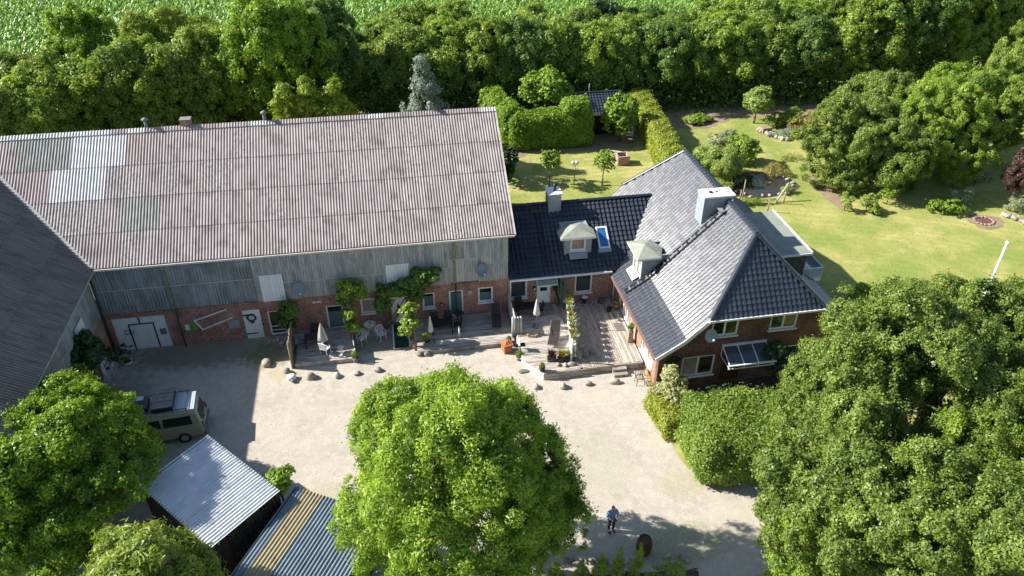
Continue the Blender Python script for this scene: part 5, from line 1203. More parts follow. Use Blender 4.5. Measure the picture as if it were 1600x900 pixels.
lounger((5.9, 40.3, .28), -.1, 'dark reclining lounger in the shade against the slatted screen', 60)
pl_ = G(866, 530, .5); lounger((pl_[0], pl_[1], .5), -.35, 'grey reclining lounger in the sun beside the white planter wall', 55)
table((7.9, 40.5, .5), 1.2, .8, .72, 'dark table in the shade under the large annex window', M_LAMELLA)
chair((7.5, 41.0, .5), 0, 'dark chair behind the table under the annex window', M_LAMELLA, M_CUSHION); chair((8.75, 40.4, .5), -1.57, 'dark chair right of the table under the annex window', M_LAMELLA, M_CUSHION)
pp = G(833, 523, .5); t = thing('log_ring', 'low ring of split logs around the parasol base', 'logs', (pp[0], pp[1]-.2, .5)); rr = random.Random(3)
for i in range(13):
    a = i/13*math.pi+math.pi; x_, y_ = pp[0]+.42*math.cos(a), pp[1]+.1+.36*math.sin(a); MB().cyl((x_, y_, .5), (x_+rr.uniform(-.05, .05), y_, .5+rr.uniform(.1, .2)), .06).obj('log', mat('split_log', (.30, .18, .11), (.4, .26, .17), 8, .85), t)
pp = G(790, 556, .0)
# wooden box chair and topiaries at the corner of the middle deck
pp = G(813, 552, .5); t = thing('folding_chair', 'small white framed folding chair with black seat at the deck corner', 'chair', (pp[0], pp[1], .5)); x_, y_ = float(pp[0])+.15, float(pp[1])+.3
MB().box((x_, y_, .92), (.40, .36, .03)).obj('seat', M_DARKM, t); MB().box((x_-.2, y_+.08, 1.15), (.04, .42, .5), .3).obj('backrest', M_WHITE, t)
for a in (-1, 1):
    for b in (-1, 1): MB().cyl((x_+a*.18, y_+b*.16, .5), (x_+a*.17, y_+b*.15, .91), .015).obj('leg', M_WHITE, t)
def ball_pot(p, z, label, rpot=.17, hpot=.3, rball=.2, potm=M_GREYP, seed=1, stem=.0, lm=LF_BOX):
    global NLEAF
    t = thing('topiary_pot', label, 'potted plant', (p[0], p[1], z)); x_, y_ = float(p[0]), float(p[1])
    MB().lathe((x_, y_, z), [(rpot*.7, 0), (rpot, hpot), (rpot*.9, hpot), (rpot*.85, hpot-.04)], 14).obj('pot', potm, t, True); MB().lathe((x_, y_, z+hpot-.06), [(rpot*.85, 0), (rpot*.8, .03)], 10).obj('soil', M_SOIL, t)
    if stem: MB().cyl((x_, y_, z+hpot-.05), (x_, y_, z+hpot+stem), .02).obj('stem', M_BARK, t)
    rng = np.random.default_rng(seed); d = sph(rng, 420, -1); P = np.array([x_, y_, z+hpot+stem+rball*.75])+d*rball*rng.uniform(.8, 1.08, len(d))[:, None]
    link('foliage', leaf_mesh('foliage', P, unit(d+rng.normal(size=d.shape)*.4), .07, .7, rng.normal(.5, .2, len(d)), [lm], rng), t); return t
ball_pot(G(556, 565), 0, 'ball shaped box plant in a grey tub beside the lantern chair', .2, .34, .2, M_GREYP, 2, .12)
ball_pot(G(811, 562, 0), 0, 'yellow green ball plant in grey pot before the white skirt boards', .2, .3, .22, M_GREYP, 3)
ball_pot(G(847, 580, .5), .5, 'small yellow green ball plant in dark pot at the boardwalk corner', .19, .32, .17, M_DARKM, 4)
ball_pot(G(666, 534, .28), .28, 'leafy plant in a dark tub under the vine trunk', .2, .25, .24, M_DARKM, 5)
ball_pot(G(795, 540, .0), .28, 'small green plant in black pot next to the terracotta stove', .17, .2, .15, M_DARKM, 6)
p = HUV(986, 535, u0=-.35); pw2 = HP(-.35, 4.0, .5)
t = ball_pot(pw2, 1.35, 'green ball plant on a tall brown pedestal by the farmhouse wall', .18, .22, .2, M_GREYP, 7); MB().box((pw2[0], pw2[1], .92), (.30, .30, .85)).obj('pedestal', M_WOOD, t)
# terracotta garden stove (house shaped)
p = G(792, 549); t = thing('terracotta_stove', 'square terracotta garden stove with peaked lid at the deck corner', 'stove', (p[0], p[1], 0)); x_, y_ = float(p[0]), float(p[1])+.05
MB().box((x_, y_, .27), (.52, .52, .54), .25).obj('body', M_TERRA, t); MB().box((x_, y_, .58), (.64, .64, .08), .25).obj('lid_rim', M_TERRA, t); q = MB().box((x_, y_, .70), (.5, .5, .18), .25, taper=.25); q.obj('lid', M_TERRA, t)
q = MB().box((x_-.10, y_-.27, .27), (.2, .03, .2), .25); q.obj('opening', M_DARKM, t)
# door mat, barbecue, pots on the right deck
p = G(968, 511, .5); t = MB().box((p[0], p[1], .51), (.55, .85, .02), 0); props(t.obj('door_mat', mat('coir_mat', (.12, .11, .10), (.18, .16, .14), 20, .95, .3)), 'grey brown door mat on the sunlit deck', 'mat')
p = G(939, 486, .5); t = thing('kettle_barbecue', 'dark round barbecue on legs in front of the annex brick wall', 'barbecue', (p[0], p[1], .5)); x_, y_ = float(p[0]), float(p[1])
MB().lathe((x_, y_, 1.15), [(.08, 0), (.26, .08), (.30, .2), (.29, .26), (.2, .38), (.04, .44)], 14).obj('kettle', M_DARKM, t, True); MB().b2((x_-.5, y_-.2, 1.22), (x_-.3, y_+.2, 1.25)).b2((x_+.3, y_-.2, 1.22), (x_+.5, y_+.2, 1.25)).obj('shelf', M_GREYP, t)
for a in (0, 2.1, 4.2): MB().cyl((x_+.25*math.cos(a), y_+.25*math.sin(a), .5), (x_+.12*math.cos(a), y_+.12*math.sin(a), 1.17), .018).obj('leg', M_GREYP, t)
def bucket(p, z, r, h, mt, name, label, cat): q = MB().lathe((float(p[0]), float(p[1]), z), [(r*.8, 0), (r, h), (r*.92, h), (r*.8, h*.15)], 14).obj(name, mt, None, True); return props(q, label, cat)
bucket(G(962, 482, .5), .5, .23, .42, mat('ochre_glaze', (.42, .26, .07), (.34, .2, .05), 3, .4), 'glazed_pot', 'large ochre glazed pot at the foot of the farmhouse wall', 'pot')
bucket(G(964, 494, .5), .5, .15, .24, M_ZINC, 'zinc_bucket', 'small pale zinc bucket in front of the ochre pot', 'bucket')
bucket(G(967, 501, .5), .5, .11, .18, M_GREYP, 'stone_pot', 'smallest grey pot below the zinc bucket on the deck', 'pot')
bucket(G(952, 486, .5), .5, .17, .3, M_DARKM, 'dark_pot', 'dark pot beside the barbecue near the downpipe', 'pot')
p = G(913, 473, .5); t = thing('round_stool', 'black round stool with pale rim by the annex window', 'stool', (p[0], p[1], .5)); MB().lathe((float(p[0]), float(p[1]), .95), [(.2, 0), (.2, .03)], 14).obj('seat', M_WHITE, t); MB().cyl((p[0], p[1], .5), (p[0], p[1], .95), .12, .16).obj('base', M_DARKM, t)
# trough planters with grasses
def grass_tuft(parent, p, z, n, h, spread, lm, seed, name='foliage', w_=.02):
    rng = np.random.default_rng(seed); V = np.empty((n, 4, 3), np.float32); b = np.array([float(p[0]), float(p[1]), z])+np.stack([rng.normal(0, spread*.3, n), rng.normal(0, spread*.3, n), np.zeros(n)], 1)
    t_ = b+np.stack([rng.normal(0, spread, n), rng.normal(0, spread, n), h*rng.uniform(.6, 1.15, n)], 1); mid = (b+t_)/2+np.array([0, 0, h*.12]); s = rng.normal(size=(n, 3)); s[:, 2] = 0; s = unit(s)*w_
    V[:, 0] = b-s; V[:, 1] = b+s; V[:, 2] = mid+s; V[:, 3] = mid-s; V2 = np.empty((n, 4, 3), np.float32); V2[:, 0] = mid-s; V2[:, 1] = mid+s; V2[:, 2] = t_+s*.2; V2[:, 3] = t_-s*.2
    A = np.concatenate([V, V2]).reshape(-1, 3); me = bpy.data.meshes.new(name); me.vertices.add(len(A)); me.vertices.foreach_set('co', A.ravel()); me.loops.add(len(A)); me.loops.foreach_set('vertex_index', np.arange(len(A), dtype=np.int32)); me.polygons.add(len(A)//4); me.polygons.foreach_set('loop_start', np.arange(0, len(A), 4, dtype=np.int32)); me.update(calc_edges=True)
    at = me.attributes.new('tint', 'FLOAT', 'FACE'); at.data.foreach_set('value', np.tile(rng.uniform(0, 1, n), 2).astype(np.float32)); me.materials.append(lm); return link(name, me, parent)
for i, (px_, lab, lm) in enumerate(((862, 'black trough planter with reddish plants at the deck edge, left one', LF_RED), (878, 'black trough planter with golden grass at the deck edge, middle one', LF_GOLD), (891, 'black trough planter with pale grass nearest the white post', LF_SILVER))):
    p = G(px_, 563, .5); t = thing('trough_planter', lab, 'planter', (p[0], p[1], .5), 0, 'black trough planters on the deck edge'); MB().b2((p[0]-.27, p[1]-.13, .5), (p[0]+.27, p[1]+.13, .80)).obj('trough', M_DARKM, t)
    MB().b2((p[0]-.25, p[1]-.15, .6), (p[0]+.25, p[1]-.132, .66)).obj('rim', M_GREYP, t); grass_tuft(t, p, .78, 260, .45, .16, lm, 40+i)
for i in range(9):   # pots and flowers along the top of the planter wall
    t_ = (i+.5)/9; p = A_+d_*t_; lm = (LF_SILVER, LF_GOLD, LF_VAR)[i % 3]
    q = thing('flower_box', ['blue green grass in the box at the house end of the white screen', 'pale pot with flowers second from the house end of the white screen', 'flower box third along the white screen from the house', 'flower box before the middle of the white screen', 'flower box at the middle of the white screen', 'flower box just past the middle of the white screen', 'flower box third from the post end of the white screen', 'flower box next to last before the white post', 'flower box beside the white post of the screen'][i], 'planter', (p.x+.06, p.y, 1.75), 0, 'flower boxes on the white screen')
    MB().b2((p.x-.06, p.y-.2, 1.75), (p.x+.18, p.y+.2, 1.92)).obj('box', (M_WHITE, M_GREYP, M_WHITEW)[i % 3], q); grass_tuft(q, (p.x+.06, p.y), 1.9, 130, .30, .16, lm, 60+i, w_=.03)
p = G(876, 478, .5); t = thing('tall_grass_plant', 'tall blue green ornamental grass at the house end of the white screen', 'plant', (10.45, 40.9, .5)); grass_tuft(t, (10.45, 40.9), .5, 260, 1.9, .22, LF_PINE, 77)
# iron chairs at the house corner
t = thing('iron_chair', 'thin black iron garden chair by the farmhouse corner', 'chair', (13.45, 33.3, 0)); x_, y_ = 13.45, 33.35
q = MB(); q.tube([(x_-.22, y_-.2, .44), (x_+.22, y_-.2, .44), (x_+.22, y_+.22, .44), (x_-.22, y_+.22, .44), (x_-.22, y_-.2, .44)], .02)
for i in range(5): q.cyl((x_-.18+.09*i, y_-.2, .44), (x_-.18+.09*i, y_+.22, .44), .012, n=5)
q.obj('seat', M_DARKM, t); q = MB(); q.tube([(x_-.22, y_+.22, .44), (x_-.24, y_+.34, .9), (x_+.24, y_+.34, .9), (x_+.22, y_+.22, .44)], .02)
for i in range(4): q.cyl((x_-.15+.1*i, y_+.22, .44), (x_-.15+.1*i, y_+.34, .9), .012, n=5)
q.obj('backrest', M_DARKM, t)
for a in (-1, 1):
    for b in (-1, 1): MB().cyl((x_+a*.25, y_+b*.22, 0), (x_+a*.2, y_+b*.2, .44), .018).obj('leg', M_DARKM, t)
t = thing('iron_table', 'small black iron table beside the thin iron chair', 'table', (13.75, 33.95, 0)); MB().lathe((13.72, 33.95, .68), [(.26, 0), (.26, .02)], 14).obj('tabletop', M_DARKM, t)
for i in range(3): a = i*2.09; MB().cyl((13.72+.1*math.cos(a), 33.95+.1*math.sin(a), .68), (13.72+.25*math.cos(a), 33.95+.25*math.sin(a), 0), .015).obj('leg', M_DARKM, t)
# satellite dishes
def dish(c_, nrm, r, label, parent_wall, mt):
    t = thing('satellite_dish', label, 'satellite dish', c_); c_ = Vector([float(v) for v in c_]); q_ = Vector(nrm).normalized().to_track_quat('Z', 'Y'); vs = []; n = 20
    for rr_, zz in ((0.02, -.10), (.5, -.075), (1, 0)):
        for i in range(n): a = 6.283*i/n; vs.append(c_+q_ @ Vector((r*rr_*math.cos(a), r*rr_*1.08*math.sin(a), zz)))
    fs = [(j*n+i, j*n+(i+1) % n, (j+1)*n+(i+1) % n, (j+1)*n+i) for j in range(2) for i in range(n)]+[tuple(range(n-1, -1, -1))]; q = MB().add(vs, fs); v2 = [v-q_ @ Vector((0, 0, .012)) for v in vs]; q.add(v2, [f[::-1] for f in fs]); q.obj('reflector', mt, t, True)
    tip = c_+q_ @ Vector((0, -r*.5, r*.9)); MB().cyl(c_+q_ @ Vector((0, -r*1.0, 0)), tip, .014).obj('arm', M_GREYP, t); MB().cyl(tip, tip-q_ @ Vector((0, 0, .12)), .045).obj('receiver', M_WHITE, t); MB().cyl(c_-q_ @ Vector((0, 0, .08)), Vector(parent_wall), .025).obj('bracket', M_GREYP, t)
M_DISH = mat('dish_grey', (.16, .21, .25), (.19, .24, .28), 2, .5)
dish((-6.2, YW-.38, 3.65), (.25, -1, .35), .42, 'round blue grey satellite dish on the barn boards by the white hatch', (-6.2, YW, 3.4), M_DISH)
dish((5.15, YW-.38, 3.85), (.35, -1, .4), .40, 'round blue grey satellite dish on the barn boards near its right end', (5.15, YW, 3.5), M_DISH)
p = HP(2.55, -.75, 4.2); dish(tuple(p), (.15, -1, .35), .37, 'round dark satellite dish on the farmhouse gable by the window', tuple(HP(2.75, -.02, 3.9)), M_SLATE)
# wreath, wall plate wreath, sign, white bars, notice panels on walls
t = thing('door_wreath', 'dark twig wreath hanging on the white stable door', 'wreath', (-9.42, YW, 1.65)); q = MB(); n = 20
for k in range(n):
    a, b = 6.283*k/n, 6.283*(k+1)/n; q.cyl((-9.42+.24*math.cos(a), YW-.02, 1.62+.24*math.sin(a)), (-9.42+.24*math.cos(b), YW-.02, 1.62+.24*math.sin(b)), .06+.012*math.sin(k*5), n=6)
q.obj('ring', LF_DARKG if False else mat('dark_twigs', (.06, .065, .055), (.10, .10, .09), 20, .95, .5), t, True); MB().add([(-9.5, YW-.03, 1.42), (-9.34, YW-.03, 1.42), (-9.30, YW-.03, 1.2), (-9.54, YW-.03, 1.2)], [(0, 1, 2, 3)]).add([(-9.5, YW-.01, 1.42), (-9.34, YW-.01, 1.42), (-9.30, YW-.01, 1.2), (-9.54, YW-.01, 1.2)], [(3, 2, 1, 0)]).obj('bow', MATS['dark_twigs'], t)
pw_ = GY(942, 434, YW-.05); t = thing('wall_wreath', 'pale round wreath on the brick beside the annex window', 'wreath', pw_); q = MB()
for k in range(n):
    a, b = 6.283*k/n, 6.283*(k+1)/n; q.cyl((pw_[0]+.18*math.cos(a), YW-.05, pw_[2]+.18*math.sin(a)), (pw_[0]+.18*math.cos(b), YW-.05, pw_[2]+.18*math.sin(b)), .05, n=6)
q.obj('ring', mat('dry_straw', (.42, .35, .27), (.5, .42, .33), 12, .95, .4), t, True)
pw_ = GY(734, 457, YW-.05); t = MB().lathe((0, 0, 0), [(.0, 0), (.14, .0), (.15, .05), (.08, .09)], 14); t.v = [(pw_[0]+v[0], YW-.0-v[2], pw_[2]+v[1]) for v in t.v]; props(t.obj('wall_lamp', M_UMB, None, True), 'round pale wall lamp between the glazed door and small window', 'lamp')
g1, g2 = GY(299, 512, YW-.02), None; q = MB().b2((-13.45, YW-.04, 1.14), (-13.20, YW-.012, 1.55)); sg = thing('wall_sign', 'small green and white sign on the barn brick beside the downpipe', 'sign', (-13.1, YW, 1.35)); q.obj('white_half', M_WHITE, sg); MB().b2((-13.2, YW-.04, 1.14), (-12.78, YW-.012, 1.55)).obj('green_half', mat('sign_green', (.10, .40, .03), (.14, .46, .05), 3, .5), sg)
MB().b2((-13.12, YW-.05, 1.22), (-13.0, YW-.041, 1.46)).obj('emblem', mat('sign_dark_green', (.04, .2, .03), None), sg)
MB().b2((-10.9, YW-.04, .95), (-10.18, YW-.004, 1.56)).obj('grey_wall_panel', M_SLATE, None); props(bpy.data.objects['grey_wall_panel'], 'plain grey panel on the brick left of the white stable door', 'panel')
t = thing('white_frame_bars', 'bent white metal bar frame hung slanting on the barn brick wall', 'frame', (-11.6, YW, 1.7)); y_ = YW-.06
for nm, a, b in (('bar', (-12.80, y_, 1.83), (-10.75, y_, 2.47)), ('bar', (-12.80, y_, 1.83), (-12.45, y_, 1.10)), ('bar', (-12.45, y_, 1.10), (-10.55, y_, 1.80))): MB().bar(a, b, .05, .08).obj(nm, M_WHITE, t)
for a in ((-12.8, y_, 1.83), (-12.45, y_, 1.10), (-11.3, y_, 1.52)): MB().cyl((a[0], YW, a[2]), (a[0], YW-.1, a[2]), .05).obj('bracket', M_WHITE, t)
for i, (px_, py_, lab) in enumerate(((851, 451, 'dark wall lantern left of the light blue door'), (690, 476, 'small lantern on the brick beside the barn downpipe'))):
    p = GY(px_-16 if i == 0 else px_, py_, YW-.1); t = thing('wall_lantern', lab, 'lantern', p); MB().box((p[0], YW-.1, p[2]), (.13, .13, .24)).obj('housing', M_DARKM, t); MB().box((p[0], YW-.17, p[2]), (.08, .01, .14)).obj('pane', M_WHITE, t); MB().box((p[0], YW-.03, p[2]+.1), (.05, .1, .04)).obj('bracket', M_DARKM, t)
# big boulders and stones
def boulder(px_, py_, r, label, seed, z=0, mt=None, flat=.7):
    r *= 1.08; p = G(px_, py_, z); rng = random.Random(seed); q = MB().rock((p[0], p[1]+r*.4, z+r*flat*.55), (r, r*.85, r*flat), rng); return props(q.obj('boulder', mt or M_STONE, None, True), label, 'boulder', 'boulders edging the gravel yard')
for i, (px_, py_, r, lab) in enumerate(((416, 572, .30, 'orange tinged boulder at the shade edge left of the bark screen'), (487, 592, .30, 'pointed pale boulder before the left deck'), (526, 590, .22, 'flat pale boulder right of the pointed one'), (557, 586, .22, 'grey boulder below the potted box ball'), (590, 581, .24, 'pale boulder below the bistro chairs'),
    (655, 556, .24, 'boulder at the foot of the right vine trunk'), (668, 556, .2, 'small boulder beside the vine trunk boulder'), (838, 607, .20, 'small dark boulder before the white skirt boards, leftmost in its row'), (880, 607, .26, 'pale boulder in the gravel left of the brick-like stone'), (920, 602, .2, 'small boulder between two larger ones in the gravel'), (961, 600, .24, 'squared brownish stone near the iron chair'),
    (901, 583, .26, 'upright boulder against the deck skirt below the white post'), (938, 577, .26, 'rounded boulder at the deck skirt left of the steps'), (957, 573, .24, 'boulder touching the left side of the steps'), (851, 590, .24, 'boulder at the corner of the boardwalk'), (980, 575, .22, 'boulder right of the timber steps'), (990, 571, .2, 'boulder between the steps and farmhouse wall'))): boulder(px_, py_, r, lab, i+10)
for i, (px_, py_, r, lab) in enumerate(((905, 560, .2, 'stone on the deck edge right of the white post'), (915, 557, .22, 'second stone on the deck edge past the white post'), (925, 553, .2, 'pale stone on the deck edge left of the blue dish'), (935, 557, .16, 'last small stone on the sunlit deck edge'), (872, 572, .15, 'small stone in front of the left trough planter'), (884, 573, .17, 'small stone in front of the middle trough planter'), (893, 572, .2, 'round stone before the planter nearest the post'), (908, 545, .22, 'boulder at the foot of the white screen'))): boulder(px_, py_, r, lab, i+40, .5)
t = thing('stone_figure', 'little stack of dark and white stones like a turtle in the gravel', 'stones', G(453, 590)); p = G(449, 583); MB().rock((p[0], p[1], .18), (.26, .22, .14), random.Random(1)).obj('dark_stone', mat('dark_stone', (.12, .14, .15), (.18, .2, .21), 4, .7), t, True); p = G(455, 592); MB().rock((p[0], p[1], .15), (.3, .18, .15), random.Random(2)).obj('white_stone', M_WHITE, t, True); p = G(459, 597); MB().rock((p[0], p[1], .12), (.14, .12, .11), random.Random(3)).obj('dark_stone', MATS['dark_stone'], t, True)
p = G(790, 575); props(MB().rock((p[0], p[1], .03), (.35, .18, .05), random.Random(3)).obj('drain_cover', MATS['coir_mat'], None, True), 'flat brown patch of rusty metal in the gravel before the boardwalk', 'cover'); bpy.data.objects['drain_cover'].location = (1.05, -.5, 0)
# planting bed stones under the stable door window
for i in range(9):
    rr = random.Random(90+i); p = G(428+i*6.5, 534+rr.uniform(-3, 12)); q = MB().rock((p[0], p[1], .08), (.16, .13, .12), rr); props(q.obj('bed_stone', M_STONE, None, True), '%s stone from the left in the heap below the tall barn window' % nth(i), 'stone', 'stones below the barn window')
# stones around the bottom flower bed
for i in range(26):
    rr = random.Random(200+i); t_ = i/25; px_ = 885+190*t_ if i < 14 else 1040+rr.uniform(0, 35); py_ = 878+rr.uniform(-3, 5) if i < 14 else 868+(i-14)*3; p = G(px_, py_); q = MB().rock((p[0], p[1], .07), (.17+rr.uniform(-.05, .06), .14, .12), rr); props(q.obj('bed_stone', M_STONE, None, True), '%s stone from the left along the edge of the shaded bottom bed' % nth(i), 'stone', 'stones edging the shaded bottom bed')
# ------------------------------------------------------------------ camper van (nose to the left, built along local x, y to its left side)
M_VAN = mat('beige_green_van_paint', (.30, .29, .215), (.33, .32, .24), 2, .35, 0, .5, coat=.3)
M_VGLASS = mat('van_dark_glass', (.012, .014, .016), None, rough=.06, spec=.8)
vr = G(322, 667); va = math.radians(4)
VX = np.array([math.cos(va), math.sin(va), 0]); 
vc = np.array([-13.75, 33.55, 0])
van = thing('camper_van', 'beige camper van with a folded grey cover strapped on its roof, parked by the shed', 'van', vc, va)
VM = Matrix.Translation(vc) @ Matrix.Rotation(va, 4, 'Z')
def VO(q, name, mt, parent=None, smooth=False): q.v = [tuple(VM @ Vector(v)) for v in q.v]; return q.obj(name, mt, parent or van, smooth)
# body: cross-sections along x (rear +2.45, nose -2.45)
def loft(secs, caps=True):
    q = MB(); n = len(secs[0]); vs = [p for s in secs for p in s]; fs = [(j*n+i, j*n+(i+1) % n, (j+1)*n+(i+1) % n, (j+1)*n+i) for j in range(len(secs)-1) for i in range(n)]
    if caps: fs += [tuple(range(n-1, -1, -1)), tuple((len(secs)-1)*n+i for i in range(n))]
    return q.add(vs, fs)
def sec(x, w0, wt, zb, zw, zt, dx=0):   # half section with tumblehome
    r = .12; pts = [(-w0+.05, zb), (-w0, zb+.12), (-w0, zw), (-wt, zt-r), (-wt+r, zt), (wt-r, zt), (wt, zt-r), (w0, zw), (w0, zb+.12), (w0-.05, zb)]
    return [(x+dx*max(0, (z-zw)/(zt-zw+1e-6)), y, z) for y, z in pts]
body = loft([sec(2.50, .84, .68, .42, 1.0, 1.92, -.18), sec(2.42, .92, .76, .32, 1.1, 2.02, -.14), sec(2.1, .94, .80, .30, 1.12, 2.06), sec(0, .95, .82, .30, 1.12, 2.08), sec(-1.45, .94, .80, .30, 1.12, 2.04, .0), sec(-2.0, .93, .76, .32, 1.12, 1.55, .35), sec(-2.42, .88, .66, .38, .95, 1.12, .05), sec(-2.52, .78, .6, .48, .8, .95)])
bm_ = VO(body, 'body', M_VAN, None, True)
md = bm_.modifiers.new('bevel', 'BEVEL'); md.width = .03; md.segments = 2; md.limit_method = 'ANGLE'; md.angle_limit = .5
def wside(y0, x0, x1, nm='side_window'):
    s = 1 if y0 > 0 else -1
    f = lambda z: s*(.952-(z-1.12)*(.14/.86)+.012)
    q = MB(); pts = [(x0, f(1.22), 1.22), (x1, f(1.22), 1.22), (x1-.04, f(1.74), 1.74), (x0+.04, f(1.74), 1.74)]
    q.add(pts+[(a, b-s*.03, c) for a, b, c in pts], [(0, 1, 2, 3) if s < 0 else (3, 2, 1, 0), (4, 5, 1, 0), (5, 6, 2, 1), (6, 7, 3, 2), (7, 4, 0, 3)]); VO(q, nm, M_VGLASS)
for s in (-1, 1):
    wside(s, .55, 2.02); wside(s, -.75, .45); wside(s, -1.4, -.85)
q = MB(); q.add([(2.50, -.66, 1.2), (2.50, .66, 1.2), (2.375, .58, 1.80), (2.375, -.58, 1.80), (2.4, -.6, 1.2), (2.4, .6, 1.2), (2.3, .55, 1.8), (2.3, -.55, 1.8)], [(0, 1, 2, 3), (4, 5, 1, 0), (5, 6, 2, 1), (6, 7, 3, 2), (7, 4, 0, 3)]); VO(q, 'rear_window', M_VGLASS)
q = MB(); q.add([(-2.02, -.8, 1.2), (-2.02, .8, 1.2), (-1.60, .68, 1.9), (-1.60, -.68, 1.9), (-1.9, -.8, 1.2), (-1.9, .8, 1.2), (-1.5, .68, 1.9), (-1.5, -.68, 1.9)], [(3, 2, 1, 0), (0, 1, 5, 4)]); VO(q, 'windscreen', M_VGLASS)
for s in (-1, 1):
    VO(MB().box((2.50, s*.80, .98), (.06, .12, .34)), 'tail_light', mat('tail_light_red', (.35, .02, .02), None, rough=.25)); VO(MB().box((-2.48, s*.6, .78), (.05, .22, .16)), 'headlight', M_WHITE)
    for x_ in (1.45, -1.55):
        wh = VO(MB().cyl((x_, s*.72, .33), (x_, s*.965, .33), .33, n=22), 'wheel', M_RUBBER, None, True); VO(MB().cyl((x_, s*.90, .33), (x_, s*.975, .33), .19, n=16), 'rim', M_ZINC, wh)
    VO(MB().box((-1.62, s*1.08, 1.28), (.10, .18, .24)), 'mirror', M_DARKM)
VO(MB().box((2.53, 0, .46), (.14, 1.8, .18)), 'rear_bumper', M_GREYP); VO(MB().box((-2.55, 0, .48), (.14, 1.8, .2)), 'front_bumper', M_GREYP)
VO(MB().box((2.53, .0, .85), (.02, .5, .11)), 'number_plate', M_WHITE); VO(MB().cyl((2.44, -.05, .93), (2.56, -.05, .93), .03), 'handle', M_DARKM)
q = MB()
for i in range(7): q.box((1.55+i*.11, 0, 2.085), (.05, 1.3, .02))
VO(q, 'roof_ribs', mat('pale_roof_paint', (.42, .46, .50), None, rough=.35), None)
VO(MB().box((.9, 0, 2.075), (2.7, 1.42, .02)), 'roof_skin', MATS['pale_roof_paint'])
rk = MB()
for s in (-1, 1): rk.bar((-1.3, s*.72, 2.2), (1.9, s*.72, 2.2), .03, .03)
for x_ in (-1.2, -.4, .4, 1.2, 1.85):
    rk.bar((x_, -.74, 2.2), (x_, .74, 2.2), .03, .03)
    for s in (-1, 1): rk.cyl((x_, s*.72, 2.05), (x_, s*.72, 2.2), .015, n=5)
VO(rk, 'roof_rack', M_DARKM)
q = MB().box((-.62, -.05, 2.32), (1.15, .98, .22)); bx = VO(q, 'roof_window_unit', M_DARKM); VO(MB().box((-.72, .33, 2.44), (.8, .30, .02)), 'solar_panel', mat('roof_glass_blue', (.32, .42, .46), (.4, .5, .54), 3, .15, 0, .8), bx); VO(MB().box((-.95, -.20, 2.42), (1.0, .62, .12), taper=.85), 'roof_tray', mat('blue_black_plastic', (.015, .02, .035), None, rough=.35), bx)
cv = thing('roof_cover', 'folded dark grey tarpaulin bundle strapped on the camper van roof', 'tarpaulin', VM @ Vector((.65, 0, 2.2)))
q = MB().box((.68, .02, 2.33), (1.10, 1.5, .22)); VO(q, 'box', M_DARKM, cv)
q = MB(); nx, ny = 14, 18; rr = random.Random(8); vs = []
for i in range(nx+1):
    for j in range(ny+1): vs.append((.16+1.08*i/nx+.02*math.sin(j*1.3), -.76+1.56*j/ny, 2.455+.03*abs(math.sin(i*1.9+j*.55))+rr.uniform(0, .02)))
q.add(vs, [(i*(ny+1)+j, (i+1)*(ny+1)+j, (i+1)*(ny+1)+j+1, i*(ny+1)+j+1) for i in range(nx) for j in range(ny)]); VO(q, 'cover_sheet', mat('grey_tarpaulin', (.13, .125, .115), (.19, .18, .165), 5, .5, .1, .4), cv, True)
VO(MB().box((.68, -.2, 2.50), (1.12, .04, .02)).box((.68, .45, 2.50), (1.12, .04, .02)), 'strap', M_GREYP, cv)

# ------------------------------------------------------------------ bicycle by the left barn
def bicycle(loc, rz, label, mt, lean=0.12):
    t = thing('bicycle', label, 'bicycle', loc, rz); B = Matrix.Translation([float(v) for v in loc]) @ Matrix.Rotation(rz, 4, 'Z') @ Matrix.Rotation(lean, 4, 'X')
    def O(q, nm, m_, par=None): q.v = [tuple(B @ Vector(v)) for v in q.v]; return q.obj(nm, m_, par or t, True)
    for x_ in (-.52, .52):
        q = MB(); n = 22
        for k in range(n): a, b = 6.283*k/n, 6.283*(k+1)/n; q.cyl((x_+.33*math.cos(a), 0, .34+.33*math.sin(a)), (x_+.33*math.cos(b), 0, .34+.33*math.sin(b)), .022, n=5)
        wh = O(q, 'wheel', M_WHITE); q = MB()
        for k in range(9): a = 6.283*k/9; q.cyl((x_, 0, .34), (x_+.32*math.cos(a), 0, .34+.32*math.sin(a)), .006, n=4)
        O(q, 'spokes', M_WHITE, wh)
    q = MB(); q.tube([(-.52, 0, .34), (-.12, 0, .30), (.36, 0, .80), (-.22, 0, .82), (-.12, 0, .30)], .018, 5); q.tube([(-.52, 0, .34), (-.22, 0, .82)], .014, 5); q.tube([(.52, 0, .34), (.34, 0, .95)], .018, 5); O(q, 'frame', mt)
    q = MB(); q.tube([(.30, -.28, 1.02), (.36, -.1, 1.0), (.34, 0, .96), (.36, .1, 1.0), (.30, .28, 1.02)], .014, 5); O(q, 'handlebar', M_DARKM); O(MB().box((-.24, 0, .9), (.24, .13, .06)), 'saddle', M_DARKM); O(MB().cyl((-.22, 0, .8), (-.24, 0, .9), .014), 'seat_post', M_GREYP)
bicycle((-17.55, 39.0, 0), math.radians(80), 'bicycle with white wheels leaning by the side barn door', M_WHITE)
bicycle((-17.45, 37.0, 0), math.radians(95), 'second bicycle, half hidden by the climbing shrub on the side barn', M_GREYP)
p = G(200, 568); t = ball_pot(p, 0, 'leafy shrub in a low white bowl before the barn gate', .30, .22, .15, M_WHITE, 21)
rng_ = np.random.default_rng(5); P_, N_, T_ = crown((p[0]-.15, p[1]+.2, .75), (.75, .6, .65), 900, .12, rng_, lobes=8, tuft=.12); link('leaves', leaf_mesh('leaves', P_, N_, .13, .6, T_, [LF_DARKG], rng_), t)

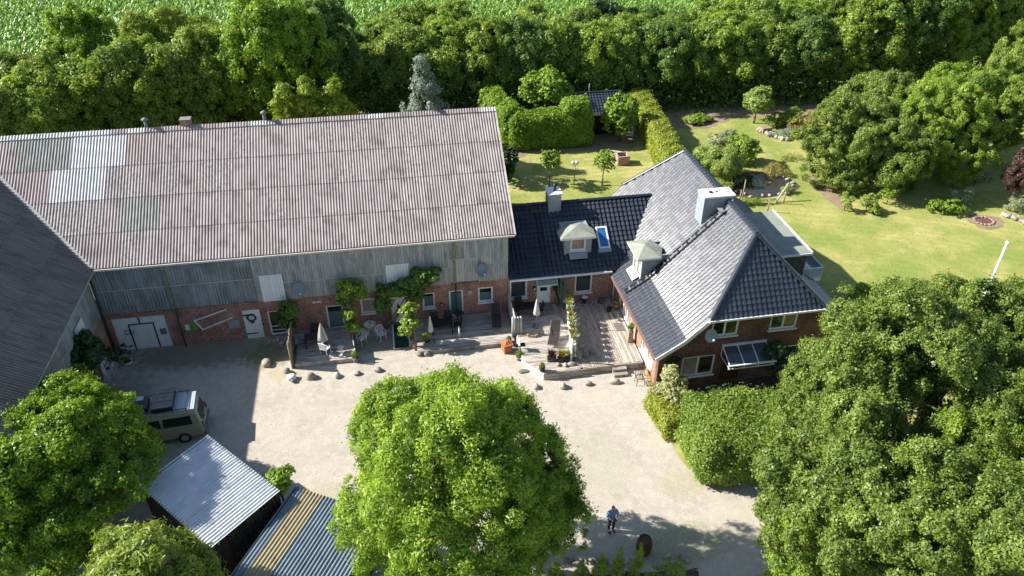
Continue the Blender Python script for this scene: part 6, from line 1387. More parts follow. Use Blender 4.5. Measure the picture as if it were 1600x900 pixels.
# ------------------------------------------------------------------ person and barrel
def person(p, rz):
    t = thing('person', 'person in blue shirt and dark trousers standing in the yard at the shadow edge', 'person', (p[0], p[1], 0), rz)
    Bm = Matrix.Translation((float(p[0]), float(p[1]), 0)) @ Matrix.Rotation(rz, 4, 'Z')
    def skin(name, pts, edges, rad, mt, sub=2):
        me = bpy.data.meshes.new(name); me.from_pydata([tuple(Bm @ Vector(v)) for v in pts], edges, []); me.materials.append(mt); o = link(name, me, t)
        md = o.modifiers.new('skin', 'SKIN'); md.use_smooth_shade = True
        for i, r in enumerate(rad):
            r = r if isinstance(r, tuple) else (r, r); me.skin_vertices[0].data[i].radius = r
        me.skin_vertices[0].data[0].use_root = True
        s = o.modifiers.new('sub', 'SUBSURF'); s.levels = sub; s.render_levels = sub; return o
    skn = mat('skin', (.42, .24, .17), (.46, .27, .2), 8, .55); sh = mat('blue_shirt', (.12, .24, .42), (.16, .29, .48), 5, .85, .2); tr = mat('dark_trousers', (.025, .03, .04), (.04, .045, .055), 5, .85)
    # faces -y; body: pelvis, spine, neck, head, arms bent forward holding a remote control, legs
    V = [(0, 0, .95), (0, 0, 1.15), (0, 0, 1.36), (0, -.01, 1.47), (0, -.045, 1.57), (0, -.05, 1.66),
         (.19, 0, 1.42), (.25, -.03, 1.15), (.12, -.27, 1.10), (-.19, 0, 1.42), (-.25, -.03, 1.15), (-.12, -.27, 1.10),
         (.10, 0, .88), (.11, -.02, .48), (.12, .0, .09), (-.10, 0, .88), (-.11, -.01, .48), (-.12, .03, .09), (.14, -.13, .05), (-.14, -.10, .05), (0, -.05, 1.745)]
    E_ = [(0, 1), (1, 2), (2, 3), (3, 4), (4, 5), (2, 6), (6, 7), (7, 8), (2, 9), (9, 10), (10, 11), (0, 12), (12, 13), (13, 14), (0, 15), (15, 16), (16, 17), (14, 18), (17, 19), (5, 20)]
    r = [(.13, .10), (.13, .10), (.15, .10), (.055, .055), (.09, .11), (.105, .125), .055, .042, .03, .055, .042, .03, .075, .055, .038, .075, .055, .038, .035, .035, (.085, .10)]
    skin('body', V, E_, r, skn)
    skin('shirt', [(0, .01, .84), (0, 0, 1.0), (0, 0, 1.2), (0, 0, 1.38), (0, -.005, 1.46), (.20, 0, 1.41), (.265, -.02, 1.2), (-.20, 0, 1.41), (-.265, -.02, 1.2), (.27, -.05, 1.13), (-.27, -.05, 1.13)], [(0, 1), (1, 2), (2, 3), (3, 4), (3, 5), (5, 6), (3, 7), (7, 8), (6, 9), (8, 10)], [(.19, .15), (.18, .145), (.18, .14), (.19, .135), .075, .085, .075, .085, .075, .06, .06], sh)
    skin('trousers', [(0, 0, .90), (.10, 0, .82), (.11, -.02, .48), (.12, 0, .10), (-.10, 0, .82), (-.11, -.01, .48), (-.12, .03, .10)], [(0, 1), (1, 2), (2, 3), (0, 4), (4, 5), (5, 6)], [(.15, .12), (.10, .11), .075, .07, (.10, .11), .075, .07], tr)
    hr = MB().rock((0, 0, 0), (.102, .128, .088), random.Random(4)); hr.v = [tuple(Bm @ Vector((v[0], v[1]-.022, v[2]+1.682))) for v in hr.v]; hr.obj('hair', mat('short_brown_grey_hair', (.16, .11, .08), (.22, .17, .13), 20, .8), t, True)
    fq = MB().box((0, -.155, 1.615), (.024, .035, .045)); fq.v = [tuple(Bm @ Vector(v)) for v in fq.v]; fq.obj('nose', skn, t)
    fq = MB().box((0, -.140, 1.565), (.05, .012, .010)); fq.v = [tuple(Bm @ Vector(v)) for v in fq.v]; fq.obj('mouth', mat('lips', (.30, .12, .10)), t)
    for s in (-1, 1):
        e = MB().rock((0, 0, 0), (.012, .008, .009), random.Random(4)); e.v = [tuple(Bm @ Vector((v[0]+s*.032, v[1]-.152, v[2]+1.645))) for v in e.v]; e.obj('eye', M_DARKM, t)
        e = MB().rock((0, 0, 0), (.012, .025, .035), random.Random(4)); e.v = [tuple(Bm @ Vector((v[0]+s*.094, v[1]-.045, v[2]+1.62))) for v in e.v]; e.obj('ear', skn, t)
        # fingers closed round the remote control
        for k in range(4):
            l_ = (.055, .062, .058, .045)[k]; x_ = s*(.115-.012); z_ = 1.115-k*.019
            me_pts = [(s*.125, -.27, z_), (s*.135, -.27-l_*.5, z_), (s*.115, -.285-l_*.6, z_-.004), (s*.085, -.29-l_*.5, z_-.006)]
            skin('finger', me_pts, [(0, 1), (1, 2), (2, 3)], [.009, .0085, .008, .007], skn, 1)
        skin('thumb', [(s*.105, -.265, 1.12), (s*.085, -.28, 1.14), (s*.06, -.30, 1.142)], [(0, 1), (1, 2)], [.011, .01, .008], skn, 1)
        b = MB().box((s*.125, -.06, .035), (.10, .29, .07), taper=.8); b.v = [tuple(Bm @ Vector(v)) for v in b.v]; b.obj('shoe', M_DARKM, t)
    c = thing('remote_control', 'small dark remote control held by the person in the blue shirt', 'remote control', Bm @ Vector((0, -.31, 1.09))); q = MB().box((0, -.31, 1.09), (.19, .10, .035)).cyl((-.05, -.31, 1.107), (-.05, -.31, 1.125), .01, n=6).cyl((.05, -.31, 1.107), (.05, -.31, 1.125), .01, n=6); q.v = [tuple(Bm @ Vector(v)) for v in q.v]; q.obj('housing', M_DARKM, c)
person(G(954, 829), .15)
p = G(1006, 866); t = thing('wooden_barrel', 'dark brown wooden barrel standing alone in the yard shade', 'barrel', (p[0], p[1], 0)); x_, y_ = float(p[0]), float(p[1])+.1
MB().lathe((x_, y_, 0), [(.27, 0), (.34, .25), (.37, .5), (.34, .75), (.28, 1.0), (.25, 1.0), (.25, .95)], 20).obj('staves', mat('dark_brown_stave', (.07, .03, .022), (.11, .05, .035), 7, .7, .3, .3, stretch=(1, 1, .15)), t)
for z_, r_ in ((.10, .31), (.32, .358), (.68, .358), (.90, .315)): MB().lathe((x_, y_, z_), [(r_, 0), (r_+.006, .02), (r_, .045)], 20).obj('hoop', M_DARKM, t)
MB().lathe((x_, y_, .95), [(.25, 0), (.25, .01)], 16).obj('lid', MATS['dark_brown_stave'], t)

# ------------------------------------------------------------------ garden objects
p = G(897, 287); t = thing('double_lamp', 'slim garden lamp post with two round white heads on the back lawn', 'lamp', (p[0], p[1], 0)); MB().cyl((p[0], p[1], 0), (p[0], p[1], 1.8), .04).obj('post', M_WOOD, t, True)
for s in (-.17, .17): MB().rock((p[0]+s, p[1], 1.98), (.17, .17, .2), random.Random(3)).obj('lamp_head', M_WHITE, t, True)
p = G(974, 258); t = thing('brick_fire_box', 'square brick fire box with open top on the back lawn', 'fireplace', (p[0], p[1], 0)); x_, y_ = float(p[0]), float(p[1])+.5
k = 0
for r_ in range(8):
    for (cx, cy, lx, ly, n_) in ((0, -.48, .27, .12, 4), (0, .48, .27, .12, 4), (-.48, 0, .12, .27, 3), (.48, 0, .12, .27, 3)):
        for i in range(n_):
            o_ = (i-(n_-1)/2)*.275+(.06 if r_ % 2 else -.06)*(1 if n_ == 4 else 1)
            MB().box((x_+cx+(o_ if lx > ly else 0), y_+cy+(o_ if ly > lx else 0), .05+r_*.105), (lx-.012, ly, .095)).obj('brick', mat('pale_fire_brick', (.36, .25, .20), (.45, .33, .27), 4, .85, .3, .2, rnd=.18), t)
MB().b2((x_-.42, y_-.42, 0), (x_+.42, y_+.42, .35)).obj('ash_bed', M_SOIL, t)
p = G(958, 237); t = thing('plank', 'weathered plank lying on the lawn behind the brick fire box', 'plank', (p[0], p[1], 0)); MB().box((p[0], p[1], .06), (1.5, .22, .08), -.5).obj('board', M_BOARD2, t)
p = G(982, 217); t = thing('white_bench', 'white slatted bench end showing beside the round hedge', 'bench', (p[0], p[1], 0))
for i in range(5): MB().box((p[0], p[1]+.3, .25+i*.26), (.95, .05, .13)).obj('slat', M_WHITE, t)
for s in (-1, 1): MB().box((p[0]+s*.5, p[1]+.34, .7), (.07, .07, 1.4)).obj('post', M_WHITE, t)
# pond
pc = G(1186, 289); pts = ragged(pc[0], pc[1], 2.9, 2.0, 36, R0_, .10, .2)
sheet('pond_bank', [tuple(q) for q in ragged(pc[0], pc[1], 3.3, 2.35, 36, R0_, .1, .2)], -.008, M_DARKD)
wm = bpy.data.materials.new('pond_water'); wm.use_nodes = True; b_ = wm.node_tree.nodes['Principled BSDF']; b_.inputs['Base Color'].default_value = (.035, .03, .015, 1); b_.inputs['Roughness'].default_value = .05; b_.inputs['Specular IOR Level'].default_value = .6
sheet('pond_water', pts, .02, wm)
rr = random.Random(5)
for i in range(24):
    a = rr.uniform(0, 6.28); r_ = rr.uniform(0, 1)**.5; x_ = pc[0]+.15+1.0*r_*math.cos(a); y_ = pc[1]+.35+.55*r_*math.sin(a); q = MB().poly([(x_+.17*math.cos(k*.7), y_+.17*math.sin(k*.7), .035+.002*(i % 5)) for k in range(9)]); props(q.obj('lily_pad', mat('lily_pad', (.28, .30, .10), (.36, .38, .15), 5, .4), None), 'yellow green floating lily pad, one of a packed cluster in the garden pond', 'lily pad', 'lily pads on the pond')
for i in range(15):
    a = -2.9+4.2*i/15; p_ = (pc[0]+3.1*math.cos(a), pc[1]+2.2*math.sin(a)); q = MB().rock((p_[0]+rr.uniform(-.2, .2), p_[1]+rr.uniform(-.2, .2), .05), (rr.uniform(.12, .24), .16, .12), rr); props(q.obj('pond_stone', M_STONE, None, True), '%s grey stone round the pond rim counted from its right end' % nth(i), 'stone', 'stones round the pond rim')
def pole(pb, pt, label, r=.06, h=None, mt=None, name='pole', cat='post'):
    b, hh = HT(pb, pt); hh = h or hh; t = thing(name, label, cat, (b[0], b[1], 0)); MB().cyl((b[0], b[1], 0), (b[0], b[1], hh), r, r*.8).obj('shaft', mt or M_WOOD, t, True); MB().cyl((b[0], b[1], hh), (b[0], b[1], hh+.03), r*1.1).obj('cap', mt or M_WOOD, t, True); return t
pole((1159, 315), (1163, 281), 'taller wooden post at the near edge of the pond')
pole((1156, 312), (1158, 297), 'short wooden post touching the taller one by the pond')
pole((1199, 331), (1203, 311), 'wooden post just behind the flat dormer roof'); 
pole((1195, 187), (1200, 158), 'pale post beside the round willow at the back of the lawn', mt=M_WHITE)
b0 = G(1212, 316); tp = GY(1233, 286, b0[1]+.4); t = thing('leaning_poles', 'two leaning grey poles propped together right of the pond', 'poles', (b0[0], b0[1], 0)); MB().cyl(b0, (tp[0], tp[1], tp[2]), .08, .07).obj('pole', M_BOARD2, t, True); b1_ = G(1224, 318); MB().cyl(b1_, (b1_[0], b1_[1], 1.1), .06).obj('prop', M_WOOD, t, True)
# flagpole: tall tapered white pole
fp = G(1573, 381, 7.4); t = thing('flagpole', 'white flagpole with ball top rising behind the big right hand trees', 'flagpole', (fp[0], fp[1], 0)); MB().cyl((fp[0], fp[1], 0), (fp[0], fp[1], 7.4), .09, .06, 14).obj('shaft', M_WHITE, t, True); MB().rock((fp[0], fp[1], 7.45), (.10, .10, .10), random.Random(2)).obj('ball_top', M_WHITE, t, True); MB().b2((fp[0]-.2, fp[1]-.2, 0), (fp[0]+.2, fp[1]+.2, .5)).obj('foot', M_GREYP, t)
# sunken fire pit in the lawn
p = G(1537, 345); t = thing('fire_pit', 'oval rusty fire pit ring sunk in bare earth on the lawn', 'fire pit', (p[0], p[1], 0)); n = 16
for i in range(n):
    a = 6.283*i/n; MB().rock((p[0]+.75*math.cos(a), p[1]+.65*math.sin(a), .04), (.15, .13, .05), random.Random(i)).obj('rim_stone', MATS['worn_pot'] if 'worn_pot' in MATS else mat('worn_pot', (.25, .17, .13), (.33, .24, .19), 4, .85), t, True)
MB().poly([(p[0]+.62*math.cos(6.283*i/20), p[1]+.52*math.sin(6.283*i/20), .012) for i in range(20)]).obj('ash', mat('rusty_ash', (.16, .07, .05), (.10, .05, .04), 3, .9), t)
# stone edging of the raised bed at the back
rr = random.Random(9)
for i in range(34):
    t_ = i/33; px_, py_ = (1185+t_*66, 205+t_*22) if i < 24 else (1568+(i-24)*4.5, 335+(i-24)*2); p = G(px_, py_+rr.uniform(-2, 2)); q = MB().rock((p[0], p[1], .12), (.26, .22, .2), rr); props(q.obj('bed_stone', M_STONE, None, True), ('%s stone from the left in the low edge of the raised back bed' % nth(i)) if i < 24 else ('%s stone from the left in the low wall at the lawn right end' % nth(i-24)), 'stone', 'edging stones of the back bed' if i < 24 else 'stones of the right low wall')
p = G(1198, 208); t = thing('terracotta_trough', 'weathered square planter at the corner of the raised back bed', 'planter', (p[0], p[1], 0)); MB().box((p[0], p[1]+.3, .25), (1.0, .6, .5), .1).obj('trough', mat('worn_pot', (.25, .17, .13), (.33, .24, .19), 4, .85), t)
# things stored under the trees at the right
p = G(1530, 285); t = thing('garden_table', 'dark table with pale things in deep shade under the right garden trees', 'table', (p[0], p[1], 0)); MB().box((p[0], p[1], .7), (1.6, .8, .05)).obj('tabletop', M_GREYP, t)
for a in (-1, 1):
    for b in (-1, 1): MB().box((p[0]+a*.7, p[1]+b*.3, .34), (.06, .06, .68)).obj('leg', M_DARKM, t)

# ------------------------------------------------------------------ vegetation
def C(px, py, z): return G(px, py, z)
K = 1.0   # leaf count factor
def tr(name, label, px, py, zc, rad, n, ls, lm, seed, cat='tree', group=None, **kw):
    c = C(px, py, zc); rad = np.array(rad, float)
    kw.setdefault('trunk_r', .06*rad[0]**.9+.03)
    return tree(name, label, cat, (c[0], c[1], 0), c, rad, int(n*K), ls, lm, seed, group, **kw)
# big trees near the camera
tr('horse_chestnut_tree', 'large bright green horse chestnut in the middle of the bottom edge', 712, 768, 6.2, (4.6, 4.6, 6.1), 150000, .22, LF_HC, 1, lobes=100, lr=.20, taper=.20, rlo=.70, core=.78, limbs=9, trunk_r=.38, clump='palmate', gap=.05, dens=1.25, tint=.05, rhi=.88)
tr('horse_chestnut_tree', 'chestnut behind the large bright one, leaves tinted darker as its shaded right flank', 846, 802, 4.0, (2.4, 2.6, 3.3), 0, .20, LF_HC, 2, lobes=26, lr=.28, clump='palmate', tint=-.22)  # negative tint paints the shadow side of the big crown into these leaves
tr('maple_tree', 'dense maple at the left edge between dark barn roof and white sheet roof', 84, 724, 3.7, (4.6, 5.0, 3.3), 0, .18, LF_MAPLE, 3, lobes=52, lr=.24, core=.62, rlo=.6, gap=.08, limbs=8, trunk_r=.3, clump='broad', dens=1.15, tint=.03)
tr('maple_tree', 'small low maple growth at the left edge below the big maple', 75, 850, 2.2, (2.5, 2.2, 2.0), 0, .17, LF_MAPLE, 4, lobes=18, lr=.32, clump='broad')
tr('sweet_chestnut_tree', 'round yellow green tree with long drooping leaves at the bottom left edge', 235, 918, 4.0, (3.0, 2.9, 2.8), 0, .26, LF_BIGL, 5, lobes=24, lr=.28, core=.7, clump='long', gap=.05)
tr('elder_bush', 'small bright bush squeezed between the two ribbed shed roofs', 437, 757, 2.4, (.75, .75, .7), 2600, .16, LF_MAPLE, 6, cat='bush', lobes=8, lr=.35, tuft=.15, per=14, aspect=.6)
for i, (px_, py_, z_, R_, n_, lm, lab) in enumerate((
    (1400, 640, 7.5, (4.7, 4.8, 4.8), 130000, LF_OLIVE, 'largest olive green tree right of the farmhouse front'),
    (1550, 565, 7.5, (4.0, 4.0, 4.2), 80000, LF_OLIVE, 'olive green tree at the right edge below the flagpole'),
    (1312, 792, 5.5, (3.6, 3.6, 3.9), 76000, LF_OLIVE, 'green tree at the lower right beside the beech hedge'),
    (1455, 850, 7.0, (3.8, 3.8, 4.0), 68000, LF_OLIVE, 'tree at the bottom edge right of the lower right group'),
    (1590, 760, 7.0, (3.5, 3.5, 4.0), 54000, LF_FIELD2, 'brighter tree at the bottom right corner'),
    (1262, 880, 4.0, (2.1, 2.1, 2.6), 24000, LF_FIELD2, 'low tree at the bottom edge left of the right hand group'),
    (1430, 512, 6.0, (2.3, 2.4, 2.4), 26000, LF_OLIVE, 'tree top in front of the lawn left of the flagpole'))):
    tr('field_maple_tree', lab, px_, py_, z_, R_, n_, .155, lm, 30+i, lobes=int(30+R_[0]*9), lr=.21, rlo=.6, core=.66, gap=.20, rhi=.95, limbs=8, clump='small', dens=1.0, tint=.02)
# beech hedge block on the right of the yard
hedge('beech_hedge', 'thick clipped beech hedge block right of the yard before the farmhouse', [(15.6, 27.0), (20.0, 26.6)], 4.4, 3.0, 60000, .11, LF_FIELD, 50, wave=.16, shoots=.05)
hedge('beech_hedge', 'yellow green hedge strip along the yard edge below the farmhouse corner', [(13.6, 30.9), (13.75, 28.9)], .9, 1.5, 5000, .12, LF_BEECHY, 51)
tr('variegated_shrub', 'pale cream and green shrub at the farmhouse corner by the yard', 1050, 612, 1.5, (.9, .9, 1.4), 5200, .15, LF_VAR, 52, cat='shrub', lobes=14, lr=.35, tuft=.16, per=12, aspect=.6)
tr('climbing_rose', 'dark green climber against the farmhouse wall at the left ground floor window', 1047, 572, 1.6, (.55, .4, .9), 2200, .12, LF_DARKG, 53, cat='climber', lobes=9, lr=.4, tuft=.12, per=14)
tr('dark_shrub', 'tall dark shrub right of the glass porch canopy', 1222, 572, 1.6, (1.1, .9, 1.7), 9000, .12, LF_DARKG, 54, cat='shrub', lobes=14, lr=.36, tuft=.16, per=18)
tr('dark_shrub', 'low dark shrub on the patio left of the front door', 1125, 612, .5, (.7, .5, .5), 2000, .1, LF_DARKG, 55, cat='shrub', lobes=7, lr=.4, tuft=.12, per=18)
# climbers on the barn fronts
def vine(label, base, blobs, n, seed, lm=LF_FIELD3, lit=None):
    t = thing('climbing_vine', label, 'climber', base); rr = random.Random(seed); rng = np.random.default_rng(seed); q = MB()
    for b in blobs: limb(q, base, (b[0], b[1], b[2]), .055, .02, 4, .1, rr)
    limb(q, base, (base[0], base[1]+.05, blobs[0][2]-.3), .09, .07, 3, .05, rr); q.obj('stem', M_BARK, t, True)
    Ps, Ns, Ts = [], [], []
    for b in blobs:
        P, N_, T = crown(b[:3], b[3:6], int(n*b[6]), .2, rng, lobes=14, lr=.34, tuft=.22, per=12, core=False, gap=.25); Ps.append(P); Ns.append(N_); Ts.append(T)
    link('foliage', leaf_mesh('foliage', np.concatenate(Ps), np.concatenate(Ns), .19, .75, np.concatenate(Ts), [lm], rng), t)
vine('vine with lit lower clusters climbing a trunk right of the left deck', (-3.35, 40.1, 0), [(-3.0, 40.9, 3.3, .95, .5, .75, 1), (-3.4, 41.0, 2.5, .5, .4, .6, .5), (-3.35, 40.0, 2.1, .4, .4, .45, .4), (-3.25, 39.9, 1.3, .42, .4, .38, .35)], 3200, 61, LF_FIELD2)
vine('large vine arching over the white door and brown transom', (-1.25, 41.1, 0), [(-1.3, 41.1, 2.2, .5, .35, 1.2, .9), (-.3, 41.0, 3.1, .9, .45, .55, .8), (.9, 41.0, 3.4, 1.0, .5, 1.0, 1.3), (1.9, 40.9, 3.9, .8, .45, .5, .6), (.8, 41.1, 2.3, .45, .35, .8, .6)], 3600, 62, LF_FIELD3)
vine('vine on a bent trunk at the left end of the middle deck', (.55, 38.6, 0), [(.3, 39.2, 2.6, .5, .45, .5, .6), (.35, 38.9, 1.9, .55, .45, .45, .6), (.0, 38.9, 1.3, .35, .3, .3, .3)], 2600, 63, LF_FIELD2)
vine('climbing rose above the bark screen beside the tall barn window', (-7.1, 41.0, 0), [(-6.95, 40.9, 2.2, .6, .35, .7, 1), (-7.2, 40.9, 1.2, .4, .3, .6, .5)], 2200, 64, LF_FIELD3)
vine('large dark climber covering the side barn wall near the bicycles', (-17.7, 37.4, 0), [(-17.5, 37.2, 3.2, .6, 1.3, 1.3, 1.4), (-17.5, 38.3, 2.4, .5, .9, .8, .8), (-17.5, 35.6, 1.8, .5, 1.2, 1.2, 1)], 3000, 65, LF_DARKG)
vine('thin dark climber by the light blue annex door', (10.15, 41.2, .5), [(10.2, 41.25, 1.6, .22, .2, .8, .3)], 1500, 66, LF_DARKG)
# standard trees on the back lawn
for px_, py_b, lab, sd in ((858, 291, 'left one of two small ball crowned trees on the back lawn', 70), (941, 289, 'right one of two small ball crowned trees on the back lawn', 71)):
    b, h_ = HT((px_, py_b), (px_+1, 236)); tree('ball_crowned_tree', lab, 'tree', (b[0], b[1], 0), (b[0]+.05, b[1], h_-1.0), (1.05, 1.05, 1.0), 4200, .14, LF_FIELD2, sd, 'ball crowned trees on the back lawn', trunk_r=.06, lobes=20, lr=.3, tuft=.14, per=14, limbs=5, aspect=.7)
# garden hedges
def gp(x, y, z=0): q = G(x, y, z); return (float(q[0]), float(q[1]))
l0, hh = HT((860, 236), (860, 178)); l1 = G(922, 229)
a_ = gp(800, 237); b_ = gp(918, 229)
hedge('hornbeam_hedge', 'tall clipped hornbeam hedge block left of the garden shed', [(a_[0]+.7, a_[1]+1.0), (b_[0]-.4, b_[1]+1.0)], 2.2, 3.3, 36000, .17, LF_BEECH, 80)
hedge('hornbeam_hedge', 'high rounded end of the clipped hedge beside the shed roof', [(b_[0]-1.5, b_[1]+1.1), (b_[0]-.6, b_[1]+1.1)], 2.2, 4.3, 13000, .17, LF_BEECH, 81)
hedge('hornbeam_hedge', 'left return of the clipped hedge running back toward the dark trees', [(a_[0]+.2, a_[1]+1.6), (a_[0]-.9, a_[1]+6.5)], 2.0, 3.7, 22000, .17, LF_BEECH, 82)
tr('hornbeam_tree', 'clipped bright green tree behind the tall hedge block', 853, 142, 3.6, (2.6, 2.2, 2.4), 9500, .24, LF_BEECH, 83, lobes=20, lr=.34, tuft=.26, per=14, aspect=.7)
tr('hornbeam_tree', 'small pointed bright tree left of the shed roof', 884, 150, 2.6, (.9, .9, 2.0), 3000, .22, LF_BEECH, 84, lobes=12, lr=.34, tuft=.2, per=14, aspect=.7)
tr('hornbeam_tree', 'pair of bright green pointed trees right behind the shed flue', 938, 136, 2.4, (1.1, 1.1, 1.8), 3400, .22, LF_BEECH, 85, lobes=12, lr=.34, tuft=.2, per=14, aspect=.7)
tr('hornbeam_tree', 'rightmost small bright tree behind the garden shed', 961, 134, 2.4, (1.1, 1.1, 1.9), 3400, .22, LF_BEECH, 86, lobes=12, lr=.34, tuft=.2, per=14, aspect=.7)
tr('hornbeam_column', 'tall rounded hornbeam column right of the shed entrance', 970, 185, 2.3, (1.45, 1.3, 2.5), 9000, .22, LF_BEECH, 87, cat='hedge', lobes=22, lr=.36, tuft=.22, per=14, aspect=.7)
h0, h1 = G(1003, 190), G(1040, 262)
hedge('yellow_hedge', 'long sunlit yellow green clipped hedge running to the farmhouse roof', [(float(h0[0])+.2, float(h0[1])+2.2), (float(G(1022, 232)[0])+.3, float(G(1022, 232)[1])), (float(h1[0])-.3, float(h1[1])-2.5)], 2.0, 2.5, 52000, .15, LF_BEECHY, 88)
tr('hornbeam_column', 'hedge bush in the shade behind the barn gable', 792, 262, 1.6, (1.0, 1.4, 1.8), 5000, .2, LF_DARKG, 89, cat='bush', lobes=14, lr=.36, tuft=.2, per=14, aspect=.7)
# pond side shrubs
tr('willow_shrub', 'large feathery light green willow shrub left of the pond', 1118, 258, 1.2, (2.4, 2.0, 1.5), 19000, .24, LF_WILLOW, 90, cat='shrub', lobes=26, lr=.3, gap=.02, clump='willow')
tr('guelder_shrub', 'darker green shrub between the willow shrub and the pond', 1163, 238, 1.1, (1.7, 1.5, 1.4), 9000, .18, LF_FIELD2, 91, cat='shrub', lobes=18, lr=.32, tuft=.2, per=18, aspect=.7)
tr('silver_shrub', 'silvery grey green shrub behind the willow shrub', 1130, 222, .9, (1.8, 1.0, .9), 6000, .18, LF_SILVER, 92, cat='shrub', lobes=14, lr=.3, tuft=.2, per=16, aspect=.3)
tr('round_willow', 'small round bright willow on a short stem at the back lawn edge', 1184, 158, 2.3, (1.35, 1.3, 1.75), 9500, .24, LF_WILLOW, 93, cat='tree', lobes=20, lr=.34, tuft=.2, per=16, aspect=.34, gap=.02, trunk_r=.12)
tr('hosta_clump', 'low broad leaved green clump on the back lawn', 1090, 186, .3, (1.5, .8, .45), 2600, .28, LF_FIELD2, 94, cat='plant', lobes=10, lr=.34, tuft=.2, per=8, aspect=.6, trunk_r=.04)
for i, (px_, py_, z_, R_, n_, lm, lab, asp) in enumerate(((1230, 185, .7, (1.7, 1.2, 1.0), 5500, LF_BEECH, 'yellow green shrub in the raised back bed', .5), (1258, 193, .6, (1.9, 1.4, .8), 5000, LF_GOLD, 'golden flowering clump at the right of the raised bed', .3), (1232, 208, .35, (2.0, .7, .5), 4000, LF_PINE, 'pale lavender blue edging plants behind the bed stones', .15), (1205, 192, .5, (.9, .7, .6), 2200, LF_FIELD2, 'small green shrub beside the pale post in the raised bed', .4),
    (1212, 268, .35, (1.3, 1.0, .7), 3200, LF_GOLD, 'golden reeds on the right bank of the pond', .15), (1175, 316, .2, (2.2, .35, .35), 3200, LF_FIELD2, 'green reeds on the near bank of the pond', .15), (1228, 297, .25, (.6, .5, .45), 1300, LF_WILLOW, 'small waterside shrub at the lower right of the pond', .2), (1120, 290, .5, (1.4, 1.0, .8), 3600, LF_WILLOW, 'low light green willow growth above the chimney', .22),
    (1322, 318, .65, (.55, .5, .85), 1700, LF_WILLOW, 'leftmost of the little upright shrubs on the lawn', .3), (1356, 318, .65, (.7, .5, .8), 1700, LF_WILLOW, 'middle upright shrub on the lawn', .3), (1366, 328, .3, (.55, .5, .4), 1300, LF_BOX, 'low round yellow green cushion shrub on the lawn', .6), (1390, 303, .9, (.9, .7, .8), 1800, LF_FIELD2, 'small weeping shrub before the garden trees', .3),
    (1478, 322, .5, (1.5, 1.0, .7), 3800, LF_BEECH, 'hosta clump in front of the shaded garden trees', .6), (1500, 310, .6, (1.2, .8, .8), 2200, LF_SILVER, 'grey leaved clump right behind the hosta', .5), (1592, 322, .4, (1.0, .8, .6), 1800, LF_SILVER, 'grey green clump above the low stone wall at the right edge', .3), (1362, 462, .7, (1.3, 1.1, .9), 4200, LF_BEECH, 'bright round shrub at the lawn corner beside the big tree', .6), (1235, 245, .2, (1.2, .8, .35), 1500, LF_WILLOW, 'low tufts on the lawn right of the pond', .15))):
    tr('garden_shrub', lab, px_, py_, z_, R_, n_, .16, lm, 100+i, cat='shrub', lobes=12, lr=.34, tuft=.16, per=14, aspect=asp, trunk_r=.04)
# garden trees at the right
for i, (px_, py_, z_, R_, n_, lm, lab) in enumerate(((1338, 225, 3.2, (5.0, 4.2, 4.2), 30000, LF_OLIVE, 'broad dusty green tree right of the raised bed'), (1375, 160, 5.0, (3.4, 3.0, 2.8), 14000, LF_OLIVE, 'silvery topped tree behind the broad dusty green one'), (1462, 205, 4.0, (5.0, 4.4, 4.4), 30000, LF_FIELD2, 'bright green garden tree in the middle of the right group'), (1400, 260, 2.6, (3.2, 2.6, 2.8), 13000, LF_OLIVE, 'lower spreading tree between the two broad garden trees'),
    (1495, 150, 5.0, (3.2, 3.0, 3.0), 12000, LF_BEECH, 'yellow green tree top behind the bright garden tree'), (1560, 175, 5.0, (4.0, 3.6, 4.4), 22000, LF_FIELD, 'grey green tree near the right edge above the dark recess'), (1600, 110, 6.0, (4.0, 3.6, 4.4), 18000, LF_FIELD, 'tall tree at the right edge behind the grey green one'), (1598, 270, 2.6, (1.6, 1.6, 2.4), 6000, LF_RED, 'copper leaved small tree cut by the right edge'))):
    tr('garden_tree', lab, px_, py_, z_, R_, n_, .24, lm, 130+i, lobes=int(20+R_[0]*6), lr=.26, rlo=.55, zmin=-.8, gap=.1, rhi=.95, clump='broad', dens=1.0, tint=.14 if lm is LF_OLIVE else .05)
# blue pine and conifers behind the barn
def behind(name, label, px, ptop, Y_, r, n, ls, lm, seed, **kw):
    tp = GY(px, ptop, Y_); h = float(tp[2]); return tree(name, label, 'conifer', (tp[0], Y_, 0), (tp[0], Y_, h*.5), (r, r, h*.53), n, ls, lm, seed, trunk_r=.14, shape='cone', **kw)
behind('blue_pine', 'pale blue green pine standing out against the dark windbreak', 660, 92, 65, 3.4, 0, .30, LF_PINE, 150, lobes=80, lr=.22, gap=0, clump='spray')
behind('young_conifer', 'small conifer tip peeking over the right end of the barn ridge', 752, 142, 62, 1.5, 4000, .22, LF_CONI, 151, lobes=24, lr=.24, tuft=.2, per=20, aspect=.3, gap=0)
for i, (px_, pt_, lab) in enumerate(((440, 128, 'leftmost of the three bright conifers behind the barn ridge'), (476, 116, 'middle one of three bright conifers behind the barn ridge'), (520, 118, 'rightmost of three bright conifers behind the barn ridge'))):
    behind('cypress', lab, px_, pt_, 62.5, 3.3, 0, .28, LF_CONI, 152+i, group='conifers behind the barn ridge', lobes=46, lr=.26, gap=0, clump='spray')
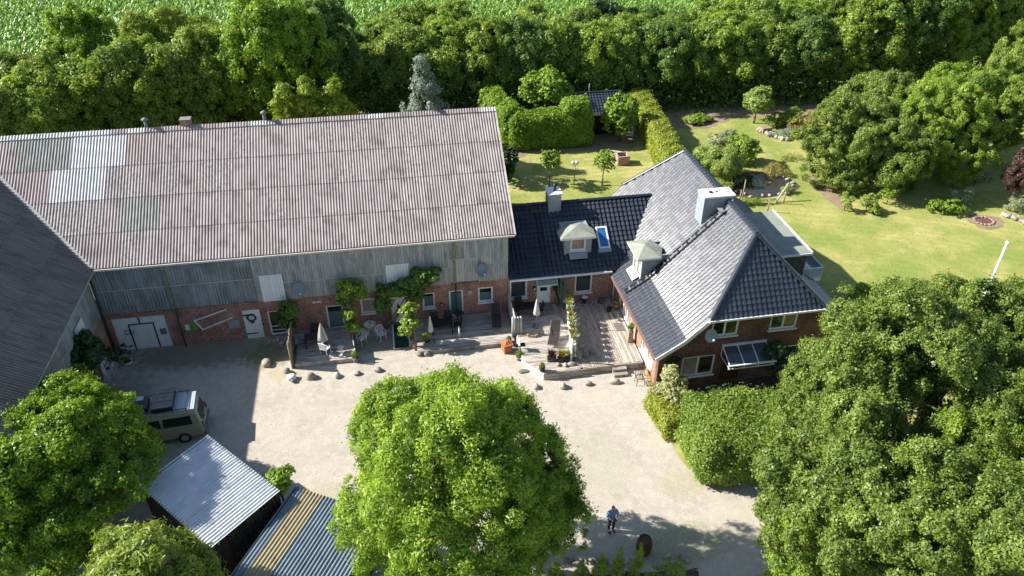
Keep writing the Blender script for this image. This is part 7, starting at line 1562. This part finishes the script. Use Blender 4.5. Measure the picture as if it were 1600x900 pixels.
for i, (px_, lab) in enumerate(((868, 'leftmost of the small columnar conifers at the bottom edge'), (908, 'second small columnar conifer at the bottom edge'), (938, 'squat columnar conifer with a split top at the bottom edge'), (965, 'fourth columnar conifer along the bottom edge'), (994, 'tallest columnar conifer along the bottom edge beside the barrel'))):
    h_ = (1.2, 1.4, 1.9, 2.3, 2.6)[i]; c = G(px_, 905, 0); tree('columnar_conifer', lab, 'conifer', (c[0], c[1], 0), (c[0], c[1], h_*.5), (.40, .40, h_*.5), 4200, .075, LF_CONI, 160+i, 'small columnar conifers at the bottom edge', trunk_r=.04, lobes=24, lr=.36, tuft=.09, per=18, aspect=.28, gap=0, shape='cone', limbs=3)
tr('juniper', 'low spreading juniper at the bottom edge right of the conifers', 1045, 900, .6, (.9, .8, .6), 3400, .09, LF_CONI, 170, cat='shrub', lobes=12, lr=.34, tuft=.12, per=18, aspect=.3)
# ------------------------------------------------------------------ windbreak of field trees: the tops follow the skyline of the picture
row = [  # px, py of the top, world y, radius, label words
 (-40, 120, 66, 4.2, 'far left low'), (12, 130, 66, 4.0, 'left edge low'), (45, 92, 70, 4.0, 'left, above the barn patches'), (105, 88, 71, 4.2, 'left, third from the edge'), (165, 72, 72, 4.2, 'left, behind the pale roof sheets'), (225, 60, 73, 4.4, 'left, below the dark bush'),
 (285, 50, 74, 4.3, 'left, behind the brick stub'), (340, 42, 75, 4.2, 'left of the tall tree'), (590, 72, 80, 4.4, 'above the gap in dark shade'), (545, 52, 82, 4.0, 'just right of the tall tree'), (640, 35, 80, 4.4, 'above the blue pine, left'), (695, 32, 80, 4.4, 'above the blue pine, right'), (755, 22, 79.5, 4.4, 'above the right end of the barn ridge'),
 (812, 22, 79, 4.4, 'above the bright hedge trees'), (868, 24, 79, 4.3, 'above the garden shed, left'), (925, 25, 78.5, 4.3, 'above the garden shed, right'), (982, 30, 78.5, 4.3, 'above the rounded hedge'), (1040, 26, 78, 4.3, 'above the yellow hedge'), (1096, 28, 78, 4.3, 'above the hosta clump'), (1152, 18, 77.5, 4.4, 'left of the round willow'),
 (1205, 22, 77.5, 4.3, 'right of the round willow'), (1262, 26, 77, 4.3, 'above the raised bed'), (1320, 28, 77, 4.2, 'left of the tall right trees')]
words = ['dense hedgerow tree %s', 'clump of leafy hazel %s', 'full crowned hedgerow tree %s']
for i, (px_, py_, Y_, R_, lab) in enumerate(row):
    tp = GY(px_, py_, Y_); hgt = float(tp[2]); rz_ = hgt*.52; lm = (LF_FIELD, LF_FIELD2, LF_FIELD, LF_FIELD3)[(i*7) % 4]
    if px_ < 350: lm = (LF_FIELD, LF_FIELD2)[i % 2]
    tree('hedgerow_tree', ('hedgerow tree in the windbreak, '+lab)[:100], 'tree', (tp[0], Y_, 0), (tp[0], Y_, hgt-rz_*.98), (R_*.92, R_, rz_), int(15000), .31, lm, 200+i, 'hedgerow trees behind the garden', trunk_r=.18, lobes=34, lr=.24, zmin=-.85, limbs=3, gap=.03, core=.80, clump='far', dens=1.05, tint=.05)
for i, (px_, py_, Y_, R_, lab, lm) in enumerate(((430, -25, 73, 5.2, 'tallest tree behind the barn with drooping bright branches', LF_MAPLE), (372, 8, 74, 3.8, 'yellow green tree left of the tallest one behind the barn', LF_MAPLE), (497, -10, 77, 4.2, 'dark tree right of the tallest one behind the barn', LF_FIELD3), (108, -8, 84, 4.0, 'bushy tree standing before the corn at the upper left', LF_MAPLE), (1390, -30, 76, 4.8, 'tall tree above the dusty garden tree', LF_FIELD), (1455, -40, 76, 4.8, 'tall dark tree above the bright garden tree', LF_FIELD3), (1520, -45, 77, 4.8, 'tall tree second from the right edge', LF_FIELD2), (1590, -50, 78, 4.8, 'tall tree at the upper right corner', LF_FIELD), (1655, -50, 76, 4.8, 'tall tree just beyond the right edge', LF_FIELD))):
    tp = GY(px_, py_, Y_); hgt = float(tp[2]); rz_ = hgt*.50
    tree('tall_field_tree', lab, 'tree', (tp[0], Y_, 0), (tp[0], Y_, hgt-rz_*.98), (R_*.85, R_*.85, rz_), int(22000), .33, lm, 240+i, trunk_r=.3, lobes=54, lr=.24, zmin=-.85, limbs=4, core=.62, clump='far', dens=1.05)
for i in range(19):  # rear row added to keep light from passing through the windbreak
    x_ = -40+i*5.2; hgt = (7.2 if x_ > -14 else 5.0)+.8*math.sin(i*1.7)+(1.5 if x_ > 40 else 0); Y_ = 85.5-(x_ if x_ > 0 else 0)*.02-(6 if x_ < -14 else 0)
    tree('hedgerow_tree', '%s tree from the left in the rear row added to block light, mostly hidden' % nth(i), 'tree', (x_, Y_, 0), (x_, Y_, hgt*.52), (3.4, 3.2, hgt*.5), int(9000*K), .34, (LF_FIELD, LF_FIELD2)[i % 2], 320+i, 'added rear hedgerow trees', trunk_r=.18, lobes=22, lr=.32, zmin=-.8, limbs=2, gap=0, clump='far', dens=.8)
# second row, dark bushes before the corn
for i, (px_, py_, Y_, R_, lab, lm) in enumerate(((228, 8, 92, 3.6, 'dark willow like bush before the corn, left of a pair', LF_CONI), (290, 2, 93, 3.8, 'dark willow like bush before the corn, right of a pair', LF_CONI), (630, 0, 90, 4, 'bush at the corn edge above the blue pine', LF_FIELD), (700, -6, 90, 3.6, 'bush at the corn edge right of the one above the pine', LF_FIELD2), (960, -2, 90, 4.2, 'dark bush at the corn edge above the shed', LF_DARKG), (1030, -4, 90, 4.0, 'dark bush at the corn edge right of the shed', LF_FIELD3), (1130, -3, 90, 3.6, 'bush at the corn edge above the round willow', LF_FIELD2), (1300, -18, 88, 4.4, 'dark round bush at the corn edge by the tall right trees', LF_DARKG), (1240, -2, 90, 3.4, 'light bush at the corn edge near the right', LF_FIELD2), (20, 70, 80, 3.2, 'feathery grey green bush at the upper left', LF_OLIVE), (820, -2, 90, 3.4, 'light bush at the corn edge above the bright hedge trees', LF_FIELD2))):
    tp = GY(px_, py_+10, Y_); hgt = float(tp[2]); rz_ = hgt*.5
    tree('field_bush', lab, 'bush', (tp[0], Y_, 0), (tp[0], Y_, hgt-rz_), (R_, R_*.9, rz_), 7000, .32, lm, 280+i, 'bushes between windbreak and corn', trunk_r=.12, lobes=20, lr=.32, limbs=2, gap=.05, clump='farlong' if lm is LF_CONI else 'far')
# undergrowth along the foot of the windbreak
rng = np.random.default_rng(77); n = 46000; x_ = rng.uniform(-45, 66, n); y_ = 74.0-(x_-6)*.045+rng.normal(0, .8, n)+1.6; z_ = rng.uniform(0, 1, n)**1.1*5.2
me = leaf_mesh('undergrowth', np.stack([x_, y_+z_*.35, z_], 1), unit(rng.normal(size=(n, 3))+np.array([0, -.6, .5])), .34, .6, rng.normal(.4, .2, n), [LF_FIELD3], rng); props(link('undergrowth', me), 'dense dark undergrowth along the foot of the windbreak', 'undergrowth', None, 'stuff')
# ------------------------------------------------------------------ corn
def corn(name, label, x0, x1, y0, y1, rowd, pd, seed):
    rng = np.random.default_rng(seed); xs = np.arange(x0, x1, pd); ys = np.arange(y0, y1, rowd); X_, Y_ = np.meshgrid(xs, ys)
    X_ = X_.ravel()+rng.normal(0, .12, X_.size); Y_ = Y_.ravel()+rng.normal(0, .08, Y_.size)+X_*.06; n = len(X_); Vs = []; T = []
    for k in range(6):
        a = rng.uniform(0, 6.283, n); L = rng.uniform(.55, 1.05, n); z0 = rng.uniform(.9, 2.0, n); d = np.stack([np.cos(a), np.sin(a), np.zeros(n)], 1); s = np.stack([-np.sin(a), np.cos(a), np.zeros(n)], 1)*.10
        b = np.stack([X_, Y_, z0], 1); m_ = b+d*(L*.45)[:, None]+np.array([0, 0, .35]); t_ = b+d*L[:, None]+np.stack([0*L, 0*L, rng.uniform(-.2, .15, n)], 1)
        Vs.append(np.stack([b-s*.5, b+s*.5, m_+s, m_-s], 1)); Vs.append(np.stack([m_-s, m_+s, t_+s*.15, t_-s*.15], 1)); c = rng.uniform(0, 1, n); T += [c, c]
    A = np.concatenate(Vs).astype(np.float32).reshape(-1, 3); me = bpy.data.meshes.new(name); me.vertices.add(len(A)); me.vertices.foreach_set('co', A.ravel()); me.loops.add(len(A)); me.loops.foreach_set('vertex_index', np.arange(len(A), dtype=np.int32)); me.polygons.add(len(A)//4); me.polygons.foreach_set('loop_start', np.arange(0, len(A), 4, dtype=np.int32)); me.update(calc_edges=True)
    at = me.attributes.new('tint', 'FLOAT', 'FACE'); at.data.foreach_set('value', np.concatenate(T).astype(np.float32)); me.materials.append(LF_CORN); return props(link(name, me), label, 'corn', None, 'stuff')
corn('corn_field', 'rows of green corn filling the field behind the windbreak', -60, 100, 101, 136, .85, .55, 5)
# grass blades roughening the lawn
def blades(name, n, seed, fx, h, lm, label):
    rng = np.random.default_rng(seed); x, y = fx(rng, n); n = len(x); a = rng.uniform(0, 6.283, n); s = np.stack([np.cos(a), np.sin(a), np.zeros(n)], 1)*rng.uniform(.02, .05, n)[:, None]; b = np.stack([x, y, np.full(n, -.02)], 1); t_ = b+np.stack([rng.normal(0, h*.5, n), rng.normal(0, h*.5, n), h*rng.uniform(.4, 1.2, n)], 1)
    V = np.stack([b-s, b+s, t_+s*.3, t_-s*.3], 1).astype(np.float32).reshape(-1, 3); me = bpy.data.meshes.new(name); me.vertices.add(len(V)); me.vertices.foreach_set('co', V.ravel()); me.loops.add(len(V)); me.loops.foreach_set('vertex_index', np.arange(len(V), dtype=np.int32)); me.polygons.add(n); me.polygons.foreach_set('loop_start', np.arange(0, len(V), 4, dtype=np.int32)); me.update(calc_edges=True)
    at = me.attributes.new('tint', 'FLOAT', 'FACE'); at.data.foreach_set('value', rng.uniform(0, 1, n).astype(np.float32)); me.materials.append(lm); return props(link(name, me), label, 'grass', None, 'stuff')
LF_GRASS = leaf_mat('lawn_blade', (.12, .16, .03), (.30, .28, .09), .3)
def lawn_area(rng, n):
    x = rng.uniform(7.5, 55, n); y = rng.uniform(38, 72, n); k = ~((x < 27) & (y < 51)) & ~((x > 13.5) & (x < 26.5) & (y < 50.5)); return x[k], y[k]
blades('lawn_grass', 40000, 3, lawn_area, .028, LF_GRASS, 'short uneven grass of the back and side lawns')
print('leaves', NLEAF, 'tris', sum(len(o.data.polygons) for o in COL.objects if o.type == 'MESH')*2)
